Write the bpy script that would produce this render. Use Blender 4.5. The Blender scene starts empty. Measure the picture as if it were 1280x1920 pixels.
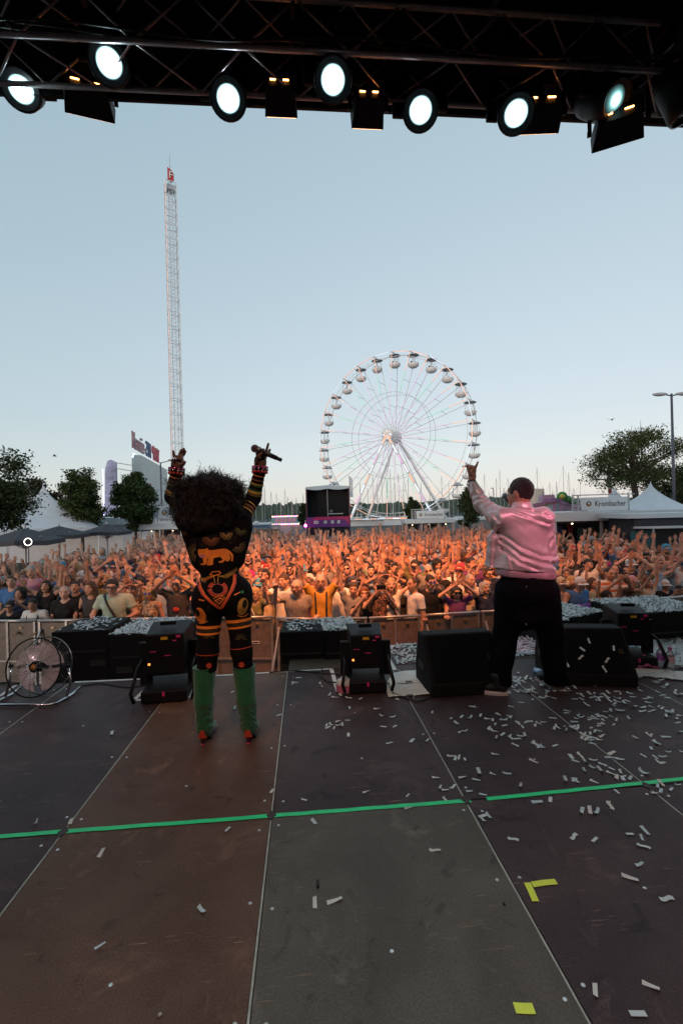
import bpy, bmesh, math, random
import numpy as np
from mathutils import Vector, Matrix, Quaternion
from mathutils.bvhtree import BVHTree

random.seed(7)
NR = np.random.RandomState(11)
sc = bpy.context.scene
col = sc.collection
rad = math.radians
PI = math.pi

# ------------------------------------------------------------------ camera
ST = 1.42                      # stage floor above the square
HC = 1.486                     # camera above the stage floor
FP = 840.0                     # focal length in photo pixels (1280 x 1920)
YAW, ROLL = rad(4.6), rad(1.5)
CAM = Vector((0, 0, ST + HC))
F0 = Vector((math.sin(YAW), math.cos(YAW), 0))
R0 = Vector((math.cos(YAW), -math.sin(YAW), 0))
U0 = Vector((0, 0, 1))
CR = R0 * math.cos(ROLL) - U0 * math.sin(ROLL)
CU = U0 * math.cos(ROLL) + R0 * math.sin(ROLL)
cd = bpy.data.cameras.new('camera')
cam = bpy.data.objects.new('camera', cd)
col.objects.link(cam)
cam.matrix_world = Matrix(((CR.x, CU.x, -F0.x, CAM.x), (CR.y, CU.y, -F0.y, CAM.y), (CR.z, CU.z, -F0.z, CAM.z), (0, 0, 0, 1)))
cd.sensor_fit = 'VERTICAL'
cd.sensor_height = 36.0
cd.sensor_width = 24.0
cd.lens = FP / 1920 * 36.0
cd.clip_start, cd.clip_end = 0.05, 5000
sc.camera = cam

# ------------------------------------------------------------------ sky, sun, exposure
SUN_EL, SUN_AZ = rad(3.0), rad(212)         # azimuth clockwise from +Y: low, from the left and a little behind
w = bpy.data.worlds.new('World')
sc.world = w
w.use_nodes = True
wn, wl = w.node_tree.nodes, w.node_tree.links
wn.clear()
wo = wn.new('ShaderNodeOutputWorld')
wb = wn.new('ShaderNodeBackground')
sky = wn.new('ShaderNodeTexSky')
sky.sky_type = 'NISHITA'
sky.sun_disc = False
sky.sun_elevation = SUN_EL
sky.sun_rotation = SUN_AZ
sky.altitude = 0
sky.air_density = 1.0
sky.dust_density = 0.6
sky.ozone_density = 1.6
whs = wn.new('ShaderNodeHueSaturation')
whs.inputs['Saturation'].default_value = 0.55
wl.new(sky.outputs[0], whs.inputs['Color'])
wpw = wn.new('ShaderNodeVectorMath')         # soften the sky's contrast: an even, pale dusk
wpw.operation = 'POWER'
wpw.inputs[1].default_value = (.50, .363, .345)
wml = wn.new('ShaderNodeVectorMath')
wml.operation = 'MULTIPLY'
wml.inputs[1].default_value = (2.50, 2.92, 3.16)
wl.new(whs.outputs[0], wpw.inputs[0])
wl.new(wpw.outputs[0], wml.inputs[0])
wl.new(wml.outputs[0], wb.inputs[0])
wb.inputs[1].default_value = 0.10
wl.new(wb.outputs[0], wo.inputs[0])
sd = bpy.data.lights.new('sun', 'SUN')
sd.energy = 0.5
sd.angle = rad(10)
sd.color = (1.0, 0.80, 0.62)
so = bpy.data.objects.new('sun', sd)
col.objects.link(so)
sdir = Vector((math.sin(SUN_AZ) * math.cos(SUN_EL), math.cos(SUN_AZ) * math.cos(SUN_EL), math.sin(SUN_EL)))
so.rotation_euler = (-sdir).to_track_quat('-Z', 'Y').to_euler()
so.location = sdir * 200 + Vector((0, 0, 40))
sc.view_settings.view_transform = 'Standard'
sc.view_settings.look = 'None'
sc.view_settings.exposure = 1.0
sc.view_settings.gamma = 1.0
sc.cycles.max_bounces = 6
sc.cycles.transparent_max_bounces = 12
sc.cycles.sample_clamp_indirect = 4.0

# ------------------------------------------------------------------ pixel -> place
def ray(px, py):
    return F0 + CR * ((px - 640) / FP) + CU * ((960 - py) / FP)
def on_z(px, py, z=ST):
    d = ray(px, py)
    return CAM + d * ((z - CAM.z) / d.z)
def at(px, py, depth):                       # depth measured along the camera's axis
    return CAM + ray(px, py) * depth
def depth_of(p):
    return (Vector(p) - CAM).dot(F0)
def pix(p):
    v = Vector(p) - CAM
    d = v.dot(F0)
    return (640 + FP * v.dot(CR) / d, 960 - FP * v.dot(CU) / d)
def gat(px, depth, z=0.0):                   # the point at height z seen in column px at that depth
    p = at(px, 960, depth)
    return Vector((p.x, p.y, z))

# ------------------------------------------------------------------ materials
MATS = {}
def mat(name, c=(.5, .5, .5), rough=.6, metal=0.0, var=.12, scale=6.0, bump=0.0, bscale=60.0, spec=.5, emit=None, estr=0.0,
        alpha=1.0, coat=0.0, trans=0.0, sheen=0.0, coords='Object'):
    if name in MATS:
        return MATS[name]
    m = bpy.data.materials.new(name)
    m.use_nodes = True
    nt = m.node_tree
    b = nt.nodes['Principled BSDF']
    b.inputs['Roughness'].default_value = rough
    b.inputs['Metallic'].default_value = metal
    b.inputs['Specular IOR Level'].default_value = spec
    b.inputs['Coat Weight'].default_value = coat
    b.inputs['Transmission Weight'].default_value = trans
    b.inputs['Sheen Weight'].default_value = sheen
    b.inputs['Alpha'].default_value = alpha
    c4 = (*c, 1)
    b.inputs['Base Color'].default_value = c4
    if var > 0 or bump > 0:
        tc = nt.nodes.new('ShaderNodeTexCoord')
    if var > 0:
        n = nt.nodes.new('ShaderNodeTexNoise')
        n.inputs['Scale'].default_value = scale
        n.inputs['Detail'].default_value = 6
        n.inputs['Roughness'].default_value = .65
        nt.links.new(tc.outputs[coords], n.inputs['Vector'])
        r = nt.nodes.new('ShaderNodeMapRange')
        r.inputs['From Min'].default_value = .3
        r.inputs['From Max'].default_value = .7
        r.inputs['To Min'].default_value = 1 - var
        r.inputs['To Max'].default_value = 1 + var
        nt.links.new(n.outputs['Fac'], r.inputs['Value'])
        mx = nt.nodes.new('ShaderNodeMix')
        mx.data_type = 'RGBA'
        mx.blend_type = 'MULTIPLY'
        mx.inputs['Factor'].default_value = 1
        mx.inputs['A'].default_value = c4
        nt.links.new(r.outputs['Result'], mx.inputs['B'])
        nt.links.new(mx.outputs['Result'], b.inputs['Base Color'])
        rr = nt.nodes.new('ShaderNodeMapRange')
        rr.inputs['To Min'].default_value = max(0, rough - .1)
        rr.inputs['To Max'].default_value = min(1, rough + .1)
        nt.links.new(n.outputs['Fac'], rr.inputs['Value'])
        nt.links.new(rr.outputs['Result'], b.inputs['Roughness'])
    if bump > 0:
        n2 = nt.nodes.new('ShaderNodeTexNoise')
        n2.inputs['Scale'].default_value = bscale
        n2.inputs['Detail'].default_value = 4
        nt.links.new(tc.outputs[coords], n2.inputs['Vector'])
        bp = nt.nodes.new('ShaderNodeBump')
        bp.inputs['Strength'].default_value = bump
        bp.inputs['Distance'].default_value = .02
        nt.links.new(n2.outputs['Fac'], bp.inputs['Height'])
        nt.links.new(bp.outputs[0], b.inputs['Normal'])
    if emit:
        b.inputs['Emission Color'].default_value = (*emit, 1)
        b.inputs['Emission Strength'].default_value = estr
    MATS[name] = m
    return m

def bsdf(m):
    return m.node_tree.nodes['Principled BSDF']

# ------------------------------------------------------------------ mesh builders
def link(o, parent=None):
    col.objects.link(o)
    if parent is not None:
        o.parent = parent
    return o
def tag(o, label=None, cat=None, group=None, kind=None):
    if label: o['label'] = label
    if cat: o['category'] = cat
    if group: o['group'] = group
    if kind: o['kind'] = kind
    return o
def thing(name, label, cat, loc=(0, 0, 0), rz=0.0, group=None, kind=None):
    o = bpy.data.objects.new(name, None)
    o.empty_display_size = .1
    col.objects.link(o)
    o.location = loc
    o.rotation_euler = (0, 0, rz)
    return tag(o, label, cat, group, kind)
def frame(a, b):
    d = (b - a).normalized()
    u = d.cross(Vector((0, 0, 1)))
    if u.length < 1e-3: u = d.cross(Vector((1, 0, 0)))
    u.normalize()
    return d, u, u.cross(d)

class MB:
    def __init__(s): s.v, s.f, s.mi, s.cur = [], [], [], 0
    def add(s, vs, fs):
        o = len(s.v)
        s.v += [tuple(v) for v in vs]
        s.f += [tuple(i + o for i in f) for f in fs]
        s.mi += [s.cur] * len(fs)
        return s
    def m(s, i): s.cur = i; return s
    def box(s, c, d, R=None, taper=1.0):
        c = Vector(c); x, y, z = d[0] / 2, d[1] / 2, d[2] / 2
        vs = [Vector((sx * x * (taper if sz > 0 else 1), sy * y * (taper if sz > 0 else 1), sz * z)) for sz in (-1, 1) for sy in (-1, 1) for sx in (-1, 1)]
        if R is not None: vs = [R @ v for v in vs]
        return s.add([c + v for v in vs], [(0, 2, 3, 1), (4, 5, 7, 6), (0, 1, 5, 4), (2, 6, 7, 3), (0, 4, 6, 2), (1, 3, 7, 5)])
    def bar(s, a, b, w, h=None):              # square section between two points
        a, b = Vector(a), Vector(b); h = h or w
        d, u, n = frame(a, b)
        vs = [p + u * su * w / 2 + n * sn * h / 2 for p in (a, b) for su, sn in ((-1, -1), (1, -1), (1, 1), (-1, 1))]
        return s.add(vs, [(0, 1, 2, 3), (7, 6, 5, 4), (0, 4, 5, 1), (1, 5, 6, 2), (2, 6, 7, 3), (3, 7, 4, 0)])
    def cyl(s, a, b, r0, r1=None, n=10, caps=True):
        a, b = Vector(a), Vector(b); r1 = r0 if r1 is None else r1
        d, u, nn = frame(a, b)
        vs = []
        for p, r in ((a, r0), (b, r1)):
            for i in range(n):
                t = 2 * PI * i / n
                vs.append(p + (u * math.cos(t) + nn * math.sin(t)) * r)
        fs = [(i, (i + 1) % n, n + (i + 1) % n, n + i) for i in range(n)]
        if caps: fs += [tuple(range(n))[::-1], tuple(range(n, 2 * n))]
        return s.add(vs, fs)
    def tube(s, pts, r, n=6, closed=False, rs=None):
        pts = [Vector(p) for p in pts]; k = len(pts); vs = []
        up = None
        for i, p in enumerate(pts):
            a = pts[(i - 1) % k] if closed or i > 0 else p
            b = pts[(i + 1) % k] if closed or i < k - 1 else p
            d = (b - a).normalized()
            if up is None:
                up = Vector((0, 0, 1)) if abs(d.z) < .9 else Vector((1, 0, 0))
            u = d.cross(up); u.normalize(); nn = u.cross(d); up = nn
            rr = rs[i] if rs else r
            for j in range(n):
                t = 2 * PI * j / n
                vs.append(p + (u * math.cos(t) + nn * math.sin(t)) * rr)
        fs = []
        for i in range(k if closed else k - 1):
            for j in range(n):
                i2 = (i + 1) % k
                fs.append((i * n + j, i * n + (j + 1) % n, i2 * n + (j + 1) % n, i2 * n + j))
        if not closed: fs += [tuple(range(n))[::-1], tuple(range((k - 1) * n, k * n))]
        return s.add(vs, fs)
    def lathe(s, prof, c=(0, 0, 0), n=16, R=None, caps=True):
        c = Vector(c); vs = []
        for r, z in prof:
            for i in range(n):
                t = 2 * PI * i / n
                v = Vector((r * math.cos(t), r * math.sin(t), z))
                vs.append(c + (R @ v if R is not None else v))
        k = len(prof); fs = []
        for i in range(k - 1):
            for j in range(n):
                fs.append((i * n + j, i * n + (j + 1) % n, (i + 1) * n + (j + 1) % n, (i + 1) * n + j))
        if caps: fs += [tuple(range(n))[::-1], tuple(range((k - 1) * n, k * n))]
        return s.add(vs, fs)
    def ball(s, c, r, n=10, k=6, R=None, rx=1, ry=1, rz=1):
        c = Vector(c); vs = [Vector((0, 0, -r * rz))]
        for i in range(1, k):
            t = PI * i / k
            for j in range(n):
                q = 2 * PI * j / n
                vs.append(Vector((r * rx * math.sin(t) * math.cos(q), r * ry * math.sin(t) * math.sin(q), -r * rz * math.cos(t))))
        vs.append(Vector((0, 0, r * rz)))
        if R is not None: vs = [R @ v for v in vs]
        fs = [(0, 1 + (j + 1) % n, 1 + j) for j in range(n)]
        for i in range(k - 2):
            for j in range(n):
                fs.append((1 + i * n + j, 1 + i * n + (j + 1) % n, 1 + (i + 1) * n + (j + 1) % n, 1 + (i + 1) * n + j))
        l = 1 + (k - 1) * n
        fs += [(l, 1 + (k - 2) * n + j, 1 + (k - 2) * n + (j + 1) % n) for j in range(n)]
        return s.add([c + v for v in vs], fs)
    def prism(s, poly, h, M=None):             # polygon in the XY plane raised by h along Z, then M
        n = len(poly)
        vs = [Vector((x, y, z)) for z in (0, h) for x, y in poly]
        if M is not None: vs = [M @ v for v in vs]
        return s.add(vs, [tuple(range(n))[::-1], tuple(range(n, 2 * n))] + [(i, (i + 1) % n, n + (i + 1) % n, n + i) for i in range(n)])
    def sheet(s, pts): return s.add(pts, [tuple(range(len(pts)))])
    def mesh(s, name, smooth=False):
        me = bpy.data.meshes.new(name)
        me.from_pydata(s.v, [], s.f)
        if any(s.mi): me.polygons.foreach_set('material_index', s.mi)
        if smooth: me.polygons.foreach_set('use_smooth', [True] * len(s.f))
        me.update()
        return me
    def build(s, name, m, parent=None, smooth=False, bevel=0.0, loc=None):
        me = s.mesh(name, smooth)
        for x in (m if isinstance(m, (list, tuple)) else [m]): me.materials.append(x)
        o = link(bpy.data.objects.new(name, me), parent)
        if loc is not None: o.location = loc
        if bevel > 0:
            b = o.modifiers.new('bevel', 'BEVEL'); b.width = bevel; b.segments = 2; b.limit_method = 'ANGLE'
        return o

def copy_tree(o, parent=None):
    c = o.copy()
    col.objects.link(c)
    c.parent = parent
    for ch in list(o.children): copy_tree(ch, c)
    return c
def inst(name, me, m=None, parent=None, M=None):
    o = link(bpy.data.objects.new(name, me), parent)
    if m is not None:
        o.material_slots[0].link = 'OBJECT'
        o.material_slots[0].material = m
    if M is not None: o.matrix_local = M
    return o
def basis(x, y, z, t):
    return Matrix(((x[0], y[0], z[0], t[0]), (x[1], y[1], z[1], t[1]), (x[2], y[2], z[2], t[2]), (0, 0, 0, 1)))
def text_mesh(s, size, depth=.004, width=None):
    cu = bpy.data.curves.new('lettering', 'FONT')
    cu.body = s; cu.size = size; cu.extrude = depth; cu.align_x = 'CENTER'; cu.align_y = 'CENTER'; cu.resolution_u = 3
    o = bpy.data.objects.new('lettering', cu)
    col.objects.link(o)
    dg = bpy.context.evaluated_depsgraph_get()
    me = bpy.data.meshes.new_from_object(o.evaluated_get(dg))
    bpy.data.objects.remove(o)
    bpy.data.curves.remove(cu)
    me.name = 'lettering'
    me.materials.clear()
    if width:
        xs = [v.co.x for v in me.vertices]
        k = width / (max(xs) - min(xs)); c = (max(xs) + min(xs)) / 2
        for v in me.vertices: v.co.x = (v.co.x - c) * k
    return me

# ------------------------------------------------------------------ signed distance fields -> skins
class Field:
    def __init__(s, lo, hi, vx):
        s.lo = np.array(lo, np.float32); s.vx = vx
        s.n = np.ceil((np.array(hi) - s.lo) / vx).astype(int) + 1
        s.d = np.full(s.n, 1.0, np.float32)
    def win(s, lo, hi):
        a = np.clip(np.floor((np.array(lo) - s.lo) / s.vx).astype(int), 0, s.n - 1)
        b = np.clip(np.ceil((np.array(hi) - s.lo) / s.vx).astype(int) + 1, 1, s.n)
        sl = tuple(slice(i, max(j, i + 1)) for i, j in zip(a, b))
        g = [s.lo[i] + s.vx * np.arange(sl[i].start, sl[i].stop, dtype=np.float32) for i in range(3)]
        return sl, g[0][:, None, None], g[1][None, :, None], g[2][None, None, :]
    def put(s, sl, nd, k):
        od = s.d[sl]
        if k > 0:
            h = np.maximum(k - np.abs(od - nd), 0) / k
            s.d[sl] = np.minimum(od, nd) - h * h * k * .25
        else: s.d[sl] = np.minimum(od, nd)
    def cap(s, a, b, ra, rb=None, k=.03):
        rb = ra if rb is None else rb
        a, b = np.array(a, np.float32), np.array(b, np.float32)
        r = max(ra, rb) + k + 2 * s.vx
        sl, x, y, z = s.win(np.minimum(a, b) - r, np.maximum(a, b) + r)
        ab = b - a; L = float(ab @ ab) + 1e-9
        t = np.clip(((x - a[0]) * ab[0] + (y - a[1]) * ab[1] + (z - a[2]) * ab[2]) / L, 0, 1)
        d = np.sqrt((x - a[0] - t * ab[0]) ** 2 + (y - a[1] - t * ab[1]) ** 2 + (z - a[2] - t * ab[2]) ** 2) - (ra + (rb - ra) * t)
        s.put(sl, d, k); return s
    def _ell(s, c, r, R, pad):
        c = np.array(c, np.float32); r = np.array(r, np.float32)
        q = float(max(r)) + pad
        sl, x, y, z = s.win(c - q, c + q)
        x, y, z = x - c[0], y - c[1], z - c[2]
        if R is not None:
            R = np.array(R, np.float32)
            x, y, z = (R[0, 0] * x + R[1, 0] * y + R[2, 0] * z, R[0, 1] * x + R[1, 1] * y + R[2, 1] * z, R[0, 2] * x + R[1, 2] * y + R[2, 2] * z)
        k0 = np.sqrt((x / r[0]) ** 2 + (y / r[1]) ** 2 + (z / r[2]) ** 2)
        k1 = np.sqrt((x / r[0] ** 2) ** 2 + (y / r[1] ** 2) ** 2 + (z / r[2] ** 2) ** 2) + 1e-6
        return sl, np.where(k0 < .05, -float(min(r)), k0 * (k0 - 1) / k1)
    def ell(s, c, r, R=None, k=.03):
        sl, d = s._ell(c, r, R, k + 2 * s.vx); s.put(sl, d, k); return s
    def sub_ell(s, c, r, R=None):
        sl, d = s._ell(c, r, R, 3 * s.vx); s.d[sl] = np.maximum(s.d[sl], -d); return s
    def sub_cap(s, a, b, ra, rb=None):
        t = Field(s.lo, s.lo + (s.n - 1) * s.vx, s.vx); t.n = s.n; t.d = np.full(s.n, 1., np.float32)
        t.cap(a, b, ra, rb, 0.001); s.d = np.maximum(s.d, -t.d); return s
    def plane(s, p, n, near=None, rr=.2):      # keep the side the normal points away from; near = only within rr of that point
        n = Vector(n).normalized()
        if near is None: sl, x, y, z = s.win(s.lo, s.lo + s.n * s.vx)
        else: sl, x, y, z = s.win(np.array(near) - rr, np.array(near) + rr)
        d = (x - p[0]) * n[0] + (y - p[1]) * n[1] + (z - p[2]) * n[2]
        s.d[sl] = np.maximum(s.d[sl], d); return s
    def warp(s, fn):                            # add a displacement field near the surface
        sl, x, y, z = s.win(s.lo, s.lo + s.n * s.vx)
        s.d = s.d + fn(x, y, z).astype(np.float32); return s
    def arrays(s):
        d = s.d; ins = d < 0
        ins[0] = ins[-1] = False; ins[:, 0] = ins[:, -1] = False; ins[:, :, 0] = ins[:, :, -1] = False
        d = np.where(ins, d, np.maximum(d, 1e-5))
        nx, ny, nz = np.array(d.shape) - 1
        cnt = np.zeros((nx, ny, nz), np.int8)
        for i in (0, 1):
            for j in (0, 1):
                for k in (0, 1): cnt += ins[i:i + nx, j:j + ny, k:k + nz]
        act = (cnt > 0) & (cnt < 8)
        idx = np.full(act.shape, -1, np.int64)
        ijk = np.argwhere(act); idx[act] = np.arange(len(ijk))
        acc = np.zeros((len(ijk), 3)); num = np.zeros(len(ijk))
        C = [(i, j, k) for i in (0, 1) for j in (0, 1) for k in (0, 1)]
        val = {c: d[ijk[:, 0] + c[0], ijk[:, 1] + c[1], ijk[:, 2] + c[2]] for c in C}
        for c in C:
            for ax in range(3):
                if c[ax] == 0:
                    e = list(c); e[ax] = 1; e = tuple(e)
                    a, b = val[c], val[e]
                    x = (a < 0) != (b < 0)
                    t = np.where(x, a / (a - b + 1e-12), 0)
                    p = np.zeros((len(ijk), 3)); p[:] = c; p[:, ax] += t
                    acc[x] += p[x]; num[x] += 1
        vs = (ijk + acc / num[:, None]) * s.vx + s.lo
        qs = []
        for ax, (u, v) in enumerate(((1, 2), (2, 0), (0, 1))):
            sl0 = [slice(None)] * 3; sl1 = [slice(None)] * 3
            sl0[ax] = slice(0, -1); sl1[ax] = slice(1, None)
            a, b = ins[tuple(sl0)], ins[tuple(sl1)]
            e = np.argwhere(a != b)
            e = e[(e[:, u] > 0) & (e[:, v] > 0)]
            fl = a[e[:, 0], e[:, 1], e[:, 2]]
            q = []
            for du, dv in ((1, 1), (0, 1), (0, 0), (1, 0)):
                p = e.copy(); p[:, u] -= du; p[:, v] -= dv
                q.append(idx[p[:, 0], p[:, 1], p[:, 2]])
            q = np.stack(q, 1)
            q[~fl] = q[~fl][:, ::-1]
            qs.append(q)
        return vs.astype(np.float32), np.concatenate(qs)

def mesh_np(name, vs, quads, smooth=True, mats=()):
    me = bpy.data.meshes.new(name)
    k = quads.shape[1]
    me.vertices.add(len(vs)); me.vertices.foreach_set('co', np.ascontiguousarray(vs, np.float32).ravel())
    me.loops.add(quads.size); me.loops.foreach_set('vertex_index', quads.ravel().astype(np.int32))
    me.polygons.add(len(quads)); me.polygons.foreach_set('loop_start', np.arange(0, quads.size, k, dtype=np.int32))
    if smooth: me.polygons.foreach_set('use_smooth', np.ones(len(quads), bool))
    me.update(calc_edges=True)
    for m in mats: me.materials.append(m)
    return me
def smooth_np(vs, quads, it=1, f=.5):
    for _ in range(it):
        a = np.concatenate([quads[:, i] for i in range(4)] * 2); b = np.concatenate([np.roll(quads, -1, 1)[:, i] for i in range(4)] + [np.roll(quads, 1, 1)[:, i] for i in range(4)])
        n = len(vs); c = np.bincount(a, minlength=n)[:, None]
        m = np.stack([np.bincount(a, vs[b, i], n) for i in range(3)], 1) / np.maximum(c, 1)
        vs = vs + (m - vs) * f
    return vs.astype(np.float32)
def skin(fields, name, mats=(), it=1):
    V, Q, o = [], [], 0
    for f in (fields if isinstance(fields, list) else [fields]):
        v, q = f.arrays(); v = smooth_np(v, q, it); V.append(v); Q.append(q + o); o += len(v)
    return mesh_np(name, np.concatenate(V), np.concatenate(Q), True, mats)

def noise3(x, y, z, s, seed=0):                 # cheap smooth pseudo noise, -1..1
    r = np.random.RandomState(seed); t = 0
    for i in range(4):
        a = r.normal(size=3) * s; p = r.uniform(0, 6.28)
        t = t + np.sin(x * a[0] + y * a[1] + z * a[2] + p)
    return t / 4

# ================================================================== SETTING
# ---- ground, quay and water
def plaza_mat():
    m = mat('plaza_asphalt', (.062, .060, .058), .85, var=.3, scale=1.5, bump=.4, bscale=90)
    return m
g = MB().sheet([(-260, -60, 0), (260, -60, 0), (260, 112, 0), (-260, 112, 0)]).build('ground', plaza_mat())
tag(g, 'grey asphalt square under the crowd', None, kind='structure')
q = MB().box((0, 112.2, -.75), (520, .5, 1.52)).build('quay_wall', mat('quay_concrete', (.28, .27, .25), .8, var=.3))
tag(q, 'low concrete quay edge along the harbour', None, kind='structure')
wm = mat('water_surface', (.035, .055, .07), .08, var=.1, scale=.02, bump=.25, bscale=.5, spec=.5)
wtr = MB().sheet([(-2500, 112, -1.2), (2500, 112, -1.2), (2500, 2500, -1.2), (-2500, 2500, -1.2)]).build('water', wm)
tag(wtr, 'calm pale harbour water behind the fair', None, kind='structure')
# far wooded shore: a bumpy mass with leaf-like relief
def hills():
    nx, ny = 900, 7
    xs = np.linspace(-620, 620, nx)
    base = 9.5 + 2.2 * np.sin(xs * .011 + .8) + 1.6 * np.sin(xs * .031 + 2) + 3.0 * np.clip((xs - 60) / 200, 0, 1)
    fine = np.abs(NR.normal(size=nx)) * .9 + 1.2 * np.sin(xs * .35) * np.sin(xs * .83)
    V = []
    for j in range(ny):
        t = j / (ny - 1)
        prof = math.sin(min(1, t * 1.6) * PI / 2)
        z = -1.3 + (base + fine * .8) * prof + NR.normal(size=nx) * .7 * (0 < j < ny)
        y = 395 + t * 40 + NR.normal(size=nx) * 2.2
        V.append(np.stack([xs, y, z], 1))
    V = np.concatenate(V)
    i = np.arange(nx - 1)
    Q = np.concatenate([np.stack([j * nx + i, j * nx + i + 1, (j + 1) * nx + i + 1, (j + 1) * nx + i], 1) for j in range(ny - 1)])
    me = mesh_np('hills', V, Q, False, [mat('far_woodland', (.050, .075, .048), .95, var=.45, scale=.12)])
    o = link(bpy.data.objects.new('hills', me))
    tag(o, 'low wooded shore across the water', None, kind='structure')
hills()

# ---- stage deck
SX = [-1.185 + .98 * k for k in range(-5, 7)]
SY = [-2.05, -.02, 2.23, 4.262]
def deck_mat(name, c1, c2, seed):
    m = bpy.data.materials.new(name); m.use_nodes = True
    nt = m.node_tree; b = nt.nodes['Principled BSDF']; N = nt.nodes.new; L = nt.links.new
    tc = N('ShaderNodeTexCoord'); mp = N('ShaderNodeMapping'); mp.inputs['Location'].default_value = (seed * 3.1, seed * 1.7, 0)
    L(tc.outputs['Object'], mp.inputs['Vector'])
    oi = N('ShaderNodeObjectInfo')
    off = N('ShaderNodeVectorMath'); off.operation = 'ADD'
    cmb = N('ShaderNodeCombineXYZ')
    mul = N('ShaderNodeMath'); mul.operation = 'MULTIPLY'; mul.inputs[1].default_value = 37
    L(oi.outputs['Random'], mul.inputs[0]); L(mul.outputs[0], cmb.inputs['X'])
    L(mp.outputs[0], off.inputs[0]); L(cmb.outputs[0], off.inputs[1])
    def noise(scale, detail=8, rough=.6, dist=0):
        n = N('ShaderNodeTexNoise'); n.inputs['Scale'].default_value = scale; n.inputs['Detail'].default_value = detail
        n.inputs['Roughness'].default_value = rough; n.inputs['Distortion'].default_value = dist
        L(off.outputs[0], n.inputs['Vector']); return n
    def ramp(src, a, bb):
        r = N('ShaderNodeMapRange'); r.inputs['From Min'].default_value = a; r.inputs['From Max'].default_value = bb
        L(src, r.inputs['Value']); return r.outputs['Result']
    def mix(f, A, B, mode='MIX'):
        x = N('ShaderNodeMix'); x.data_type = 'RGBA'; x.blend_type = mode
        if hasattr(f, 'is_linked'): L(f, x.inputs['Factor'])
        else: x.inputs['Factor'].default_value = f
        for s, k in ((A, 'A'), (B, 'B')):
            if isinstance(s, tuple): x.inputs[k].default_value = (*s, 1)
            else: L(s, x.inputs[k])
        return x.outputs['Result']
    n1 = noise(1.7, 8, .62, .6)
    base = mix(ramp(n1.outputs['Fac'], .36, .66), c1, c2)
    # dusty bleached patches and dark footprints
    n2 = noise(3.1, 9, .7, .8)
    dust = ramp(n2.outputs['Fac'], .56, .78)
    base = mix(dust, base, tuple(x * 1.75 + .02 for x in c2))
    n3 = noise(5.3, 6, .6, 1.2)
    stain = ramp(n3.outputs['Fac'], .60, .74)
    base = mix(stain, base, tuple(x * .42 for x in c1))
    # long faint scratches, worn warm through the film
    sm = N('ShaderNodeMapping'); sm.inputs['Scale'].default_value = (5, 70, 1); sm.inputs['Rotation'].default_value = (0, 0, .35 + seed)
    L(off.outputs[0], sm.inputs['Vector'])
    sn = N('ShaderNodeTexNoise'); sn.inputs['Scale'].default_value = 1.3; sn.inputs['Detail'].default_value = 5; L(sm.outputs[0], sn.inputs['Vector'])
    n4 = noise(2.2, 3)
    mm = N('ShaderNodeMath'); mm.operation = 'MULTIPLY'
    L(ramp(sn.outputs['Fac'], .63, .70), mm.inputs[0]); L(ramp(n4.outputs['Fac'], .5, .62), mm.inputs[1])
    base = mix(mm.outputs[0], base, (.24, .15, .10))
    # woven anti-slip print, millimetre scale
    ch = N('ShaderNodeTexChecker'); ch.inputs['Scale'].default_value = 170
    L(tc.outputs['Object'], ch.inputs['Vector'])
    base = mix(.10, base, ch.outputs['Color'], 'OVERLAY')
    fn = noise(140, 2, .5)
    gr = N('ShaderNodeMapRange'); gr.inputs['From Min'].default_value = .25; gr.inputs['From Max'].default_value = .75; gr.inputs['To Min'].default_value = .72; gr.inputs['To Max'].default_value = 1.28
    L(fn.outputs['Fac'], gr.inputs['Value'])
    base = mix(1.0, base, gr.outputs['Result'], 'MULTIPLY')
    L(base, b.inputs['Base Color'])
    rr = N('ShaderNodeMapRange'); rr.inputs['To Min'].default_value = .38; rr.inputs['To Max'].default_value = .68
    L(n2.outputs['Fac'], rr.inputs['Value']); L(rr.outputs['Result'], b.inputs['Roughness'])
    bp = N('ShaderNodeBump'); bp.inputs['Strength'].default_value = .25; bp.inputs['Distance'].default_value = .0015
    L(ch.outputs['Fac'], bp.inputs['Height']); L(bp.outputs[0], b.inputs['Normal'])
    b.inputs['Specular IOR Level'].default_value = .2
    return m
DK = [deck_mat('film_plywood_brown', (.086, .040, .026), (.130, .069, .046), 1),
      deck_mat('film_plywood_grey', (.078, .066, .054), (.122, .106, .088), 2),
      deck_mat('film_plywood_dark', (.041, .024, .027), (.068, .042, .042), 3)]
black_steel = mat('black_steel', (.012, .012, .014), .5, metal=.3, var=.2)
sub = MB().box(((SX[0] + SX[-1]) / 2, (SY[0] + 4.25) / 2, ST - .035 - .1), (SX[-1] - SX[0], 4.25 - SY[0], .2))
sub.box(((.80 + SX[-1]) / 2, 4.60, ST - .035 - .1), (SX[-1] - .80, .66, .2))
stage = sub.build('stage_floor', black_steel)
tag(stage, 'brown plywood stage deck', None, kind='structure')
alu = mat('aluminium_edge', (.40, .38, .33), .55, metal=.3, var=.35, scale=14)
pm = {}
def panel(x0, x1, y0, y1, m):
    wx, wy = x1 - x0 - .014, y1 - y0 - .010
    key = (round(wx, 3), round(wy, 3))
    if key not in pm:
        me = MB().box((0, 0, -.016), (wx, wy, .032)).mesh('deck_panel')
        me.materials.append(m); pm[key] = me
    o = inst('deck_panel', pm[key], m, stage)
    o.location = ((x0 + x1) / 2, (y0 + y1) / 2, ST + random.uniform(-.0012, .0006))
pat = {(3, 1): 2, (4, 1): 2, (5, 1): 0, (6, 1): 1, (7, 1): 2, (8, 1): 2, (3, 2): 2, (4, 2): 2, (5, 2): 0, (6, 2): 2, (7, 2): 2, (8, 2): 2}
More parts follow.
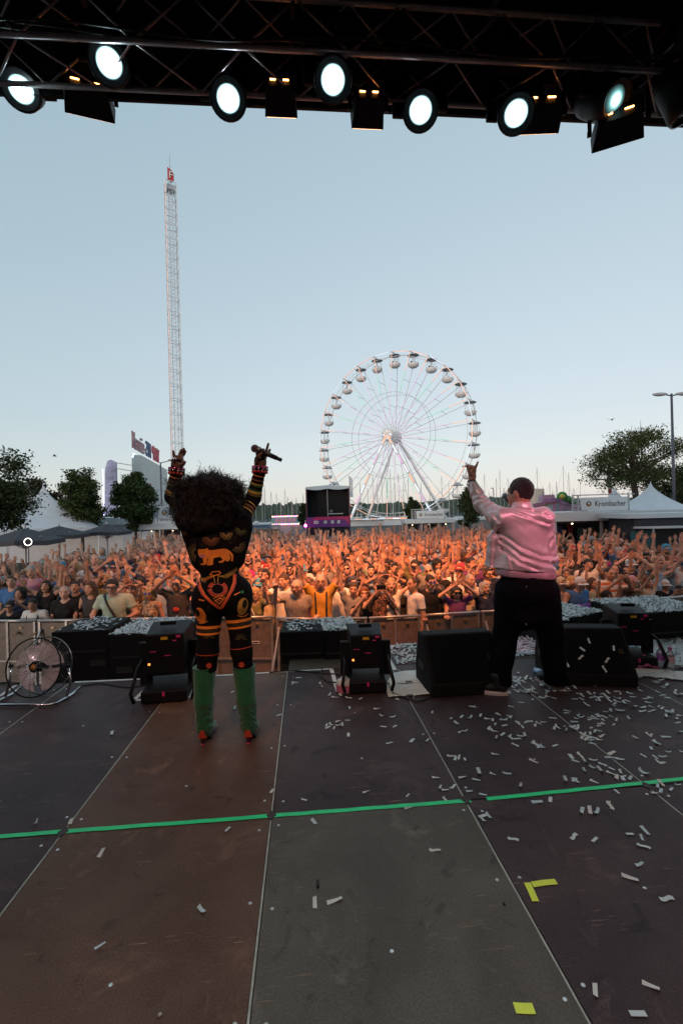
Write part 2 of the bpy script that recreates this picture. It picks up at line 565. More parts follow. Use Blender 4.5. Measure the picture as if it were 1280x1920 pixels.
for j in range(3):
    for i in range(len(SX) - 1):
        panel(SX[i], SX[i + 1], SY[j], SY[j + 1], DK[pat.get((i, j), (i * 2 + j) % 3)])
for i in range(6, len(SX) - 1):
    panel(SX[i], SX[i + 1], 4.27, 4.92, DK[(i + 1) % 3])
for k, x in enumerate(SX[1:-1]):
    MB().box((x - .001, (SY[0] + 4.26) / 2, ST - .008), (.0075, 4.26 - SY[0], .014)).build('edge_strip', alu, stage)
for y in SY[1:3]:
    MB().box(((SX[0] + SX[-1]) / 2, y, ST - .012), (SX[-1] - SX[0], .005, .016)).build('edge_strip', mat('dark_gap', (.02, .02, .02), .8), stage)
cp = MB()
cp.prism([(-.026, 0), (0, -.034), (.026, 0), (0, .034)], .002).build('corner_plate', mat('dark_rubber', (.045, .036, .034), .7), stage).location = (SX[5] + 0, 2.23, ST + .001)
for x in (SX[4], SX[6], SX[7], SX[8]):
    o = stage.children[-1] if False else None
    c = bpy.data.objects['corner_plate'].copy(); col.objects.link(c); c.parent = stage; c.location = (x, 2.23, ST + .001)
scr = MB().lathe([(.0075, 0), (.0065, .0015), (.001, .002)], n=8).mesh('screw'); scr.materials.append(mat('zinc_screw', (.55, .55, .55), .35, metal=.8))
for x in SX[3:9]:
    for y in [2.23 + .09, 2.23 - .09, 1.72, 1.3, .9, 2.9, 3.5, 4.1]:
        for s in (-.045, .045):
            inst('screw', scr, None, stage, Matrix.Translation((x + s + random.uniform(-.01, .01), y + random.uniform(-.03, .03), ST + .0008)))
    for y in (1.55, 1.05, 2.6, 3.3):
        inst('screw', scr, None, stage, Matrix.Translation((x + .49 + random.uniform(-.06, .06), y + random.uniform(-.1, .1), ST + .0008)))
# front skirt of the stage down to the square
sk = MB().box((-2.7, 4.27, ST / 2 - .02), (6.98, .02, ST - .06)).build('stage_skirt', mat('black_molton', (.008, .008, .009), .95, var=.2))
tag(sk, 'black cloth skirt hanging below the stage front edge', 'skirt')
sk = MB().box((3.20, 4.945, ST / 2 - .02), (4.8, .02, ST - .06)).build('stage_skirt', MATS['black_molton'])
tag(sk, 'black cloth skirt below the stage extension at right', 'skirt')

# ---- painted-on tape lines (real strips of tape)
def tape(name, p0, p1, wd, m, label, group=None, z=ST + .0022, gap=None, cat='tape'):
    a, b = on_z(*p0, z), on_z(*p1, z)
    d = (b - a).normalized(); n = Vector((-d.y, d.x, 0))
    k = max(2, int((b - a).length / .07)); mb = MB(); vs = []
    for i in range(k + 1):
        p = a.lerp(b, i / k); e = random.uniform(-.0016, .0016)
        for s in (-1, 1):
            for zz in (0, .0007): vs.append(p + n * (s * wd / 2 + e) + Vector((0, 0, zz)))
    fs = []
    for i in range(k):
        o = i * 4
        fs += [(o + 1, o + 3, o + 7, o + 5), (o, o + 4, o + 6, o + 2), (o, o + 1, o + 5, o + 4), (o + 2, o + 6, o + 7, o + 3)]
    fs += [(0, 2, 3, 1), (k * 4, k * 4 + 1, k * 4 + 3, k * 4 + 2)]
    mb.add(vs, fs)
    o = mb.build(name, m)
    return tag(o, label, cat, group)
green = mat('green_gaffer', (.008, .74, .25), .5, var=.12, scale=20)
white_t = mat('white_gaffer', (.62, .62, .60), .6, var=.18, scale=25)
yel = mat('neon_yellow_gaffer', (.74, .84, .05), .5, var=.08, scale=20)
tape('floor_tape', (-60, 1573), (882, 1501), .027, green, 'long neon green tape line across the left and middle of the stage')
tape('floor_tape', (912, 1498), (1440, 1444), .027, green, 'shorter neon green tape line continuing at the right stage edge')
tape('floor_tape', (987, 1655), (1004, 1690), .026, yel, 'neon yellow tape strip forming the upright of the corner mark')
tape('floor_tape', (997, 1658), (1042, 1653), .026, yel, 'neon yellow tape strip forming the top of the corner mark')
tape('floor_tape', (964, 1890), (1000, 1890), .030, yel, 'single neon yellow tape dash near the bottom of the photo')
tape('floor_tape', (140, 1279), (372, 1268), .030, white_t, 'white tape along the stage edge left of the green boots')
tape('floor_tape', (400, 1267), (622, 1254), .030, white_t, 'white tape along the stage edge right of the green boots')
tape('floor_tape', (250, 1314), (292, 1275), .035, white_t, 'white tape diagonal beside the left floor light')
tape('floor_tape', (250, 1313), (368, 1306), .035, white_t, 'white tape in front of the left floor light')
tape('floor_tape', (352, 1306), (372, 1275), .035, white_t, 'short white tape right of the left floor light')
tape('floor_tape', (621, 1254), (633, 1297), .035, white_t, 'white tape strip running under the pink jug')
tape('floor_tape', (664, 1294), (722, 1289), .03, white_t, 'white tape in front of the middle floor light')
tape('floor_tape', (714, 1213), (739, 1256), .05, white_t, 'wide white tape on the stage extension by the song sheets')
tape('floor_tape', (714, 1212), (800, 1206), .03, white_t, 'white tape on the far edge of the stage extension')
tape('floor_tape', (0, 1305), (30, 1285), .03, white_t, 'white tape behind the fan at the left edge')

# ---- roof and trusses
rf = MB().box((.4, 1.1, ST + 7.55), (15, 8.6, .12)).build('stage_roof', mat('black_canopy', (.010, .010, .012), .8, var=.2))
tag(rf, 'black underside of the stage roof at the top of the photo', None, kind='structure')
vl = MB().box((.4, 5.06, ST + 6.80), (15, .04, 1.52)).build('roof_valance', MATS['black_canopy'])
tag(vl, 'black cloth closing the roof front behind the truss', None, kind='structure')
drape = mat('light_block_drape', (.012, .012, .013), .95, var=.2)  # unseen drapes added to keep ambient light off the stage
for nm, c_, d_, lb in (('light_block_drape', (.4, -3.2, ST + 3.7), (15, .06, 7.6), 'unseen black drape added behind the stage to block light'), ('light_block_drape', (-5.95, .2, ST + 3.7), (.06, 6.8, 7.6), 'unseen black drape added left of the stage to block light'), ('light_block_drape', (6.95, .2, ST + 3.7), (.06, 6.8, 7.6), 'unseen black drape added right of the stage to block light')):
    tag(MB().box(c_, d_).build(nm, drape), lb, None, kind='structure')
tr_m = mat('dark_truss', (.34, .29, .30), .40, metal=.6, var=.25, scale=9)
TX0, TX1 = -6.2, 7.4
def box_truss(y, z, s, label, rz=0.0, bay=.52):
    t = thing('lighting_truss', label, 'truss', (0, 0, 0), 0, 'trusses under the stage roof')
    me = MB().cyl((TX0, 0, 0), (TX1, 0, 0), .027, n=10).mesh('chord', True); me.materials.append(tr_m)
    for dy in (-s / 2, s / 2):
        for dz in (0, s):
            inst('chord', me, None, t, Matrix.Translation((0, y + dy, z + dz)))
    n = int((TX1 - TX0) / bay)
    meu = MB().cyl((0, 0, 0), (bay, 0, s), .012, n=6).mesh('brace', True); meu.materials.append(tr_m)
    med = MB().cyl((0, 0, s), (bay, 0, 0), .012, n=6).mesh('brace', True); med.materials.append(tr_m)
    meh = MB().cyl((0, -s / 2, 0), (bay, s / 2, 0), .012, n=6).mesh('brace', True); meh.materials.append(tr_m)
    mei = MB().cyl((0, s / 2, 0), (bay, -s / 2, 0), .012, n=6).mesh('brace', True); mei.materials.append(tr_m)
    for i in range(n):
        x = TX0 + i * bay
        for dy in (-s / 2, s / 2):
            inst('brace', meu if i % 2 else med, None, t, Matrix.Translation((x, y + dy, z)))
        for dz in (0, s):
            inst('brace', meh if i % 2 else mei, None, t, Matrix.Translation((x, y, z + dz)))
    return t
box_truss(4.66, ST + 6.03, .50, 'front lighting truss nearest the open sky')
box_truss(3.72, ST + 6.40, .52, 'second lighting truss behind the front one near the top edge')
# cross bars and hanging cable loom between the trusses
for i, x in enumerate((-4.4, -2.2, 0, 2.2, 4.4, 6.6)):
    b = MB().bar((x, 3.2, ST + 6.98), (x, 5.0, ST + 6.98), .05).build('roof_rafter', tr_m)
    tag(b, 'thin rafter spanning the trusses, %s from the left' % ('first', 'second', 'third', 'fourth', 'fifth', 'sixth')[i], 'rafter', 'rafters over the trusses')
for i in range(3):
    pts = [(x, 4.35 + .04 * i, ST + 6.07 + .05 * math.sin(x * 2.1 + i) + .012 * i) for x in np.linspace(TX0, TX1, 60)]
    tag(MB().tube(pts, .012, 5).build('power_cable', mat('black_rubber', (.012, .012, .012), .6), None, True),
        ('lowest', 'middle', 'topmost')[i] + ' of three black power cables slung along the front truss', 'cable', 'cables along the front truss')

# ---- lamps on the truss
hous = mat('fixture_black', (.007, .007, .009), .55, var=.2, scale=12, spec=.2)
def lens_mat(name, peak, base_, c_in, c_out, wd):
    # bright burner in the middle of the glass fading to its rim, a falloff painted into the emission to simulate glow
    m = bpy.data.materials.new(name); m.use_nodes = True
    nt = m.node_tree; N = nt.nodes.new; L = nt.links.new; b = nt.nodes['Principled BSDF']
    a = N('ShaderNodeAttribute'); a.attribute_name = 'rho'
    def mth(op, x, y=None):
        n = N('ShaderNodeMath'); n.operation = op
        for i, v in enumerate((x, y)):
            if v is None: continue
            if hasattr(v, 'is_linked'): L(v, n.inputs[i])
            else: n.inputs[i].default_value = v
        return n.outputs[0]
    g = mth('EXPONENT', mth('MULTIPLY', mth('POWER', mth('DIVIDE', a.outputs['Fac'], wd), 2.0), -1.0))
    h = mth('EXPONENT', mth('MULTIPLY', a.outputs['Fac'], -3.6))
    st = mth('ADD', mth('MULTIPLY', g, peak), mth('MULTIPLY', h, base_))
    mx = N('ShaderNodeMix'); mx.data_type = 'RGBA'; L(mth('MINIMUM', mth('MULTIPLY', a.outputs['Fac'], 1.6), 1.0), mx.inputs['Factor'])
    mx.inputs['A'].default_value = (*c_in, 1); mx.inputs['B'].default_value = (*c_out, 1)
    L(mx.outputs['Result'], b.inputs['Emission Color']); L(st, b.inputs['Emission Strength'])
    b.inputs['Base Color'].default_value = (.03, .04, .045, 1); b.inputs['Roughness'].default_value = .15
    MATS[name] = m
    return m
lens_on = lens_mat('lit_lens', 60, 3.5, (.90, 1, 1), (.45, .80, .86), .45)
lens_soft = lens_mat('lit_lens_dim', 3.0, .8, (.75, 1, .97), (.25, .6, .6), .45)
ring_m = mat('lens_ring', (.05, .05, .055), .25, metal=.6, var=0)
amber = mat('amber_glow', (.9, .4, .1), .4, var=0, emit=(1.0, .36, .08), estr=9)
def moving_head(px, py, dep, aim, label, lens=lens_on, r=.19, spot=None, yr=0.0):
    c = at(px, py, dep)                       # centre of the lens glass
    d = (Vector(aim) - c).normalized()
    t = thing('moving_head', label, 'stage light', (c.x, c.y, ST + 6.02), 0, 'moving heads on the truss')
    off = Vector((c.x, c.y, ST + 6.02))
    z = d; x = z.cross(Vector((0, 0, 1))).normalized(); y = z.cross(x)
    R = Matrix((x, y, z)).transposed()
    cc = c - off
    hb = MB().lathe([(r * .50, -.46), (r * .86, -.42), (r * .98, -.30), (r, -.12), (r * 1.02, .015), (r * .93, .03), (r * .90, -.02)], cc, 24, R, True)
    hb.build('head', hous, t, True)
    MB().lathe([(r * .90, .0), (r * .98, .0), (r * .98, .035), (r * .90, .035)], cc, 24, R, False).build('lens_ring', ring_m, t, True)
    prof = [(r * .62 * k / 10, .012 - .02 * (k / 10) ** 2) for k in range(10, 0, -1)] + [(.0005, .012)]
    MB().lathe([(r * .94, .004), (r * .80, -.005), (r * .62, -.012)], cc, 24, R, False).build('bezel', mat('bezel_dark', (.05, .055, .06), .35, metal=.4, var=0), t, True)
    lo_ = MB().lathe(prof, cc, 28, R, False).build('lens', lens, t, True)
    lo_.data.attributes.new('rho', 'FLOAT', 'POINT').data.foreach_set('value', [p_[0] / (r * .62) for p_ in prof for _ in range(28)])
    piv = cc - d * .22
    top = Vector((piv.x, piv.y, .36))
    for s in (-1, 1):
        e = piv + x * s * (r + .045)
        MB().bar(e + Vector((0, 0, -.05)), Vector((top.x, top.y, .30)) + x * s * (r + .045), .05, .13).build('yoke_arm', hous, t, bevel=.01)
    MB().bar(top - x * (r + .09), top + x * (r + .09), .16, .12).build('yoke_bridge', hous, t, bevel=.012)
    MB().box((top.x, top.y, .47), (.34, .30, .13)).build('base_box', hous, t, bevel=.02)
    MB().cyl((top.x, top.y, .53), (top.x, top.y, .60), .03).build('clamp', ring_m, t)
    if spot:
        ld = bpy.data.lights.new('lamp_beam', 'SPOT'); ld.energy = spot; ld.color = (.80, .96, 1.0); ld.spot_size = rad(50); ld.spot_blend = .8; ld.shadow_soft_size = r * .8
        lo = bpy.data.objects.new('lamp_beam', ld); link(lo, t); lo.location = cc + d * .1; lo.rotation_euler = d.to_track_quat('-Z', 'Y').to_euler()
    return t
SPOTW = 26
moving_head(40, 168, 4.75, (-1.5, .4, ST + 1.5), 'lit moving head at the far left end of the truss', spot=SPOTW)
moving_head(205, 118, 4.45, (-.6, .2, ST + 1.5), 'brightest lit moving head, second from the left', spot=SPOTW)
moving_head(428, 185, 4.75, (-.1, 0, ST + 1.5), 'lit moving head above the singer, third from the left', spot=SPOTW)
moving_head(624, 150, 4.50, (.1, 0, ST + 1.5), 'lit moving head near the middle, fourth from the left', spot=SPOTW)
moving_head(788, 207, 4.80, (.3, 0, ST + 1.4), 'lit moving head above the big wheel, lowest in the middle', spot=SPOTW)
moving_head(967, 213, 4.80, (.8, .4, ST + 1.2), 'lit moving head in a rounded black body, third from the right', spot=SPOTW)
moving_head(1153, 187, 4.70, (4.6, 1.2, ST + 2.8), 'dimly lit moving head turned to the right', lens_soft)
moving_head(1290, 205, 4.70, (6.5, 4.0, ST + .5), 'unlit moving head cut by the right edge', mat('dark_glass', (.02, .02, .025), .08, var=0))
def blinder(px, py, dep, wd, label, rz=0.0, spot=None, tilt=.35):
    c = at(px, py, dep)
    t = thing('blinder_lamp', label, 'stage light', c, rz, 'blinders facing the crowd')
    R = Matrix.Rotation(-tilt, 3, 'X')
    h = .24
    def P(x, y, z): return R @ Vector((x, y, z))
    w2 = wd / 2
    hb = MB()
    vs = [P(-w2 * .82, -.13, -h / 2 * .75), P(w2 * .82, -.13, -h / 2 * .75), P(w2 * .82, -.13, h / 2 * .8), P(-w2 * .82, -.13, h / 2 * .8),
          P(-w2, .14, -h / 2), P(w2, .14, -h / 2), P(w2, .14, h / 2), P(-w2, .14, h / 2)]
    hb.add(vs, [(0, 1, 2, 3), (0, 4, 5, 1), (1, 5, 6, 2), (2, 6, 7, 3), (3, 7, 4, 0), (7, 6, 5, 4)])
    hb.build('housing', hous, t, bevel=.008)
    for s in (-.42, .35):
        MB().box(P(s * w2, -.134, .02), (wd * .16, .006, .018), R).build('lamp_slit', amber, t)
    MB().box(P(0, .146, 0), (wd * .9, .01, h * .8), R).build('front_glass', mat('amber_lamp', (.9, .5, .2), .3, var=0, emit=(1, .45, .15), estr=4), t)
    for s in (-1, 1):
        MB().bar((s * (w2 + .02), 0, 0), (s * (w2 + .02), 0, .30), .015, .04).build('yoke_arm', hous, t)
        MB().cyl((s * (w2 + .005), 0, 0), (s * (w2 + .045), 0, 0), .03).build('yoke_knob', hous, t)
    MB().bar((-w2 - .027, 0, .30), (w2 + .027, 0, .30), .04, .015).build('yoke_bridge', hous, t)
    MB().bar((0, 0, .30), (0, .0, .42), .04).build('clamp', hous, t)
    if spot:
        aim, e, sz = spot
        ld = bpy.data.lights.new('lamp_beam', 'SPOT'); ld.energy = e; ld.color = (1.0, .31, .10); ld.spot_size = rad(sz); ld.spot_blend = 1.0; ld.shadow_soft_size = .12
        lo = bpy.data.objects.new('lamp_beam', ld); link(lo, t)
        p = R @ Vector((0, .24, 0)); lo.location = p
        d = Matrix.Rotation(-rz, 3, 'Z') @ (Vector(aim) - c) - p
        lo.rotation_euler = d.normalized().to_track_quat('-Z', 'Y').to_euler()
BW = 820
blinder(166, 182, 4.9, .50, 'black blinder with amber glow hanging at the left', .25, ((-2.2, 11.0, 1.6), BW * .6, 58))
blinder(526, 180, 4.9, .36, 'square black blinder above the middle left', 0, ((-.3, 10.5, 1.6), BW * 2.0, 72))
blinder(690, 202, 4.9, .36, 'square black blinder above the big wheel with two amber lamps', 0, ((1.2, 10.5, 1.6), BW * 2.1, 72))
blinder(1010, 212, 4.9, .50, 'black blinder beside the rounded moving head at right', -.1, ((3.6, 11.5, 1.6), BW * 1.4, 66))
blinder(1158, 235, 4.85, .50, 'black blinder tilted sideways under the dim moving head', -.5, ((6.2, 12.0, 1.6), BW * .85, 58))
# unseen rear truss and wash lamps, added to stand in for stage light
t = box_truss(-1.9, ST + 5.6, .45, 'unseen rear truss added behind the camera for the wash lights', bay=.9)
def wash(x, aim, colr, e, size, label):
    c = Vector((x, -1.6, ST + 5.35)); d = (Vector(aim) - c).normalized()
    t = thing('added_wash_light', label, 'stage light', c, 0, 'added wash lights on the unseen rear truss')
    x_ = d.cross(Vector((0, 0, 1))).normalized(); R = Matrix((x_, d.cross(x_), d)).transposed()
    MB().lathe([(.08, -.25), (.13, -.2), (.14, 0), (.13, .01)], (0, 0, 0), 16, R).build('head', hous, t, True)
    MB().lathe([(.12, .012), (.06, .03), (.001, .035)], (0, 0, 0), 16, R, False).build('lens', mat('wash_lens_' + label[:4], colr, .3, var=0, emit=colr, estr=5), t, True)
    MB().bar((0, 0, 0), (0, 0, .25), .04).build('clamp', hous, t)
    ld = bpy.data.lights.new('lamp_beam', 'SPOT'); ld.energy = e; ld.color = colr; ld.spot_size = rad(size); ld.spot_blend = 1.0; ld.shadow_soft_size = .1
    lo = bpy.data.objects.new('lamp_beam', ld); link(lo, t); lo.location = d * .06; lo.rotation_euler = d.to_track_quat('-Z', 'Y').to_euler()
wash(3.4, (2.02, 3.6, ST + 1.25), (1.0, .26, .40), 760, 12.5, 'pink wash light on the rear truss aimed at the man')
wash(-2.4, (-.5, 3.0, ST + .75), (1.0, .50, .22), 210, 22, 'warm wash light on the rear truss aimed at the singer')
wash(.6, (.3, 1.8, ST), (1.0, .80, .66), 190, 95, 'pale wash light on the rear truss over the deck')
wash(-3.8, (-2.3, 4.2, ST + .25), (.95, .60, .62), 170, 26, 'mauve wash light on the rear truss aimed at the fan')

# ================================================================== FAIRGROUND BEHIND THE CROWD
white_p = mat('white_paint', (.74, .75, .76), .45, var=.08, scale=2)
grey_p = mat('grey_steel', (.42, .43, .45), .5, metal=.3, var=.15, scale=3)
def led(name, c, e): return mat(name, c, .4, var=0, emit=c, estr=e)
led_lilac, led_green, led_orange, led_white = led('led_lilac', (.85, .45, .85), .32), led('led_green', (.15, .75, .45), .45), led('led_orange', (1, .42, .22), .6), led('led_white', (.75, .85, 1), .6)
def ferris():
    D = 96.0
    C = at(735, 818, D)
    th = rad(31)
    A = R0 * math.sin(th) + F0 * math.cos(th)
    Hh = R0 * math.cos(th) - F0 * math.sin(th)
    base = Vector((C.x, C.y, 0)); hz = C.z
    t = thing('ferris_wheel', 'tall white ferris wheel with round gondolas and coloured light strips', 'ferris wheel', base)
    R, n = 17.5, 26
    Cc = Vector((0, 0, hz))
    def P(r, ang, ax): return Cc + Hh * (r * math.cos(ang)) + Vector((0, 0, r * math.sin(ang))) + A * ax
    for ax, nm in ((-1.5, 'front'), (1.5, 'back')):
        for r, rr in ((R, .09), (R - 1.0, .05)):
            if r < R and ax > 0: continue
            MB().tube([P(r, 2 * PI * i / 104, ax) for i in range(104)], rr, 5, True).build('rim', white_p, t, True)
        MB().tube([P(R * .52, 2 * PI * i / 52, ax) for i in range(52)], .04, 4, True).build('inner_ring', grey_p, t, True)
    st0 = .06
    for i in range(n):
        a = 2 * PI * i / n + st0
        for ax in (-1.5, 1.5):
            sp = MB().bar(P(1.0, a, ax * 1.25), P(R, a, ax), .10).build('spoke', white_p, t)
            if ax < 0:
                for (r0, r1, m) in ((1.4, 8.2, led_lilac), (8.4, 13.2, led_green if i % 2 else led_lilac), (13.4, R - .2, led_orange)):
                    k0, k1 = r0 / R, r1 / R
                    p0, p1 = P(1.0, a, ax * 1.25), P(R, a, ax)
                    MB().bar(p0.lerp(p1, k0) - A * .09, p0.lerp(p1, k1) - A * .07, .038).build('light_strip', m, sp)
        for fr in (.36, .68):
            MB().bar(P(R * fr, a, -1.6), P(R * fr, a, 1.6), .05).build('spacer', grey_p, t)
        MB().cyl(P(R, a, -1.6), P(R, a, 1.6), .09, n=6).build('axle', grey_p, t)
        if 0 <= i: 
            sg = MB().bar(P(R, a + .02, -1.62), P(R, a + PI * 2 / n - .02, -1.62), .045)
            sg.build('light_strip', led_orange if i % 3 else led_white, t)
    # gondolas
    prof = [(.10, -1.42), (.62, -1.36), (.98, -1.08), (1.08, -.72), (1.06, -.62), (.98, -.62), (.92, -1.0), (.5, -1.2), (.01, -1.22)]
    bowl = MB().lathe(prof, (0, 0, -1.35), 14).mesh('gondola', True); bowl.materials.append(white_p)
    can = MB().lathe([(1.12, -.28), (.85, -.08), (.35, .06), (.02, .1), (.02, .05), (.35, 0), (.8, -.16), (1.05, -.32)], (0, 0, -.15), 14, None, False).mesh('canopy', True); can.materials.append(mat('gondola_canopy', (.48, .49, .50), .6, var=.1))
    pol = MB().cyl((0, 0, -2.5), (0, 0, 0), .06, n=6).mesh('pole'); pol.materials.append(grey_p)
    rods = MB()
    for q in range(4): rods.cyl((.95 * math.cos(q * PI / 2), .95 * math.sin(q * PI / 2), -2.0), (.6 * math.cos(q * PI / 2), .6 * math.sin(q * PI / 2), -.25), .025, n=4)
    rods = rods.mesh('hanger'); rods.materials.append(grey_p)
    dark = mat('rider_clothes', (.05, .05, .07), .8, var=.3)
    for i in range(n):
        a = 2 * PI * (i + .0) / n + st0
        gd = inst('gondola', bowl, None, t, Matrix.Translation(P(R, a, 0)) @ Matrix.Scale(1.1, 4))
        inst('canopy', can, None, gd); inst('pole', pol, None, gd); inst('hanger', rods, None, gd)
        if i in (4, 5, 6, 7, 15, 16):
            MB().ball((.35, .2, -1.6), .17, 6, 5).cyl((.35, .2, -2.3), (.35, .2, -1.7), .25, .18, 6).build('rider', dark, gd, True)
            MB().ball((-.4, -.1, -1.62), .17, 6, 5).cyl((-.4, -.1, -2.3), (-.4, -.1, -1.72), .25, .18, 6).build('rider', dark, gd, True)
    for ax, r in ((-2.3, 1.15), (2.0, 1.15)):
        u = A if ax > 0 else -A
        x_ = u.cross(Vector((0, 0, 1))).normalized(); Rm = Matrix((x_, u.cross(x_), u)).transposed()
        MB().lathe([(r, -.5), (r * 1.12, -.3), (r * 1.12, .1), (r * .7, .35), (.02, .42)], Cc + A * ax, 20, Rm).build('hub', white_p, t, True)
        if ax < 0:
            for q in range(8): MB().ball(Cc + A * (ax - .2) + Hh * (.75 * math.cos(q * PI / 4)) + Vector((0, 0, .75 * math.sin(q * PI / 4))), .22, 6, 4).build('hub_lamp', led_orange if q % 2 else led_white, t)
    for (px, ax, k) in ((652, -2.6, 0), (818, -2.6, 0), (684, 2.6, 1), (838, 2.6, 1)):
        p = Cc + A * ax
        gnd = gat(px, D + ax * math.cos(th) * 1.2 + 0, .4) - base
        lg = MB().bar(p, gnd, .62, .5).build('support_leg', white_p, t)
        if ax < 0:
            pp, gg = p - A * .35, gnd - A * .35
            for q in range(9):
                MB().bar(pp.lerp(gg, q / 9 + .01), pp.lerp(gg, (q + 1) / 9 - .01), .14).build('light_strip', (led_orange, led_white, led_lilac, led_white)[q % 4], lg)
    # boarding platform
    for (px, z0, z1, wd, dp) in ((690, .0, 1.0, 9, 5), (760, 0, 1.2, 10, 5), (735, 1.2, 1.35, 20, 6)):
        c = gat(px, D - 4) - base
        MB().box((c.x, c.y, (z0 + z1) / 2), (wd, dp, z1 - z0)).build('platform', white_p, t)
    for px in range(668, 812, 9):
        c = gat(px, D - 6.8) - base
        MB().cyl((c.x, c.y, .6), (c.x, c.y, 2.4), .04, n=5).build('railing_post', white_p, t)
    a, b = gat(668, D - 6.8, 2.4) - base, gat(806, D - 6.8, 2.4) - base
    MB().bar(a, b, .06).build('railing', white_p, t)
    MB().bar(a - Vector((0, 0, .6)), b - Vector((0, 0, .6)), .05).build('railing', white_p, t)
    a, b = gat(664, D - 7, 1.35) - base, gat(806, D - 7, 1.35) - base
    for q in range(10):
        MB().bar(a.lerp(b, q / 10 + .005), a.lerp(b, (q + 1) / 10 - .005), .12).build('light_strip', led_white if q % 2 else led_orange, t)
ferris()

def drop_tower():
    D = 105.0
    b = gat(337, D); top = at(327, 345, D).z
    b = Vector((at(334, 900, D).x, at(334, 900, D).y, 0))
    t = thing('drop_tower', 'very tall slim white lattice ride tower with a red sign on top', 'ride tower', b, rad(24))
    n = 24; hs = top / n; s = 1.18
    sec = MB()
    for x in (-s, s):
        for y in (-s, s): sec.bar((x, y, 0), (x, y, hs), .21)
    cs = [(-s, -s), (s, -s), (s, s), (-s, s)]
    for i in range(4):
        (x0, y0), (x1, y1) = cs[i], cs[(i + 1) % 4]
        sec.bar((x0, y0, hs - .05), (x1, y1, hs - .05), .12).bar((x0, y0, hs * .5), (x1, y1, hs * .5), .06)
        sec.bar((x0, y0, 0), (x1, y1, hs * .5), .06).bar((x1, y1, hs * .5), (x0, y0, hs), .08)
    k = .45
    for x in (-k, k):
        for y in (-k, k): sec.bar((x, y, 0), (x, y, hs), .09)
    for q in range(5):
        z = hs * q / 5
        for i in range(4):
            (x0, y0), (x1, y1) = cs[i], cs[(i + 1) % 4]
            sec.bar((x0 * k / s, y0 * k / s, z), (x1 * k / s, y1 * k / s, z + hs / 5), .045)
    tw = mat('tower_paint', (.78, .80, .82), .4, metal=.2, var=.1, scale=.4)
    me = sec.mesh('tower_section'); me.materials.append(tw)
    for i in range(n): inst('tower_section', me, None, t, Matrix.Translation((0, 0, i * hs)))
    for i in range(n): MB().bar((-s - .14, -s - .1, i * hs + .3), (-s - .14, -s - .1, (i + 1) * hs - .3), .10).build('light_strip', mat('warm_strip', (.9, .62, .52), .5, var=0, emit=(1, .6, .5), estr=.25), t)
    MB().cyl((0, 0, top), (0, 0, at(326, 290, D).z), .12, .05, n=6).build('mast', grey_p, t)
    # red leaf-shaped sign with a white letter
    sg = thing('x', '', '') if False else None
    out = [(x * .68, y * .74) for x, y in ((-.95, -1.4), (.35, -1.9), (1.05, -1.4), (1.05, .7), (.4, 1.7), (-.35, 2.1), (-.95, 2.4))]
    M = Matrix.Translation((0, -.5, top + 1.5)) @ Matrix.Rotation(PI / 2, 4, 'X')
    pl = MB().prism(out, .3, M).build('sign_panel', mat('red_sign', (.50, .035, .03), .4, var=.1), t)
    lt = text_mesh('F', 2.4, .05); lt.materials.append(white_p)
    inst('lettering', lt, None, pl, Matrix.Translation((.05, -.9, top + 1.5)) @ Matrix.Rotation(PI / 2, 4, 'X'))
    MB().box((0, 0, top - 1.2), (1.7, 1.7, 1.2)).build('winch_head', grey_p, t)
    MB().box((0, 0, .8), (7, 7, 1.6)).build('tower_base', white_p, t)
drop_tower()

# ---- trees
leaf_m = {}
def leaf_mat(name, c):
    if name in leaf_m: return leaf_m[name]
    m = bpy.data.materials.new(name); m.use_nodes = True
    nt = m.node_tree; b = nt.nodes['Principled BSDF']
    gi = nt.nodes.new('ShaderNodeNewGeometry')
    r = nt.nodes.new('ShaderNodeValToRGB')
    r.color_ramp.elements[0].color = (c[0] * .55, c[1] * .6, c[2] * .55, 1)
    r.color_ramp.elements[1].color = (c[0] * 1.5, c[1] * 1.4, c[2] * 1.2, 1)
    nt.links.new(gi.outputs['Random Per Island'], r.inputs['Fac'])
    nt.links.new(r.outputs['Color'], b.inputs['Base Color'])
    b.inputs['Roughness'].default_value = .7
    b.inputs['Specular IOR Level'].default_value = .2
    b.inputs['Transmission Weight'].default_value = 0
    leaf_m[name] = m
    return m
bark = mat('bark', (.07, .055, .042), .9, var=.35, scale=9, bump=.6, bscale=30)
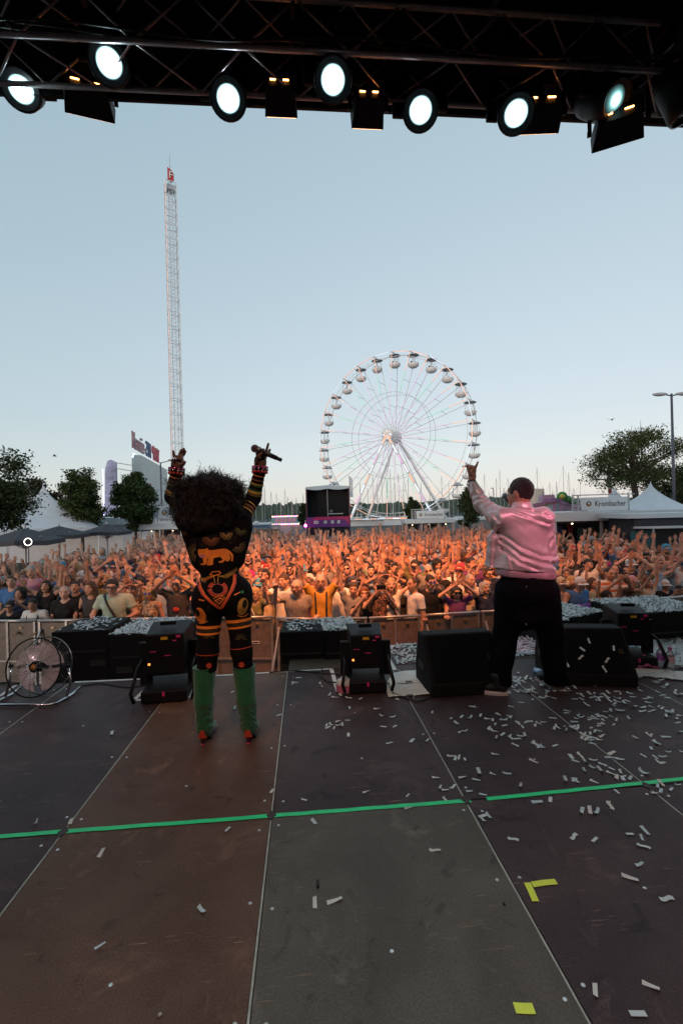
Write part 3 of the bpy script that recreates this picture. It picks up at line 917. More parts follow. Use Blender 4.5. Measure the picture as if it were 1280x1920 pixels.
def tree(name, label, base, trunk_h, cz, rx, rz, n_cl, n_leaf, ls, lc, cat='tree', group=None, cone=0.0, open_=0.0, lean=(0, 0), seed=1):
    r = np.random.RandomState(seed)
    t = thing(name, label, cat, base, 0, group)
    # clump centres
    P = []
    while len(P) < n_cl:
        p = r.uniform(-1, 1, 3); q = np.linalg.norm(p)
        if q > 1 or q < .25 + .25 * r.rand(): continue
        w = 1 - cone * (p[2] * .5 + .5)
        ang = math.atan2(p[1], p[0])
        w *= 1 + .18 * math.sin(3 * ang + seed) + .12 * math.sin(5 * ang + p[2] * 4 + seed * 2)
        P.append((p[0] * rx * w + lean[0] * (p[2] + 1), p[1] * rx * w + lean[1] * (p[2] + 1), cz + p[2] * rz))
    P = np.array(P)
    top = Vector((lean[0], lean[1], trunk_h))
    tr = MB()
    tr.tube([(0, 0, -.1), (lean[0] * .3, 0, trunk_h * .5), (lean[0], lean[1], trunk_h), (lean[0], lean[1], cz + rz * .5)], .1, 8, rs=[rx * .085, rx * .07, rx * .058, rx * .016])
    k = P[r.choice(n_cl, min(n_cl, 26), False)]
    for p in k:
        f = r.uniform(.0, .45)
        s = Vector((lean[0], lean[1], trunk_h + f * (cz + rz * .4 - trunk_h))); e = Vector(p)
        mid = s.lerp(e, .5) + Vector((r.normal() * .06 * rx, r.normal() * .06 * rx, -.05 * rx + .12 * rx * r.rand()))
        tr.tube([s, mid, e], .03, 5, rs=[rx * .032, rx * .02, rx * .007])
        for _ in range(3):
            e2 = e + Vector(r.normal(size=3)) * rx * .16
            tr.tube([mid.lerp(e, r.uniform(.3, .9)), e2], .01, 4, rs=[rx * .009, rx * .003])
    tr.build('trunk', bark, t, True)
    per = int(n_leaf * 1.4) // n_cl
    cs = rx * (.145 - .045 * open_)
    pts = np.concatenate([p + np.clip(r.normal(size=(per, 3)), -1.7, 1.7) * cs * np.array([1, 1, .75]) * r.uniform(.6, 1.25) for p in P])
    n = len(pts)
    a = r.normal(size=(n, 3)); a /= np.linalg.norm(a, axis=1)[:, None]
    b = r.normal(size=(n, 3)); b -= a * (a * b).sum(1)[:, None]; b /= np.linalg.norm(b, axis=1)[:, None]
    L = ls * r.uniform(.6, 1.4, (n, 1)); W = L * r.uniform(.45, .7, (n, 1))
    V = np.stack([pts - a * L, pts + b * W - a * L * .1, pts + a * L, pts - b * W - a * L * .1], 1).reshape(-1, 3)
    Q = np.arange(4 * n).reshape(n, 4)
    me = mesh_np('crown', V, Q, False, [leaf_mat(*lc)])
    link(bpy.data.objects.new('crown', me), t)
    return t
DG, MG, OG = ('leaf_dark', (.028, .045, .018)), ('leaf_mid', (.042, .066, .022)), ('leaf_olive', (.062, .080, .028))
def crown_at(pxc, pyt, pyb, wpx, dep):
    zt, zb = at(pxc, pyt, dep).z, at(pxc, pyb, dep).z
    return (zt + zb) / 2, (zt - zb) / 2, wpx * dep / FP / 2
def tree_px(name, label, pxc, pyt, pyb, wpx, dep, ncl, nl, ls, lc, **k):
    cz, rz, rx = crown_at(pxc, pyt, pyb, wpx, dep)
    return tree(name, label, gat(pxc, dep), max(.8, cz - rz * .75), cz, rx, rz, ncl, nl, ls, lc, **k)
G1 = 'trees around the square'
tree_px('leafy_tree', 'big dark leafy tree cut by the left edge of the photo', -42, 835, 1012, 168, 20, 110, 17000, .062, DG, group=G1, seed=2)
tree_px('leafy_tree', 'pointed dark green tree standing between the white tent and the lilac panel', 154, 880, 1000, 88, 29, 90, 15000, .075, MG, cone=.5, group=G1, seed=3)
tree_px('leafy_tree', 'round dark green tree in front of the white ride facade', 254, 888, 996, 86, 28, 90, 15000, .075, MG, cone=.4, group=G1, seed=4)
tree_px('leafy_tree', 'distant reddish dark tree behind the left flags', 62, 902, 990, 90, 50, 60, 5000, .16, ('leaf_brown', (.05, .038, .026)), group=G1, seed=5)
tree_px('leafy_tree', 'small dark tree left of the black side stage', 570, 944, 990, 28, 56, 34, 3000, .12, DG, cone=.5, group=G1, seed=6)
tree_px('leafy_tree', 'small dark tree left of the middle beer stand', 774, 931, 985, 36, 52, 40, 3800, .12, DG, cone=.5, group=G1, seed=7)
tree_px('leafy_tree', 'conical dark tree below the raised arm of the man', 879, 902, 990, 54, 44, 56, 5000, .11, DG, cone=.75, group=G1, seed=8)
tree_px('leafy_tree', 'large open-crowned tree with visible limbs behind the right white tent', 1198, 808, 925, 176, 36, 74, 13000, .075, OG, open_=.6, group=G1, lean=(-.4, 0), seed=9)
tree_px('leafy_tree', 'dense dark tree cut by the right edge behind the lamp post', 1275, 868, 990, 118, 42, 80, 12000, .11, DG, group=G1, seed=10)

# ---- tents and parasols
cloth_w = mat('white_tent_cloth', (.62, .65, .69), .7, var=.08, scale=2.5, bump=.15, bscale=6)
def pagoda(c, half, ze, za, label, rz=.3):
    t = thing('pagoda_tent', label, 'tent', c, rz, 'white pagoda tents')
    mb = MB(); V = []; k = 9; m = 8
    for i in range(k + 1):
        f = i / k; r = half * (1 - f) ** 1.55 + .03
        z = ze + (za - ze) * f
        ring = []
        for sidx in range(4):
            a0 = [(-1, -1), (1, -1), (1, 1), (-1, 1)][sidx]; a1 = [(1, -1), (1, 1), (-1, 1), (-1, -1)][sidx]
            for j in range(m):
                u = j / m; x = a0[0] + (a1[0] - a0[0]) * u; y = a0[1] + (a1[1] - a0[1]) * u
                sag = 1 - .05 * math.sin(u * PI) * (1 - f)
                ring.append((x * r * sag, y * r * sag, z))
        V += ring
    n = 4 * m
    mb.add(V, [(i * n + j, i * n + (j + 1) % n, (i + 1) * n + (j + 1) % n, (i + 1) * n + j) for i in range(k) for j in range(n)])
    mb.build('roof', cloth_w, t, True)
    va = MB()
    for i in range(4):
        (x0, y0), (x1, y1) = [(-1, -1), (1, -1), (1, 1), (-1, 1)][i], [(1, -1), (1, 1), (-1, 1), (-1, -1)][i]
        cx, cy = (x0 + x1) / 2 * half, (y0 + y1) / 2 * half
        va.box((cx, cy, ze - .14), (abs(x1 - x0) * half + .02, abs(y1 - y0) * half + .02, .28)) if False else va.box((cx, cy, ze - .14), ((2 * half if x0 != x1 else .02), (2 * half - .04 if y0 != y1 else .02), .28))
    va.build('valance', cloth_w, t)
    for x, y in ((-1, -1), (1, -1), (1, 1), (-1, 1)):
        MB().cyl((x * (half - .06), y * (half - .06), 0), (x * (half - .06), y * (half - .06), ze), .04, n=8).build('post', white_p, t)
    MB().cyl((0, 0, za - .05), (0, 0, za + .12), .05, .01, n=6).build('finial', white_p, t)
def pag_px(px, pya, pye, half, dep, label, rz=.3):
    pagoda(gat(px, dep), half, at(px, pye, dep).z, at(px, pya, dep).z, label, rz)
pag_px(83, 909, 990, 2.9, 29, 'tall white pagoda tent behind the dark parasols at left', .5)
pag_px(60, 928, 990, 2.2, 38, 'smaller white tent peak behind the tall left tent', .2)
pag_px(1220, 907, 966, 1.75, 24, 'tall white pagoda tent below the open tree at right', .35)
pag_px(1152, 916, 968, 1.9, 34, 'smaller white pagoda tent behind the right beer sign', .3)
pag_px(1262, 940, 966, 1.6, 30, 'low white tent peak at the right edge behind the lamp post', .1)
dark_cl = mat('anthracite_canvas', (.045, .045, .055), .75, var=.15, scale=3)
def parasol(px, pya, dep, half, drop, label, rz):
    c = gat(px, dep); za = at(px, pya, dep).z
    t = thing('market_parasol', label, 'parasol', c, rz, 'dark parasols at the left')
    n = 8; V = [(0, 0, za)]
    rim = [(half * (1 if i % 2 == 0 else .97) * s * math.cos(i * PI / 4), half * s * math.sin(i * PI / 4), za - drop * (s ** 1.0) - (.05 if i % 2 else 0)) for s in (.5, 1.0) for i in range(8)]
    V += rim + [(x * 1.0, y * 1.0, z - .16) for x, y, z in rim[8:]]
    fs = [(0, 1 + i, 1 + (i + 1) % 8) for i in range(8)] + [(1 + i, 9 + i, 9 + (i + 1) % 8, 1 + (i + 1) % 8) for i in range(8)] + [(9 + i, 17 + i, 17 + (i + 1) % 8, 9 + (i + 1) % 8) for i in range(8)]
    MB().add(V, fs).build('canopy', dark_cl, t)
    MB().cyl((0, 0, 0), (0, 0, za + .1), .045, n=8).build('pole', grey_p, t)
    for i in range(8):
        MB().bar((.05, 0, za - .9) if False else (0, 0, za - .75), (half * .7 * math.cos(i * PI / 4), half * .7 * math.sin(i * PI / 4), za - drop * .72), .025).build('rib', grey_p, t)
    MB().lathe([(.4, 0), (.38, .06), (.05, .1)], n=12).build('base', grey_p, t)
parasol(110, 986, 20, 1.25, .36, 'dark grey parasol in front of the tall white tent', .2)
parasol(200, 982, 22, 1.15, .36, 'dark grey parasol below the round tree', .1)
parasol(46, 990, 16.0, 1.25, .40, 'dark grey parasol behind the big left tree', .3)

# ---- long white marquee side behind the parasols
mq = thing('marquee', 'long white marquee wall behind the left parasols', 'tent', gat(190, 33), .1)
MB().box((0, 0, 1.2), (12, 3, 2.4)).build('wall', cloth_w, mq)
MB().prism([(-6.2, 2.4), (6.2, 2.4), (6.2, 2.55), (0, 3.0), (-6.2, 2.55)], 3.4, Matrix.Translation((0, 1.7, 0)) @ Matrix.Rotation(PI / 2, 4, 'X')).build('roof', cloth_w, mq)

# ---- beer stands
txt_dark = mat('sign_ink', (.02, .025, .03), .5, var=0)
def emblem(parent, x, y, z, s):
    e = MB().lathe([(s, 0), (s, .012)], (x, y, z), 20, Matrix.Rotation(PI / 2, 3, 'X')).build('emblem', mat('emblem_dark', (.03, .06, .06), .4, var=0), parent)
    MB().box((x - s * .32, y - .016, z - s * .35), (s * .5, .006, s * .7)).build('emblem_band', mat('emblem_red', (.5, .05, .04), .4, var=0), e)
    MB().box((x + s * .30, y - .016, z - s * .35), (s * .5, .006, s * .7)).build('emblem_band', mat('emblem_gold', (.55, .38, .08), .4, var=0), e)
    MB().prism([(-s * .6, 0), (s * .6, 0), (0, s * .7)], .006, Matrix.Translation((x, y - .013, z)) @ Matrix.Rotation(PI / 2, 4, 'X')).build('emblem_hill', white_p, e)
def beer_stand(px, dep, w, dpt, zf, fh, sign, label, rz=0.0, items=True):
    """w, dpt: roof size; zf: underside of the roof; fh: fascia height; sign=(offset x, width, z0, height)"""
    c = gat(px, dep)
    t = thing('beer_stand', label, 'stall', c, rz - YAW, 'beer stands round the square')
    MB().box((0, dpt / 2, zf + fh / 2), (w, dpt, fh)).build('roof', mat('stand_white', (.55, .58, .60), .45, var=.08, scale=1.5), t, bevel=.02)
    MB().box((0, dpt / 2, zf - .04), (w - .3, dpt - .3, .06)).build('ceiling', mat('stand_inside', (.06, .05, .06), .8), t)
    for x in (-w / 2 + .12, -w / 6, w / 6, w / 2 - .12):
        for y in (.12, dpt - .12): MB().box((x, y, zf / 2), (.09, .09, zf)).build('post', grey_p, t)
    MB().box((0, .55, .55), (w - .5, .5, 1.1)).build('counter', mat('stand_counter', (.05, .04, .04), .5), t)
    MB().box((0, .5, 1.12), (w - .4, .7, .05)).build('counter_top', mat('stand_wood', (.25, .15, .08), .5, var=.2), t)
    MB().box((0, dpt - .2, zf / 2), (w - .4, .06, zf - .1)).build('back_wall', mat('stand_back', (.05, .045, .06), .8, var=.3), t)
    r = np.random.RandomState(int(px))
    for q in range(int(w * 2.2)):
        x = -w / 2 + .4 + q * (w - .8) / max(1, int(w * 2.2) - 1)
        MB().box((x, dpt - .45, 1.35 + r.rand() * .5), (.22, .12, .3 + r.rand() * .4)).build('shelf_item', mat(f'shelf_{q % 5}', [(.5, .2, .08), (.6, .5, .3), (.12, .1, .3), (.4, .05, .05), (.1, .2, .2)][q % 5], .5), t)
    for q in range(3):
        x = -w / 3 + q * w / 3
        MB().ball((x, .5, zf - .10), .035, 8, 5).build('lamp', mat('stand_bulb', (1, .8, .5), .4, var=0, emit=(1, .75, .42), estr=3.5), t)
    if sign:
        sx, sw, z0, sh = sign
        fr = MB().bar((sx - sw / 2 - .08, .1, zf + fh), (sx - sw / 2 - .08, .1, z0 + sh + .1), .05).bar((sx + sw / 2 + .08, .1, zf + fh), (sx + sw / 2 + .08, .1, z0 + sh + .1), .05)
        fr.bar((sx - sw / 2 - .3, .1, z0 + sh + .1), (sx + sw / 2 + .3, .1, z0 + sh + .1), .04).bar((sx - sw / 2 - .3, .1, z0 - .05), (sx + sw / 2 + .3, .1, z0 - .05), .04)
        fr.bar((sx - sw / 2 - .3, .1, zf + fh), (sx - sw / 2 - .3, .1, z0 + sh + .1), .05)
        for q in range(5): fr.bar((sx - sw / 2 - .3, .1, z0 + sh * q / 5), (sx - sw / 2 - .08, .1, z0 + sh * (q + 1) / 5), .025)
        fr.build('sign_frame', grey_p, t)
        bd = MB().box((sx, .05, z0 + sh / 2), (sw, .06, sh)).build('sign_board', mat('sign_white', (.66, .70, .72), .4, var=.04), t, bevel=.01)
        me = text_mesh('Krombacher', sh * .62, .004, sw * .66); me.materials.append(txt_dark)
        inst('lettering', me, None, bd, Matrix.Translation((sx + sw * .13, .015, z0 + sh * .48)) @ Matrix.Rotation(PI / 2, 4, 'X'))
        emblem(bd, sx - sw * .34, .018, z0 + sh * .5, sh * .2)
        lo = MB()
        for q in range(9): lo.box((sx - sw * .45 + q * sw * .06, .1, z0 - .1), (sw * .035, .02, .07))
        lo.build('sign_trim', txt_dark, t)
    return t
# right: fascia 1045..1290, 958..975
d = 17.5
zt, zb = at(1110, 959, d).z, at(1110, 977, d).z
beer_stand(1176, d, 5.7, 3.0, zb, zt - zb, (-.86, 1.76, at(1130, 956, d).z, .50), 'beer stand with the largest white name sign at right', -.06)
d = 28
beer_stand(318, d, 4.0, 2.5, at(300, 993, d).z, .36, (.45, 2.3, at(320, 972, d).z, .78), 'beer stand half hidden behind the singer at left', .02)
d = 30
beer_stand(806, d, 3.4, 2.4, at(806, 981, d).z, .26, (0, 1.85, at(806, 972, d).z, .52), 'small distant beer stand below the big wheel', .0)
# dark drinks trailer with a white awning at the right edge
dt = thing('drinks_trailer', 'dark trailer with teal panel and flat white awning at the right edge', 'trailer', gat(1262, 15.4), -YAW - .1)
MB().box((0, .9, 1.25), (2.6, 1.8, 2.3)).build('body', mat('trailer_dark', (.018, .018, .026), .6, var=.2), dt, bevel=.03)
MB().box((-1.02, -.025, 1.22), (.80, .03, 1.5)).build('door', mat('teal_panel', (.02, .13, .15), .5, var=.35, scale=5), dt)
for q in range(7):
    MB().lathe([(.09, 0), (.11, .01), (.06, .012)], (-1.2 + (q % 3) * .2, -.045, .9 + (q // 3) * .36), 12, Matrix.Rotation(PI / 2, 3, 'X')).build('door_ornament', mat('ornament_dark', (.01, .035, .045), .5, var=0), dt.children[-1] if False else dt)
MB().box((.35, -.5, 2.12), (3.3, 1.3, .07), Matrix.Rotation(-.04, 3, 'X')).build('awning', mat('stand_white', (.5, .5, .5)), dt)
for x in (-1.25, 1.9): MB().cyl((x, -1.05, 0), (x, -1.05, 2.12), .03, n=8).build('awning_post', grey_p, dt)
MB().box((0, .9, 2.5), (3.2, 2.1, .16)).build('roof_panel', mat('stand_white', (.5, .5, .5)), dt)

# ---- black side stage with purple banner
D = 46.0
ss = thing('side_stage', 'black covered side stage with purple sponsor banner and pale roof edge', 'stage', gat(615, D), -YAW)
k = D / FP; wS = 80 * k
zt = at(615, 913, D).z
molt = mat('black_gauze', (.012, .013, .017), .9, var=.25)
MB().box((0, 1.8, zt / 2), (wS, .06, zt)).build('back_cloth', molt, ss)
for s in (-1, 1):
    MB().box((s * (wS / 2 - .03), .9, zt / 2), (.05, 1.8, zt)).build('side_cloth', molt, ss)
    MB().bar((s * wS / 2, -.05, 0), (s * wS / 2, -.05, zt), .12).build('tower_post', mat('dark_magenta_post', (.10, .02, .05), .6), ss)  # posts coloured dark magenta
MB().box((0, .85, 1.05), (wS, 1.9, 2.0)).build('deck', molt, ss)
V = []
for i in range(25):
    u = i / 24; x = (u - .5) * wS
    V += [(x, -.1, zt + .05 + .05 * math.sin(u * PI)), (x, -.14, zt - .28 + .12 * abs(math.sin(u * PI * 2 + .0)) * -1 + .1)]
MB().add(V, [(2 * i, 2 * i + 2, 2 * i + 3, 2 * i + 1) for i in range(24)]).build('roof_valance', mat('pale_blue_tarp', (.42, .48, .52), .6, var=.06), ss)
MB().add([(-wS / 2, -.1, zt + .05), (wS / 2, -.1, zt + .05), (wS / 2, 1.9, zt), (-wS / 2, 1.9, zt), (0, .9, zt + .25)], [(0, 1, 4), (1, 2, 4), (2, 3, 4), (3, 0, 4)]).build('roof_tarp', MATS['pale_blue_tarp'], ss)
zb0, zb1 = at(615, 988, D).z, at(615, 967, D).z
bn = MB().box((0, -.2, (zb0 + zb1) / 2 - .06), (wS - .1, .03, (zb1 - zb0) - .1)).build('banner', mat('purple_banner', (.11, .02, .17), .6, var=.15, scale=1.5), ss)
MB().prism([(-wS / 2 + .9, 0), (wS / 2 - .05, 0), (wS / 2 - .05, -.9), (wS / 2 - .5, -.28), (-wS / 2 + .5, -.32), (-wS / 2 + 0.2, -.55)], .012, Matrix.Translation((0, -.218, zb1 - .1)) @ Matrix.Rotation(PI / 2, 4, 'X')).build('banner_stripe', mat('magenta_stripe', (.42, .015, .11), .6, var=.1), bn)
for x, wd_ in ((-1.25, .5), (-.3, .34), (.42, .34), (1.05, .32)):
    MB().prism([(-wd_ / 2, -.14), (wd_ / 2 - .05, -.17), (wd_ / 2, .12), (-wd_ / 2 + .06, .16)], .01, Matrix.Translation((x, -.235, zb0 + .52)) @ Matrix.Rotation(PI / 2, 4, 'X')).build('sponsor_logo', mat('banner_white', (.6, .62, .64), .6, var=0), bn)
    MB().box((x, -.25, zb0 + .52), (wd_ * .55, .006, .07)).build('sponsor_mark', mat('banner_purple', (.12, .02, .2), .6, var=0), bn)
MB().bar((-.05, .3, 2.0), (-.05, .3, zt), .05).build('centre_pole', grey_p, ss)
MB().box((.75, .5, 2.75), (1.6, .6, .08)).build('dj_table', grey_p, ss)
MB().ball((.3, .75, 3.0), .22, 8, 6).build('monitor_dome', mat('dome_metal', (.2, .15, .15), .3, metal=.6), ss)
lp = thing('signal_lamp', 'glowing magenta lamp on a post left of the black side stage', 'lamp', gat(572, D - 1))
MB().cyl((0, 0, 0), (0, 0, 2.2), .06, n=6).build('post', grey_p, lp)
MB().ball((0, -.05, at(572, 985, D).z), .14, 8, 6).build('lamp_glass', mat('magenta_glow', (1, .05, .4), .4, var=0, emit=(1, .06, .42), estr=14), lp)

# ---- lilac panel and white ride facade with rooftop letters at left
D = 60.0
rd = thing('ride_facade', 'white ride facade with big letters on its roof behind the round tree', 'ride', gat(275, D))
o0 = gat(275, D)
A, B = at(247, 852, 52) , at(300, 880, 68)
def L2(p): return Vector((p.x - o0.x, p.y - o0.y, p.z))
a, b = L2(A), L2(B)
back = Vector((.8, .9, 0))
a0, b0 = Vector((a.x, a.y, 2.2)), Vector((b.x, b.y, 2.2))
MB().add([a0, b0, b, a, a0 + back, b0 + back, b + back, a + back], [(0, 1, 2, 3), (5, 4, 7, 6), (3, 2, 6, 7), (0, 3, 7, 4), (1, 5, 6, 2), (0, 4, 5, 1)]).build('facade_board', mat('pale_facade', (.50, .56, .56), .5, var=.12, scale=.6), rd)
dv = (b - a).normalized(); dh = Vector((dv.x, dv.y, 0)).normalized(); fz = Vector((0, 0, 1)); fn = dh.cross(fz)
if fn.dot(CAM - A) < 0: fn = -fn
n = 12
for i in range(n):
    p0, p1 = a.lerp(b, i / n) + fn * .1, a.lerp(b, (i + 1) / n) + fn * .1
    MB().tube([p0.lerp(p1, q / 6) + fz * (.45 * math.sin(q / 6 * PI) - .3) for q in range(7)], .11, 5).build('scallop_light', mat('blue_scallop', (.45, .55, 1), .5, var=0, emit=(.45, .58, 1), estr=1.4), rd, True)
word = 'Hansis-STN PARTY'
me_c = [mat('letter_mauve', (.30, .17, .20), .5, var=.1), mat('letter_navy', (.05, .10, .20), .5, var=.1), mat('letter_red', (.40, .06, .09), .5, var=.1)]
slots = [(.05 + .94 * i / len(word)) for i in range(len(word))]
for i, chx in enumerate(word):
    if chx == ' ': continue
    me = text_mesh(chx, 2.9, .08, 1.0); me.materials.append(me_c[0 if i < 7 else 1 if i < 11 else 2])
    p = a.lerp(b, slots[i]) + fz * 1.7 + fn * .05
    x_ = dh if dh.dot(R0) > 0 else -dh
    ltr = inst('roof_letter', me, None, rd, basis(x_ * 1.05, fz, fn, p))
MB().box(a.lerp(b, .28) + fn * .25 - fz * 3.2, (.9, .9, 2.4)).build('ticket_booth', mat('booth_blue', (.25, .38, .5), .5), rd)
MB().box(a.lerp(b, .28) + fn * .72 - fz * 3.3, (.8, .06, .5)).build('booth_sign', mat('letter_red', (.4, .1, .1)), rd)
for u, dz in ((.33, 1.6), (.8, 1.7)):
    MB().ball(a.lerp(b, u) + fn * .3 - fz * dz, .28, 8, 6).build('spot_lamp', mat('warm_bulb', (1, .8, .6), .4, var=0, emit=(1, .72, .5), estr=3), rd)
for q in range(4):
    MB().bar(a0 + fn * 1.4 + fz * (1.6 + q * .5), b0 + fn * 1.4 + fz * (1.6 + q * .5), .05).build('balcony_rail', grey_p, rd)
for q in range(12):
    p = a0.lerp(b0, q / 11) + fn * 1.4
    MB().bar(p + fz * 1.2, p + fz * 3.1, .05).build('balcony_post', grey_p, rd)
MB().bar(a0 + fn * 1.4 + fz * .9, b0 + fn * 1.4 + fz * .9, .5, .3).build('blue_eave', mat('blue_eave', (.12, .17, .42), .5, var=.1), rd)
MB().bar(a0 + fn * 1.2, b0 + fn * 1.2, .4, 1.6).build('lower_panel', mat('ride_panel', (.4, .4, .5), .5, var=.5, scale=1), rd)
lpn = thing('ride_tower', 'tall lilac lit ride panel left of the white facade', 'ride', gat(210, 50))
k = 50 / FP
zt, zb = at(212, 862, 50).z, at(205, 965, 50).z
poly = [(-.65, zb), (.62, zb), (.60, zt - .25), (.1, zt), (-.25, zt - .15), (-.5, zt - 1.0)]
MB().prism(poly, .5, Matrix.Rotation(-YAW + .2, 4, 'Z') @ Matrix.Translation((0, .25, 0)) @ Matrix.Rotation(PI / 2, 4, 'X')).build('panel', mat('lilac_panel', (.30, .33, .52), .5, var=.55, scale=.9), lpn)
for q in range(24):
    z = zb + (zt - .9 - zb) * q / 24
    MB().ball((-.72, -.3, z), .06, 6, 4).build('edge_bulb', mat('violet_bulb', (.4, .35, 1), .4, var=0, emit=(.42, .38, 1), estr=3), lpn)
MB().bar((0, .3, 0), (0, .3, zt - 1), .3).build('panel_post', grey_p, lpn)
for q, z in enumerate((.25, .9, 2.8)):
    tag(MB().bar(at(222, 0, 52) * 0 + Vector((at(220, 870, 51).x, at(220, 870, 51).y, zt - z)), Vector((A.x, A.y, zt - z - .2)), .06).build('stay_bar', mat('rusty_bar', (.35, .16, .10), .6)), ('upper', 'middle', 'lowest')[q] + ' thin reddish bar joining lilac panel and white facade', 'bar', 'bars beside the lilac panel')

# ---- teal stall with pink lights in the middle distance
D = 62.0
ts = thing('fair_stall', 'teal fair stall edged with pink lights left of the black side stage', 'stall', gat(536, D), -YAW)
k = D / FP; zt, zb = at(536, 968, D).z, at(536, 983, D).z
MB().box((0, .7, (zt + zb) / 2), (56 * k, .3, zt - zb)).build('front_board', mat('teal_board', (.10, .30, .32), .5, var=.25, scale=1), ts)
MB().box((0, 1.5, .7), (54 * k, 1.5, 1.4)).build('body', mat('stall_body', (.3, .28, .3), .6, var=.4, scale=2), ts)
for z in (zt, zb):
    for q in range(14):
        MB().box((-26 * k + q * 4 * k, .45, z), (2.6 * k, .12, .14)).build('light_strip', mat('pink_strip', (1, .3, .6), .4, var=0, emit=(1, .32, .6), estr=2.2) if q % 3 else mat('orange_strip', (1, .5, .3), .4, var=0, emit=(1, .45, .25), estr=2.2), ts)
for q in range(5):
    MB().lathe([(.25, 0), (.3, .04)], (-18 * k + q * 8 * k, .54, (zt + zb) / 2), 10, Matrix.Rotation(PI / 2, 3, 'X')).build('painted_roundel', mat('roundel_pink', (.5, .25, .35), .5, var=.2), ts)
# awnings to the left of it
for px, d_, colr, lb in ((478, 48, (.10, .16, .24), 'low blue market awning beyond the crowd'), (500, 55, (.3, .33, .36), 'low grey market awning beyond the crowd')):
    aw = thing('market_stall', lb, 'stall', gat(px, d_), -YAW)
    zz = at(px, 984, d_).z
    MB().prism([(-1.7, zz - .3), (1.7, zz - .3), (1.5, zz), (-1.5, zz)], 1.6, Matrix.Translation((0, .8, 0)) @ Matrix.Rotation(PI / 2, 4, 'X')).build('awning', mat('awn_' + lb[4:8], colr, .7), aw)
    for x in (-1.5, 1.5): MB().cyl((x, 0, 0), (x, 0, zz - .2), .04, n=6).build('post', grey_p, aw)
    MB().box((0, .3, .5), (3, .6, 1.0)).build('counter', mat('stand_wood', (.25, .15, .08)), aw)

# ---- painted fun house behind the man
D = 40.0
fh = thing('fun_house', 'pink and blue painted fun house behind the right shoulder of the man', 'ride', gat(1040, D))
o0 = gat(1040, D)
def FX(px, py, d): p = at(px, py, d); return Vector((p.x - o0.x, p.y - o0.y, p.z))
def slab(name, q, m, th=.3, par=fh):
    n = (q[1] - q[0]).cross(q[3] - q[0]).normalized()
    if n.dot(CAM - o0 - q[0]) > 0: n = -n
    r = [p + n * th for p in q]
    return MB().add(q + r, [(0, 1, 2, 3), (7, 6, 5, 4), (0, 4, 5, 1), (1, 5, 6, 2), (2, 6, 7, 3), (3, 7, 4, 0)]).build(name, m, par)
slab('gable_wall', [FX(1000, 1000, 41), FX(1042, 1000, 39), FX(1042, 938, 39), FX(1000, 948, 41)], mat('painted_wall', (.20, .32, .38), .5, var=.8, scale=1.2))
slab('front_wall', [FX(1042.5, 1000, 39), FX(1092, 1000, 46), FX(1092, 954, 46), FX(1042.5, 940, 39)], mat('pink_wall', (.33, .15, .28), .5, var=.45, scale=.9))
slab('roof_edge', [FX(1040, 941, 38.6), FX(1093, 954.5, 45.6), FX(1093, 949, 45.8), FX(1040, 935, 38.6)], mat('purple_roof', (.28, .12, .27), .5, var=.2), .9)
slab('roof_edge', [FX(998, 950, 40.6), FX(1041, 940, 38.6), FX(1041, 935, 38.6), FX(998, 945, 40.6)], MATS['purple_roof'], .9)
slab('roof_dome', [FX(1014, 940, 42), FX(1042, 938, 42), FX(1038, 927, 42), FX(1018, 928, 42)], mat('dome_pink', (.42, .25, .38), .5, var=.3), .8)
for q, (px, py) in enumerate(((1008, 958), (1016, 966), (1025, 955), (1033, 964), (1020, 978), (1032, 976), (1010, 973))):
    p = FX(px, py, 39.6 + (1042 - px) * .04)
    MB().ball(p - F0 * .25, .45, 8, 5, None, 1, .25, .8).build('painted_figure', mat(f'fig_{q % 4}', [(.45, .2, .08), (.12, .3, .12), (.5, .4, .12), (.4, .1, .12)][q % 4], .5, var=.3), fh, True)
me = text_mesh('Schmankerl', 1.1, .03, 2.9); me.materials.append(mat('gold_letter', (.42, .30, .16), .5, var=.1))
p0, p1 = FX(1046, 968, 38.6), FX(1088, 971, 44.6)
xd = (p1 - p0); xd.z = 0; xd.normalize(); fn = xd.cross(Vector((0, 0, 1)))
inst('lettering', me, None, fh, basis(xd, (0, 0, 1), fn, p0.lerp(p1, .42) + fn * .35))
MB().box(FX(1020, 997, 40), (4, 3, .5)).build('glow_counter', mat('painted_glow_counter', (.9, .5, .2), .5, var=.3, emit=(1, .5, .18), estr=.8), fh)  # warm light on the counter painted in as emission
dr = thing('balloon_figure', 'green and yellow inflatable figure on the fun house roof', 'balloon', gat(1054, 42))
zz = at(1054, 941, 42).z
MB().cyl((0, 0, 0), (0, 0, zz), .08, n=6).build('pole', grey_p, dr)
MB().ball((0, 0, zz + .45), .52, 10, 7, None, 1.0, .8, 1).ball((.55, 0, zz + .2), .38, 8, 6).ball((1.0, 0, zz), .3, 8, 6).build('body', mat('balloon_green', (.05, .22, .04), .4, var=.4, scale=2), dr, True)
MB().ball((-.25, -.4, zz + .5), .24, 8, 6).build('belly', mat('balloon_yellow', (.55, .45, .05), .4), dr, True)
# cream apartment tower far right of the man's head
ap = thing('apartment_tower', 'distant cream tower block right of the head of the man', 'building', gat(1000, 190), .5)
zz = at(1000, 917, 190).z
MB().box((0, 0, zz / 2), (6.2, 6.2, zz)).build('wall', mat('cream_render', (.55, .46, .38), .8, var=.1), ap)
for q in range(3): MB().box((2.0, -3.12, zz - 2 - q * 2.8), (1.0, .06, 1.4)).build('window', mat('dark_window', (.05, .05, .06), .2), ap)

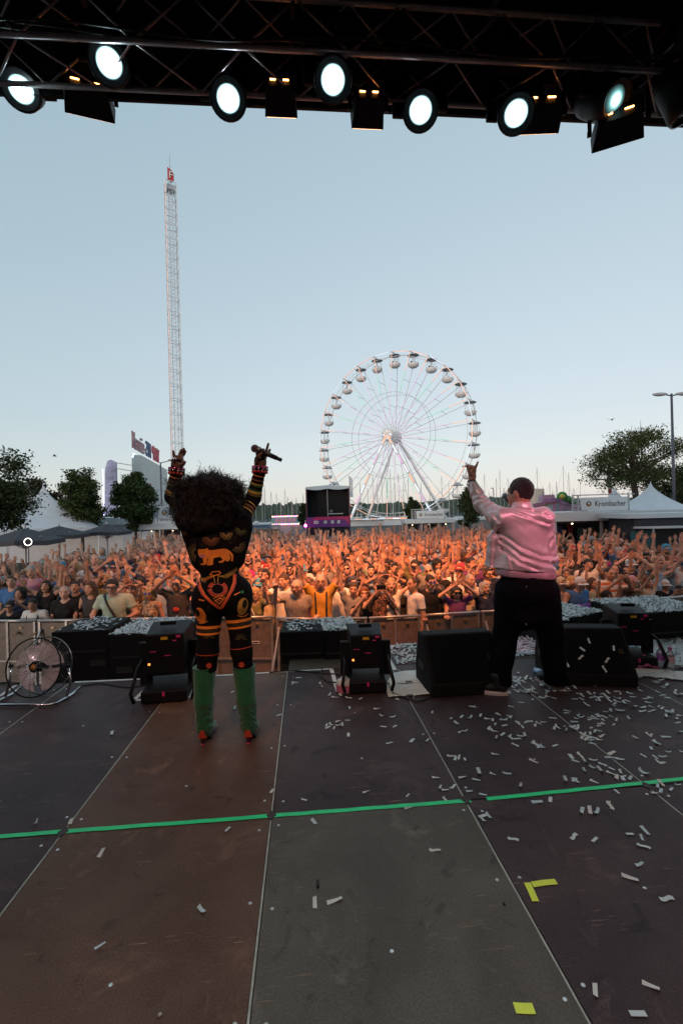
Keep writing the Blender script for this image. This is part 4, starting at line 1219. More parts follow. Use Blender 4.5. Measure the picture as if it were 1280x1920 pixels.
# ---- street lamps, masts, flags
lampm = mat('lamp_post_grey', (.12, .12, .14), .45, metal=.4, var=.15)
def street_lamp(px, pyt, dep, label, double=True, s=1.0):
    c = gat(px + 10, dep) if False else Vector((at(px, 900, dep).x, at(px, 900, dep).y, 0))
    h = at(px - 4, pyt, dep).z
    t = thing('street_lamp', label, 'street lamp', c, -YAW, 'street lamps')
    MB().cyl((0, 0, 0), (0, 0, h), .10 * s, .055 * s, n=10).build('post', lampm, t, True)
    MB().cyl((0, 0, 0), (0, 0, 1.0), .13 * s, n=10).build('post_base', lampm, t, True)
    for sg in ((-1, 1) if double else (1,)):
        ar = MB().cyl((0, 0, h - .12), (sg * .28 * s, 0, h - .06), .035 * s, n=8).build('arm', lampm, t)
        MB().ball((sg * .62 * s, 0, h - .02), .42 * s, 12, 6, None, 1, .35, .22).build('lamp_head', mat('lamp_head_pale', (.42, .43, .46), .4, var=.1), t, True)
        MB().ball((sg * .66 * s, 0, h - .07), .30 * s, 10, 6, None, 1, .3, .2).build('lamp_glass', mat('lamp_glass_off', (.3, .3, .3), .2, var=0), t, True)
street_lamp(1262, 738, 24, 'tall grey double-headed street lamp at the right edge')
def pole_lamp(px, pyt, dep, armpx, label):
    c = Vector((at(px, 900, dep).x, at(px, 900, dep).y, 0)); h = at(px, pyt, dep).z
    t = thing('street_lamp', label, 'street lamp', c, -YAW, 'street lamps')
    MB().cyl((0, 0, 0), (0, 0, h), .11, .06, n=8).build('post', lampm, t, True)
    e = armpx * dep / FP
    MB().cyl((0, 0, h - .05), (e, 0, h + .15), .035, n=6).build('arm', lampm, t)
    MB().box((e * 1.15, 0, h + .15), (abs(e) * .5 + .25, .25, .12)).build('lamp_head', lampm, t, bevel=.03)
pole_lamp(302, 867, 36, 20, 'grey single-arm street lamp left of the raised hand of the singer')
pole_lamp(118, 905, 60, -2, 'thin distant lamp pole left of the pointed tree')
pole_lamp(924, 917, 70, -2, 'thin distant lamp pole left of the head of the man')
def flag(px, py0, py1, dep, wpx, label, c, rz=0.0):
    b = gat(px, dep); z0, z1 = at(px, py1, dep).z, at(px, py0, dep).z
    t = thing('feather_flag', label, 'flag', b, rz - YAW, 'flags around the square')
    w_ = wpx * dep / FP
    MB().cyl((0, 0, 0), (0, 0, z1 + .1), .03, n=6).build('pole', grey_p, t)
    n = 10; V = []
    for i in range(n + 1):
        u = i / n; z = z0 + (z1 - z0) * u
        ww = w_ * (1 if u < .8 else math.sqrt(max(.02, 1 - ((u - .8) / .2) ** 2)))
        V += [(.03, .02, z), (.03 + ww * .5, .06 + .03 * math.sin(u * 7), z), (.03 + ww, .02 + .05 * math.sin(u * 9 + 1), z)]
    MB().add(V, [(3 * i + j, 3 * i + j + 1, 3 * i + j + 4, 3 * i + j + 3) for i in range(n) for j in (0, 1)]).build('cloth', c, t, True)
flag(36, 908, 930, 40, 7, 'white banner flag nearest the left tree', cloth_w)
flag(51, 911, 938, 40, 7, 'second white banner flag beside the left tent', cloth_w)
flag(1141, 890, 928, 38, 6, 'slim white flag with red foot above the right beer sign', mat('flag_white_red', (.6, .62, .64), .6))
flag(656, 893, 932, 55, 6, 'pale grey feather flag right of the black side stage', cloth_w)
MB().box((.1, -.02, at(1141, 921, 38).z), (.22, .05, .3)).build('red_foot', mat('flag_red', (.5, .06, .05), .6), [o for o in bpy.data.objects if o.name.startswith('feather_flag') and 'red foot' in o['label']][0])

# ---- sailing boats in the harbour
hull_p = [(0, 0), (1.0, -.9), (4, -1.3), (8, -1.1), (9.2, -.6), (9.2, .6), (8, 1.1), (4, 1.3), (1.0, .9)]
hull_me = MB().prism([(x - 4.5, y) for x, y in hull_p], 1.0).mesh('hull'); hull_me.materials.append(mat('boat_white', (.6, .62, .63), .3, var=.06))
cab_me = MB().box((.5, 0, 1.25), (3.6, 1.5, .5), None, .85).mesh('cabin'); cab_me.materials.append(MATS['boat_white'])
mast_m = mat('mast_grey', (.30, .30, .32), .4, metal=.5, var=.1)
mast_me = MB().cyl((0, 0, .9), (0, 0, 1.9), .09, .07, n=6).mesh('mast'); mast_me = MB().cyl((0, 0, 0), (0, 0, 1), .10, .07, n=6).mesh('mast'); mast_me.materials.append(mast_m)
boom_me = MB().cyl((0, 0, 2.2), (3.6, 0, 2.2), .12, n=6).mesh('boom'); boom_me.materials.append(mat('sail_cover', (.08, .12, .22), .8))
stay_me = MB().cyl((-4.3, 0, 1.0), (0, 0, 1), .03, n=3).mesh('stay')
masts = [(455, 900), (469, 895), (480, 930), (492, 925), (497, 912), (509, 922), (519, 925), (527, 940), (535, 917), (540, 932), (548, 936), (556, 933), (563, 944), (569, 925),
         (676, 905), (690, 915), (700, 890), (708, 905), (717, 885), (726, 898), (733, 880), (741, 905), (748, 888), (757, 902), (766, 896), (790, 905), (806, 912), (829, 893),
         (842, 905), (850, 915), (858, 925), (909, 888), (917, 922), (931, 896), (938, 882), (945, 915), (953, 896), (1008, 877), (1018, 912), (1031, 905), (1036, 920), (1044, 903), (1057, 872), (1067, 886), (1076, 915), (1088, 897)]
ORDN = 'first second third fourth fifth sixth seventh eighth ninth tenth eleventh twelfth thirteenth fourteenth fifteenth sixteenth seventeenth eighteenth'.split()
grp = {0: 'sailboat with bare mast left of the side stage', 1: 'sailboat with bare mast seen through the wheel', 2: 'sailboat with bare mast behind the man'}
for i, (px, py) in enumerate(masts):
    d_ = 128 + NR.rand() * 45
    c = gat(px, d_, -1.25); h = at(px, py, d_).z + 1.25
    gi_ = 0 if px < 600 else 1 if px < 880 else 2
    k_ = sorted(q for q, _ in masts if (0 if q < 600 else 1 if q < 880 else 2) == gi_).index(px)
    t = thing('sailboat', grp[gi_] + ', ' + ORDN[k_] + ' from the left', 'sailboat', c, NR.uniform(-.5, .5) + (PI / 2 if i % 3 else 0), 'sailboats in the harbour')
    inst('hull', hull_me, None, t); inst('cabin', cab_me, None, t)
    m_ = inst('mast', mast_me, None, t); m_.scale = (1, 1, h)
    inst('boom', boom_me, None, t)
    MB().cyl((-4.3, 0, 1.0), (0, 0, h * .97), .022, n=3).build('stay', mast_m, t)
    MB().cyl((4.3, 0, 1.0), (0, 0, h * .97), .022, n=3).build('stay', mast_m, t)
    MB().bar((0, -.55, h * .62), (0, .55, h * .62), .04).build('spreader', mast_m, t)

# ---- two birds high up
for px, py, d_, lb in ((103, 855, 60, 'small dark gull gliding above the pointed tree'), (1146, 787, 60, 'small dark bird high above the right beer sign')):
    p = at(px, py, d_)
    t = thing('flying_bird', lb, 'bird', p, .4)
    MB().ball((0, 0, 0), .12, 8, 5, None, 2.2, .8, .7).build('body', mat('bird_grey', (.10, .10, .11), .8), t, True)
    for s in (-1, 1): MB().add([(-.1, 0, .03), (.12, 0, .03), (.05, s * .35, .18), (-.12, s * .35, .17), (-.15, s * .75, .05)], [(0, 1, 2, 3), (3, 2, 4)]).build('wing', MATS['bird_grey'], t)

# ================================================================== BARRIER, PIT AND STAGE PROPS
# ---- crowd barrier: one thing per section
bar_pts = [on_z(*p, 1.15) for p in ((-40, 1164), (70, 1164), (180, 1162), (300, 1160), (400, 1158), (514, 1157))]
rail_m = mat('barrier_rail', (.42, .41, .40), .38, metal=.7, var=.2, scale=15)
pan_m = mat('barrier_mesh', (.15, .125, .11), .6, metal=.3, var=.3, scale=10)
def barrier_line(pts, names):
    for i in range(len(pts) - 1):
        a, b = Vector((pts[i].x, pts[i].y, 0)), Vector((pts[i + 1].x, pts[i + 1].y, 0))
        L = (b - a).length - .03
        mid = (a + b) / 2; rz = math.atan2(b.y - a.y, b.x - a.x)
        t = thing('crowd_barrier', names[i], 'barrier', mid, rz, 'crowd barrier sections in front of the audience')
        MB().cyl((-L / 2, 0, 1.15), (L / 2, 0, 1.15), .024, n=10).build('top_rail', rail_m, t, True)
        n = max(2, round(L / .55)); 
        for q in range(n + 1):
            x = -L / 2 + .03 + q * (L - .06) / n
            MB().bar((x, 0, 0), (x, 0, 1.14), .035, .04).build('post', rail_m, t)
            if q < n:
                wq = (L - .06) / n - .045
                MB().box((x + (L - .06) / n / 2, .01, .78), (wq, .012, .66)).build('panel', pan_m, t)
                MB().box((x + (L - .06) / n / 2, .01, .25), (wq, .012, .36)).build('panel', pan_m, t)
                MB().box((x + (L - .06) / n / 2, -.01, .445), (wq, .02, .03)).build('cross_bar', rail_m, t)
                MB().box((x + (L - .06) / n / 2, -.01, 1.03), (.055, .02, .022)).build('latch', mat('brass_latch', (.45, .30, .16), .4, metal=.8, var=.1), t)
        for s in (-1,):
            MB().bar((s * (L / 2 - .06), -.02, 1.0), (s * (L / 2 - .06), -.62, .02), .03).build('brace', rail_m, t)
        MB().box((0, -.35, .015), (L, .75, .012)).build('foot_plate', pan_m, t)
        if i % 3 == 1:
            MB().box((.2, -.002, .72), (.13, .006, .05)).build('sticker', mat('sticker_paper', (.5, .48, .42), .6, var=.1), t)
            MB().box((.2, -.0065, .72), (.10, .002, .022)).build('sticker_print', txt_dark, t)
barrier_line(bar_pts, ['barrier section at the left edge of the photo', 'barrier section under the boy in the white shirt', 'barrier section under the man in the pale green shirt', 'barrier section left of the singer', 'barrier section behind the legs of the singer'])
bp2 = [on_z(*p, 1.15) for p in ((516, 1159), (600, 1161), (690, 1159), (790, 1154), (900, 1147), (1010, 1142))]
barrier_line(bp2, ['barrier section under the man in the grey printed shirt', 'barrier section under the man with dark suspenders', 'barrier section left of the black wedge', 'barrier section above the black wedge', 'barrier section behind the legs of the man'])
bp3 = [on_z(*p, 1.15) for p in ((1022, 1143), (1110, 1133), (1200, 1125), (1320, 1115))]
barrier_line(bp3, ['barrier section under the purple cloth', 'barrier section right of the purple cloth', 'barrier section at the right edge'])
BARLINE = [Vector((p.x, p.y, 0)) for p in bar_pts + bp2 + bp3]
def bar_y(x):
    for a, b in zip(BARLINE, BARLINE[1:]):
        if a.x <= x <= b.x: return a.y + (b.y - a.y) * (x - a.x) / max(1e-6, b.x - a.x)
    return BARLINE[0].y + .4 if x < BARLINE[0].x else BARLINE[-1].y + .4
# purple cloth over the rail
pc0, pc1 = on_z(1040, 1141, 1.17), on_z(1118, 1133, 1.17)
V = []
for i in range(25):
    p = pc0.lerp(pc1, i / 24)
    for j, (dy, dz) in enumerate(((.12, -.22), (.06, -.02), (.0, .035), (-.06, .0), (-.10, -.16), (-.11, -.28))):
        e = .02 * math.sin(i * 1.3 + j) + .012 * math.sin(i * 2.9 + j * 2)
        V.append(p + Vector((.0, dy + e, dz + e * .6)))
o = MB().add(V, [(i * 6 + j, i * 6 + j + 1, (i + 1) * 6 + j + 1, (i + 1) * 6 + j) for i in range(24) for j in range(5)]).build('draped_cloth', mat('purple_cloth', (.10, .02, .22), .8, var=.2, scale=10), None, True)
o.modifiers.new('thick', 'SOLIDIFY').thickness = .012
tag(o, 'purple cloth draped over the barrier under the man in the blue sleeveless shirt', 'cloth')

# ---- pit loudspeakers
spk = mat('speaker_black', (.008, .008, .009), .8, var=.25, scale=20, bump=.25, bscale=150, spec=.2)
lab_pink = mat('pink_label', (.62, .03, .20), .5, var=0); lab_yel = mat('yellow_label', (.62, .34, .02), .5, var=0); lab_or = mat('orange_light', (.9, .3, .05), .4, var=0, emit=(1, .3, .05), estr=1.2)
def speaker_box(pl, pr, z, dpt, label, z0=0.0):
    """pl, pr: pixels of the near top corners at height z"""
    a, b = on_z(*pl, z), on_z(*pr, z)
    L = (b - a).length; mid = (a + b) / 2; rz = math.atan2(b.y - a.y, b.x - a.x)
    t = thing('subwoofer', label, 'loudspeaker', (mid.x, mid.y, z0), rz, 'loudspeaker boxes in the pit')
    h = z - z0
    MB().box((0, dpt / 2, h / 2), (L, dpt, h)).build('cabinet', spk, t, bevel=.012)
    for s in (-1, 1): MB().box((s * L * .3, -.006, h - .35), (.16, .012, .06)).build('handle', mat('handle_black', (.03, .03, .03), .5), t)
    MB().box((0, -.008, h - .22), (L * .9, .006, .02)).build('trim', mat('dark_trim', (.02, .02, .022), .5), t)
    for s in (-1, 1): MB().box((s * (L / 2 - .05), dpt + .012, h / 2), (.03, .02, h * .8)).build('grille_bar', spk, t)
    MB().box((0, dpt + .01, h / 2), (L * .84, .012, h * .86)).build('grille', mat('grille_dark', (.02, .02, .02), .7), t)
    return t, a, b
TOPS = []
for pl, pr, z, dp, lb in (((96, 1186), (204, 1181), 1.70, .62, 'black subwoofer at the far left with few confetti'),
                          ((206, 1192), (338, 1188), 1.72, .66, 'black subwoofer left of the singer thick with confetti'),
                          ((524, 1186), (606, 1183), 1.70, .52, 'black subwoofer right of the singer with scattered confetti'),
                          ((607, 1185), (668, 1182), 1.70, .52, 'black subwoofer behind the middle floor light thick with confetti')):
    t, a, b = speaker_box(pl, pr, z, dp, lb); TOPS.append((a, b, dp, z, lb))
for pl, pr, z, dp, lb in (((1020, 1168), (1066, 1164), 1.66, .55, 'black subwoofer right of the man with confetti on top'),
                          ((1072, 1160), (1132, 1148), 1.66, .55, 'black subwoofer under the purple cloth thick with confetti'),
                          ((1200, 1152), (1330, 1142), 1.72, .75, 'black subwoofer at the right edge thick with confetti')):
    t, a, b = speaker_box(pl, pr, z, dp, lb); TOPS.append((a, b, dp, z, lb))

# ---- floor lights with labels (tilting wash on a yoke)
def floor_light(px, py, s, rz, label, lean=.0):
    p = on_z(px, py)
    t = thing('floor_light', label, 'stage light', p, rz, 'floor lights along the stage edge')
    MB().box((0, 0, .055), (.34 * s, .36 * s, .10)).build('base_box', hous, t, bevel=.015)
    MB().tube([(-.21 * s, -.2 * s, .03), (-.23 * s, -.21 * s, .10 * s), (-.20 * s, -.12 * s, .26 * s), (-.20 * s, .1 * s, .3 * s)], .014, 6).build('carry_frame', hous, t, True)
    MB().tube([(.21 * s, -.2 * s, .03), (.23 * s, -.21 * s, .10 * s), (.20 * s, -.12 * s, .26 * s), (.20 * s, .1 * s, .3 * s)], .014, 6).build('carry_frame', hous, t, True)
    for q in (-1, 1): MB().bar((q * .185 * s, .05, .08), (q * .185 * s, .05, .42 * s), .035, .10).build('yoke_arm', hous, t, bevel=.008)
    R = Matrix.Rotation(lean, 3, 'X')
    c = Vector((0, .06, .37 * s))
    hb = MB()
    prof = [(-.165, -.20, -.17), (.165, -.20, -.17), (.165, -.20, .17), (-.165, -.20, .17)]
    w_, h_ = .165 * s, .18 * s
    v = [(-w_ * .86, -.14 * s, -h_), (w_ * .86, -.14 * s, -h_), (w_ * .86, -.17 * s, h_ * .8), (-w_ * .86, -.17 * s, h_ * .8), (-w_, .14 * s, -h_), (w_, .14 * s, -h_), (w_, .14 * s, h_), (-w_, .14 * s, h_)]
    hb.add([c + R @ Vector(x) for x in v], [(0, 1, 2, 3), (0, 4, 5, 1), (1, 5, 6, 2), (2, 6, 7, 3), (3, 7, 4, 0), (7, 6, 5, 4)])
    hd = hb.build('head', hous, t, bevel=.012)
    def lab(x, z, wd, hh, m, nm='label'):
        f = (z / h_ + 1) / 2; y = -.14 * s + (-.17 + .14) * s * f - .004
        MB().box(c + R @ Vector((x * w_, y, z)), (wd, .003, hh), R).build(nm, m, hd)
    lab(-.02, h_ * .62, .052, .022, lab_yel); lab(.62, h_ * .68, .034, .018, lab_pink); lab(.45, h_ * .5, .03, .009, lab_pink)
    lab(-.55, h_ * .05, .05, .006, lab_pink); lab(.1, -h_ * .15, .05, .006, lab_pink)
    lab(-.75, -h_ * .5, .016, .016, lab_or, 'indicator')
    MB().box((0, -.185 * s, .08), (.018, .004, .035)).build('label', lab_pink, t)
    MB().bar((-.06 * s, .02, .39 * s + h_), (.06 * s, .02, .39 * s + h_), .022, .03).build('top_handle', hous, t)
    return t
floor_light(318, 1302, 1.04, .06, 'black floor light with yellow label left of the singer')
floor_light(687, 1287, .90, -.05, 'black floor light with yellow label between jug and song sheets')
floor_light(1180, 1243, .95, -.22, 'black floor light with yellow label right of the second wedge')

# ---- stage wedges
def wedge(px, py, wd, h, dpt, rz, label):
    p = on_z(px, py)
    t = thing('stage_monitor', label, 'loudspeaker', p, rz, 'wedge monitors on the stage')
    w2 = wd / 2
    prof = [(-dpt / 2, 0), (dpt / 2, 0), (dpt / 2, h * .45), (dpt * .18, h), (-dpt * .12, h), (-dpt / 2, h * .25)]
    prof = [(-dpt / 2, .0), (dpt * .5, 0), (dpt * .5, h * .35), (dpt * .28, h), (-dpt * .02, h), (-dpt / 2, h * .22)]
    M = Matrix(((0, 0, 1, -w2), (1, 0, 0, 0), (0, 1, 0, 0), (0, 0, 0, 1)))
    MB().prism(prof, wd, M).build('cabinet', spk, t, bevel=.012)
    a, b = Vector((0, -dpt / 2, h * .22)), Vector((0, -dpt * .02, h))
    n = (b - a).cross(Vector((1, 0, 0))).normalized()
    if n.y > 0: n = -n
    up = (b - a).normalized(); c = (a + b) / 2 + n * .006; L = (b - a).length
    MB().add([c + Vector((sx * w2 * .9, 0, 0)) + up * sy * L * .45 + n * o for o in (0, .006) for sx, sy in ((-1, -1), (1, -1), (1, 1), (-1, 1))], [(3, 2, 1, 0), (4, 5, 6, 7), (0, 1, 5, 4), (1, 2, 6, 5), (2, 3, 7, 6), (3, 0, 4, 7)]).build('grille', mat('wedge_grille', (.006, .006, .007), .9, bump=.3, bscale=300, spec=.08), t)
    lg = MB().tube([c + Vector((w2 * .72, 0, 0)) + up * (-.02) + n * .009, c + Vector((w2 * .72, 0, 0)) + up * .012 + n * .009, c + Vector((w2 * .78, 0, 0)) + up * .012 + n * .009, c + Vector((w2 * .80, 0, 0)) + up * (-.02) + n * .009], .0016, 4, True)
    lg.build('badge', mat('badge_gold', (.5, .33, .1), .3, metal=.6, var=0), t)
    for s in (-1, 1): MB().box((s * (w2 + .003), .03, h * .4), (.008, .14, .05)).build('side_handle', mat('handle_black', (.03, .03, .03)), t)
    return t
wedge(858, 1284, .60, .44, .46, .03, 'black wedge monitor with a small gold badge beside the left foot of the man')
wedge(1092, 1266, .66, .42, .52, -.22, 'black wedge monitor with confetti behind the right foot of the man')

# ---- floor fan
def fan():
    c = on_z(76, 1306)
    t = thing('floor_fan', 'round caged chrome floor fan at the left stage edge', 'fan', c, rad(-8))
    chrome = mat('chrome', (.55, .54, .55), .22, metal=1.0, var=.1)
    blade = mat('fan_blade', (.75, .68, .68), .22, metal=.15, var=.25, scale=20)
    R_ = .235; hz = .255
    Ax = Matrix.Rotation(rad(78), 3, 'X')
    def P(r, a, d): return Vector((0, 0, hz)) + Ax @ Vector((r * math.cos(a), r * math.sin(a), d))
    for d in (-.07, .07):
        MB().tube([P(R_, i * PI / 20, d) for i in range(40)], .006, 6, True).build('guard_ring', hous if d > 0 else mat('dark_chrome', (.2, .2, .21), .3, metal=.9), t, True)
    for k, r in enumerate(np.linspace(.05, .215, 9)):
        for d in (-.075, .075):
            MB().tube([P(r, i * PI / 16, d * (1.18 - .35 * (r / R_) ** 2)) for i in range(32)], .0011, 4, True).build('guard_wire', MATS['dark_chrome'], t, True)
    for i in range(12):
        for d in (-.08, .08):
            MB().tube([P(.03, i * PI / 6, d * 1.15), P(.14, i * PI / 6, d * 1.1), P(R_, i * PI / 6, d * .88)], .002, 4).build('guard_spoke', MATS['dark_chrome'], t, True)
    for i in range(4):
        a0 = i * PI / 2 + .6; V = []
        for j in range(7):
            u = j / 6
            for q, r in enumerate((.045, .10, .16, .20)):
                a = a0 + (u - .5) * (1.15 + .3 * r / .2) + .25 * (r / .2)
                V.append(P(r, a, .05 * (u - .5) * (1.3 - r * 2)))
        MB().add(V, [(j * 4 + q, j * 4 + q + 1, (j + 1) * 4 + q + 1, (j + 1) * 4 + q) for j in range(6) for q in range(3)]).build('blade', blade, t, True)
    MB().cyl(P(0, 0, -.06), P(0, 0, .06), .045, n=14).build('motor', hous, t, True)
    MB().cyl(P(0, 0, .06), P(0, 0, .075), .024, n=14).build('hub_cap', mat('amber_cap', (.5, .22, .03), .4), t, True)
    MB().tube([(-.27, .12, .03), (-.265, .02, .012), (-.265, -.16, .014), (-.22, -.2, .016), (.22, -.2, .016), (.265, -.16, .014), (.265, .02, .012), (.27, .12, .03)], .011, 8).build('stand_tube', chrome, t, True)
    for s in (-1, 1):
        MB().tube([(s * .265, -.05, .015), (s * .268, 0, .12), (s * .25, 0, hz)], .011, 8).build('stand_arm', chrome, t, True)
        MB().ball((s * .25, 0, hz), .02, 8, 6).build('pivot_knob', hous, t, True)
fan()

# ---- small things on the deck
p = on_z(645, 1297)
jg = thing('plastic_jug', 'squat translucent jug half full of pink liquid by the floor light', 'jug', p, .2)
MB().lathe([(.050, .0), (.062, .006), (.064, .02), (.064, .075), (.056, .098), (.030, .112), (.022, .114)], n=20).build('jug_body', mat('frosted_plastic', (.75, .66, .68), .35, var=.05, trans=.25), jg, True)
MB().lathe([(.0655, .014), (.0655, .068)], n=20, caps=False).build('liquid_band', mat('pink_liquid', (.55, .14, .26), .3, var=.08), jg, True)
MB().cyl((0, 0, .112), (0, 0, .126), .02, n=12).build('cap', white_p, jg)
pc = on_z(560, 1276)
cb = [on_z(604, 1256) + Vector((0, 0, .008)), on_z(600, 1270) + Vector((0, 0, .009)), on_z(615, 1280) + Vector((0, 0, .008)), on_z(633, 1284) + Vector((0, 0, .02))]
tag(MB().tube(cb, .006, 6).build('signal_cable', MATS['black_rubber'], None, True), 'short black cable curling beside the pink jug', 'cable')
paper = mat('paper_white', (.66, .66, .64), .7, var=.05, scale=5)
def sheet(name, px, label, cat, lines=True):
    P4 = [on_z(*q) for q in px]
    V = []; n = 8
    for i in range(n + 1):
        for j in range(n + 1):
            u, v = i / n, j / n
            p = P4[0].lerp(P4[1], u).lerp(P4[3].lerp(P4[2], u), v)
            p = p + Vector((0, 0, .004 + .006 * math.sin(u * 5 + v * 3 + px[0][0]) ** 2 + .005 * (v > .8 and u > .5)))
            V.append(p)
    o = MB().add(V, [(i * (n + 1) + j, (i + 1) * (n + 1) + j, (i + 1) * (n + 1) + j + 1, i * (n + 1) + j + 1) for i in range(n) for j in range(n)]).build(name, paper, None, True)
    o.modifiers.new('thick', 'SOLIDIFY').thickness = .0008
    tag(o, label, cat)
    if lines:
        ink = mat('grey_ink', (.30, .30, .32), .7, var=0)
        for q in range(11):
            v = .1 + q * .078
            L_ = .35 + .5 * NR.rand()
            a = P4[0].lerp(P4[3], v); b = P4[1].lerp(P4[2], v)
            s0, s1 = a.lerp(b, .08), a.lerp(b, .08 + L_ * .9)
            d_ = (P4[3] - P4[0]).normalized() * .003
            MB().sheet([x + Vector((0, 0, .0125)) for x in (s0, s1, s1 + d_, s0 + d_)]).build('print_line', ink, o)
    return o
sheet('song_sheet', [(738, 1262), (792, 1256), (796, 1281), (722, 1285)], 'white song sheet taped down farther back by the wedge', 'paper')
sheet('song_sheet', [(720, 1286), (798, 1281), (814, 1304), (728, 1308)], 'white song sheet taped down in front by the wedge', 'paper')
for px, lb in (((766, 1281), 'small black tape on the song sheets between both pages'), ((768, 1307), 'small black tape at the lower edge of the song sheets')):
    p = on_z(*px)
    tag(MB().box((0, 0, 0), (.055, .03, .0012)).build('tape_patch', mat('black_gaffer', (.012, .012, .012), .6), None, loc=p + Vector((0, 0, .015))), lb, 'tape', 'black tape on the song sheets')
sheet('cloth_strip', [(1168, 1250), (1300, 1262), (1300, 1280), (1160, 1264)], 'long white paper lying below the water bottles', 'paper', False)
pv = on_z(1205, 1250)
tw_ = thing('pink_towel', 'crumpled pink towel between the floor light and the bottles', 'towel', pv, -.2)
mb = MB(); V = []
for i in range(11):
    for j in range(9):
        u, v = i / 10 - .5, j / 8 - .5
        V.append((u * .17, v * .17, .09 * math.exp(-(u * u + v * v) * 5) + .02 * math.sin(i * 1.4 + j * .7) * math.sin(j * 1.1) + .012))
mb.add(V, [(i * 9 + j, (i + 1) * 9 + j, (i + 1) * 9 + j + 1, i * 9 + j + 1) for i in range(10) for j in range(8)])
o = mb.build('folds', mat('pink_terry', (.55, .12, .30), .9, var=.2, scale=30, bump=.5, bscale=300), tw_, True); o.modifiers.new('thick', 'SOLIDIFY').thickness = .01
def bottle(px, py, label, rz, capc):
    p = on_z(px, py)
    t = thing('water_bottle', label, 'bottle', p, rz, 'water bottles on the stage')
    MB().lathe([(.030, 0), (.033, .008), (.033, .05), (.031, .06), (.033, .07), (.033, .13), (.028, .155), (.014, .175), (.013, .19)], n=18).build('bottle_body', mat('clear_pet', (.75, .72, .78), .12, var=0, trans=.75), t, True)
    MB().lathe([(.0336, .075), (.0336, .128)], n=18, caps=False).build('bottle_label', capc, t, True)
    MB().cyl((0, 0, .188), (0, 0, .205), .016, n=12).build('bottle_cap', lab_pink, t, True)
bottle(1238, 1253, 'water bottle with a violet label, the left one of the pair', 0, mat('violet_label', (.35, .10, .42), .5, var=.2, scale=40))
bottle(1256, 1257, 'water bottle with a pale pink label, the right one of the pair', 0, mat('pale_pink_label', (.62, .36, .45), .5, var=.2, scale=40))
cn = on_z(1013, 1268)
dk = thing('drink_can', 'silver blue drink can lying behind the right shoe of the man', 'can', cn + Vector((0, 0, .033)), -.9)
MB().cyl((-.055, 0, 0), (.055, 0, 0), .031, n=16).build('can_body', mat('can_blue', (.35, .45, .60), .3, metal=.7, var=.5, scale=20), dk, True)
MB().cyl((.055, 0, 0), (.063, 0, 0), .029, .025, n=16).build('can_lid', mat('can_alu', (.6, .6, .62), .3, metal=.9), dk, True)
ct = on_z(596, 1660)
tag(MB().cyl((0, -.016, .006), (0, .016, .006), .006, n=8).build('cork_stub', mat('dark_cork', (.03, .018, .015), .8, var=.4, scale=60), None, loc=ct), 'small dark stub lying on the grey deck panel', 'stub')
for k_, (px, py, r_) in enumerate(((1249, 1686, .016), (944, 1696, .006), (300, 1905, .007), (262, 1624, .004))):
    if k_ == 0: continue
    p = on_z(px, py)
    tag(MB().ball((0, 0, r_ * .5), r_, 7, 4, None, 1, 1, .6).build('plaster_crumb', mat(f'crumb_{k_}', (.4, .38, .33) if k_ != 1 else (.04, .03, .03), .8), None, True, loc=p), ['', 'dark crumb near the yellow corner mark', 'pale crumb at the bottom edge on the left', 'pale crumb on the left brown panel'][k_], 'crumb')

# ---- confetti
conf_m = [mat('confetti_white', (.60, .66, .68), .55, var=.05), mat('confetti_cool', (.50, .58, .61), .5, var=.05), mat('confetti_warm', (.64, .62, .58), .6, var=.05)]
def conf_mesh(k):
    L, W = .046 + .004 * (k % 3), .0150 + .0015 * (k % 2)
    n = 6; V = []
    curl = [0, .0006, .0015, 0, .005, .001, 0, .011][k]
    for i in range(n + 1):
        u = i / n - .5
        z = .0014 + max(0, curl) * (2 * u) ** 2 + (abs(min(0, curl)) * (1 - 4 * u * u))
        tw = .004 * u * (k % 3)
        bend = .006 * (k == 7) * (4 * u * u) + .006 * (k % 4 == 2) * math.sin(u * 5)
        V += [(u * L, -W / 2 + bend, z + tw), (u * L, W / 2 + bend, z - tw * (z > .004))]
    me = MB().add(V, [(2 * i, 2 * i + 2, 2 * i + 3, 2 * i + 1) for i in range(n)]).mesh('confetti_strip', True)
    me.materials.append(conf_m[k % 3])
    return me
CM = [conf_mesh(k) for k in range(8)]
spots = [(210, 1376), (68, 1544), (190, 1600), (378, 1707), (188, 1774), (427, 1556), (510, 1484), (570, 1500), (588, 1541), (817, 1459), (686, 1485), (764, 1492), (765, 1516), (590, 1694), (627, 1690), (815, 1595), (133, 1541),
         (1010, 1400), (928, 1415), (898, 1449), (923, 1452), (950, 1451), (975, 1476), (1006, 1504), (1060, 1464), (1078, 1464), (1095, 1445), (1110, 1440), (1126, 1445), (1155, 1457), (1105, 1520), (1143, 1511), (1118, 1524), (1075, 1569), (1114, 1575), (1180, 1565), (1202, 1571), (1208, 1558), (1206, 1588), (1197, 1622), (1180, 1647), (1249, 1686), (1115, 1858), (1219, 1850), (1195, 1902), (905, 1538), (916, 1531), (1232, 1475), (1270, 1472), (1180, 1460), (1238, 1483), (1002, 1395), (1040, 1398), (970, 1386), (1018, 1402), (880, 1347),
         (612, 1360), (634, 1361), (653, 1378), (730, 1394), (772, 1389), (799, 1390), (740, 1362), (810, 1336), (716, 1343), (736, 1345), (655, 1327), (600, 1281), (676, 1310), (706, 1329), (628, 1308), (617, 1304), (654, 1309), (745, 1312), (524, 1341), (560, 1271), (553, 1280), (548, 1283), (604, 1289), (640, 1305), (436, 1298), (440, 1328), (1031, 1500)]
rr = random.Random(5)
conf_n = 0
LBL = 'white paper confetti strip lying on the stage deck'
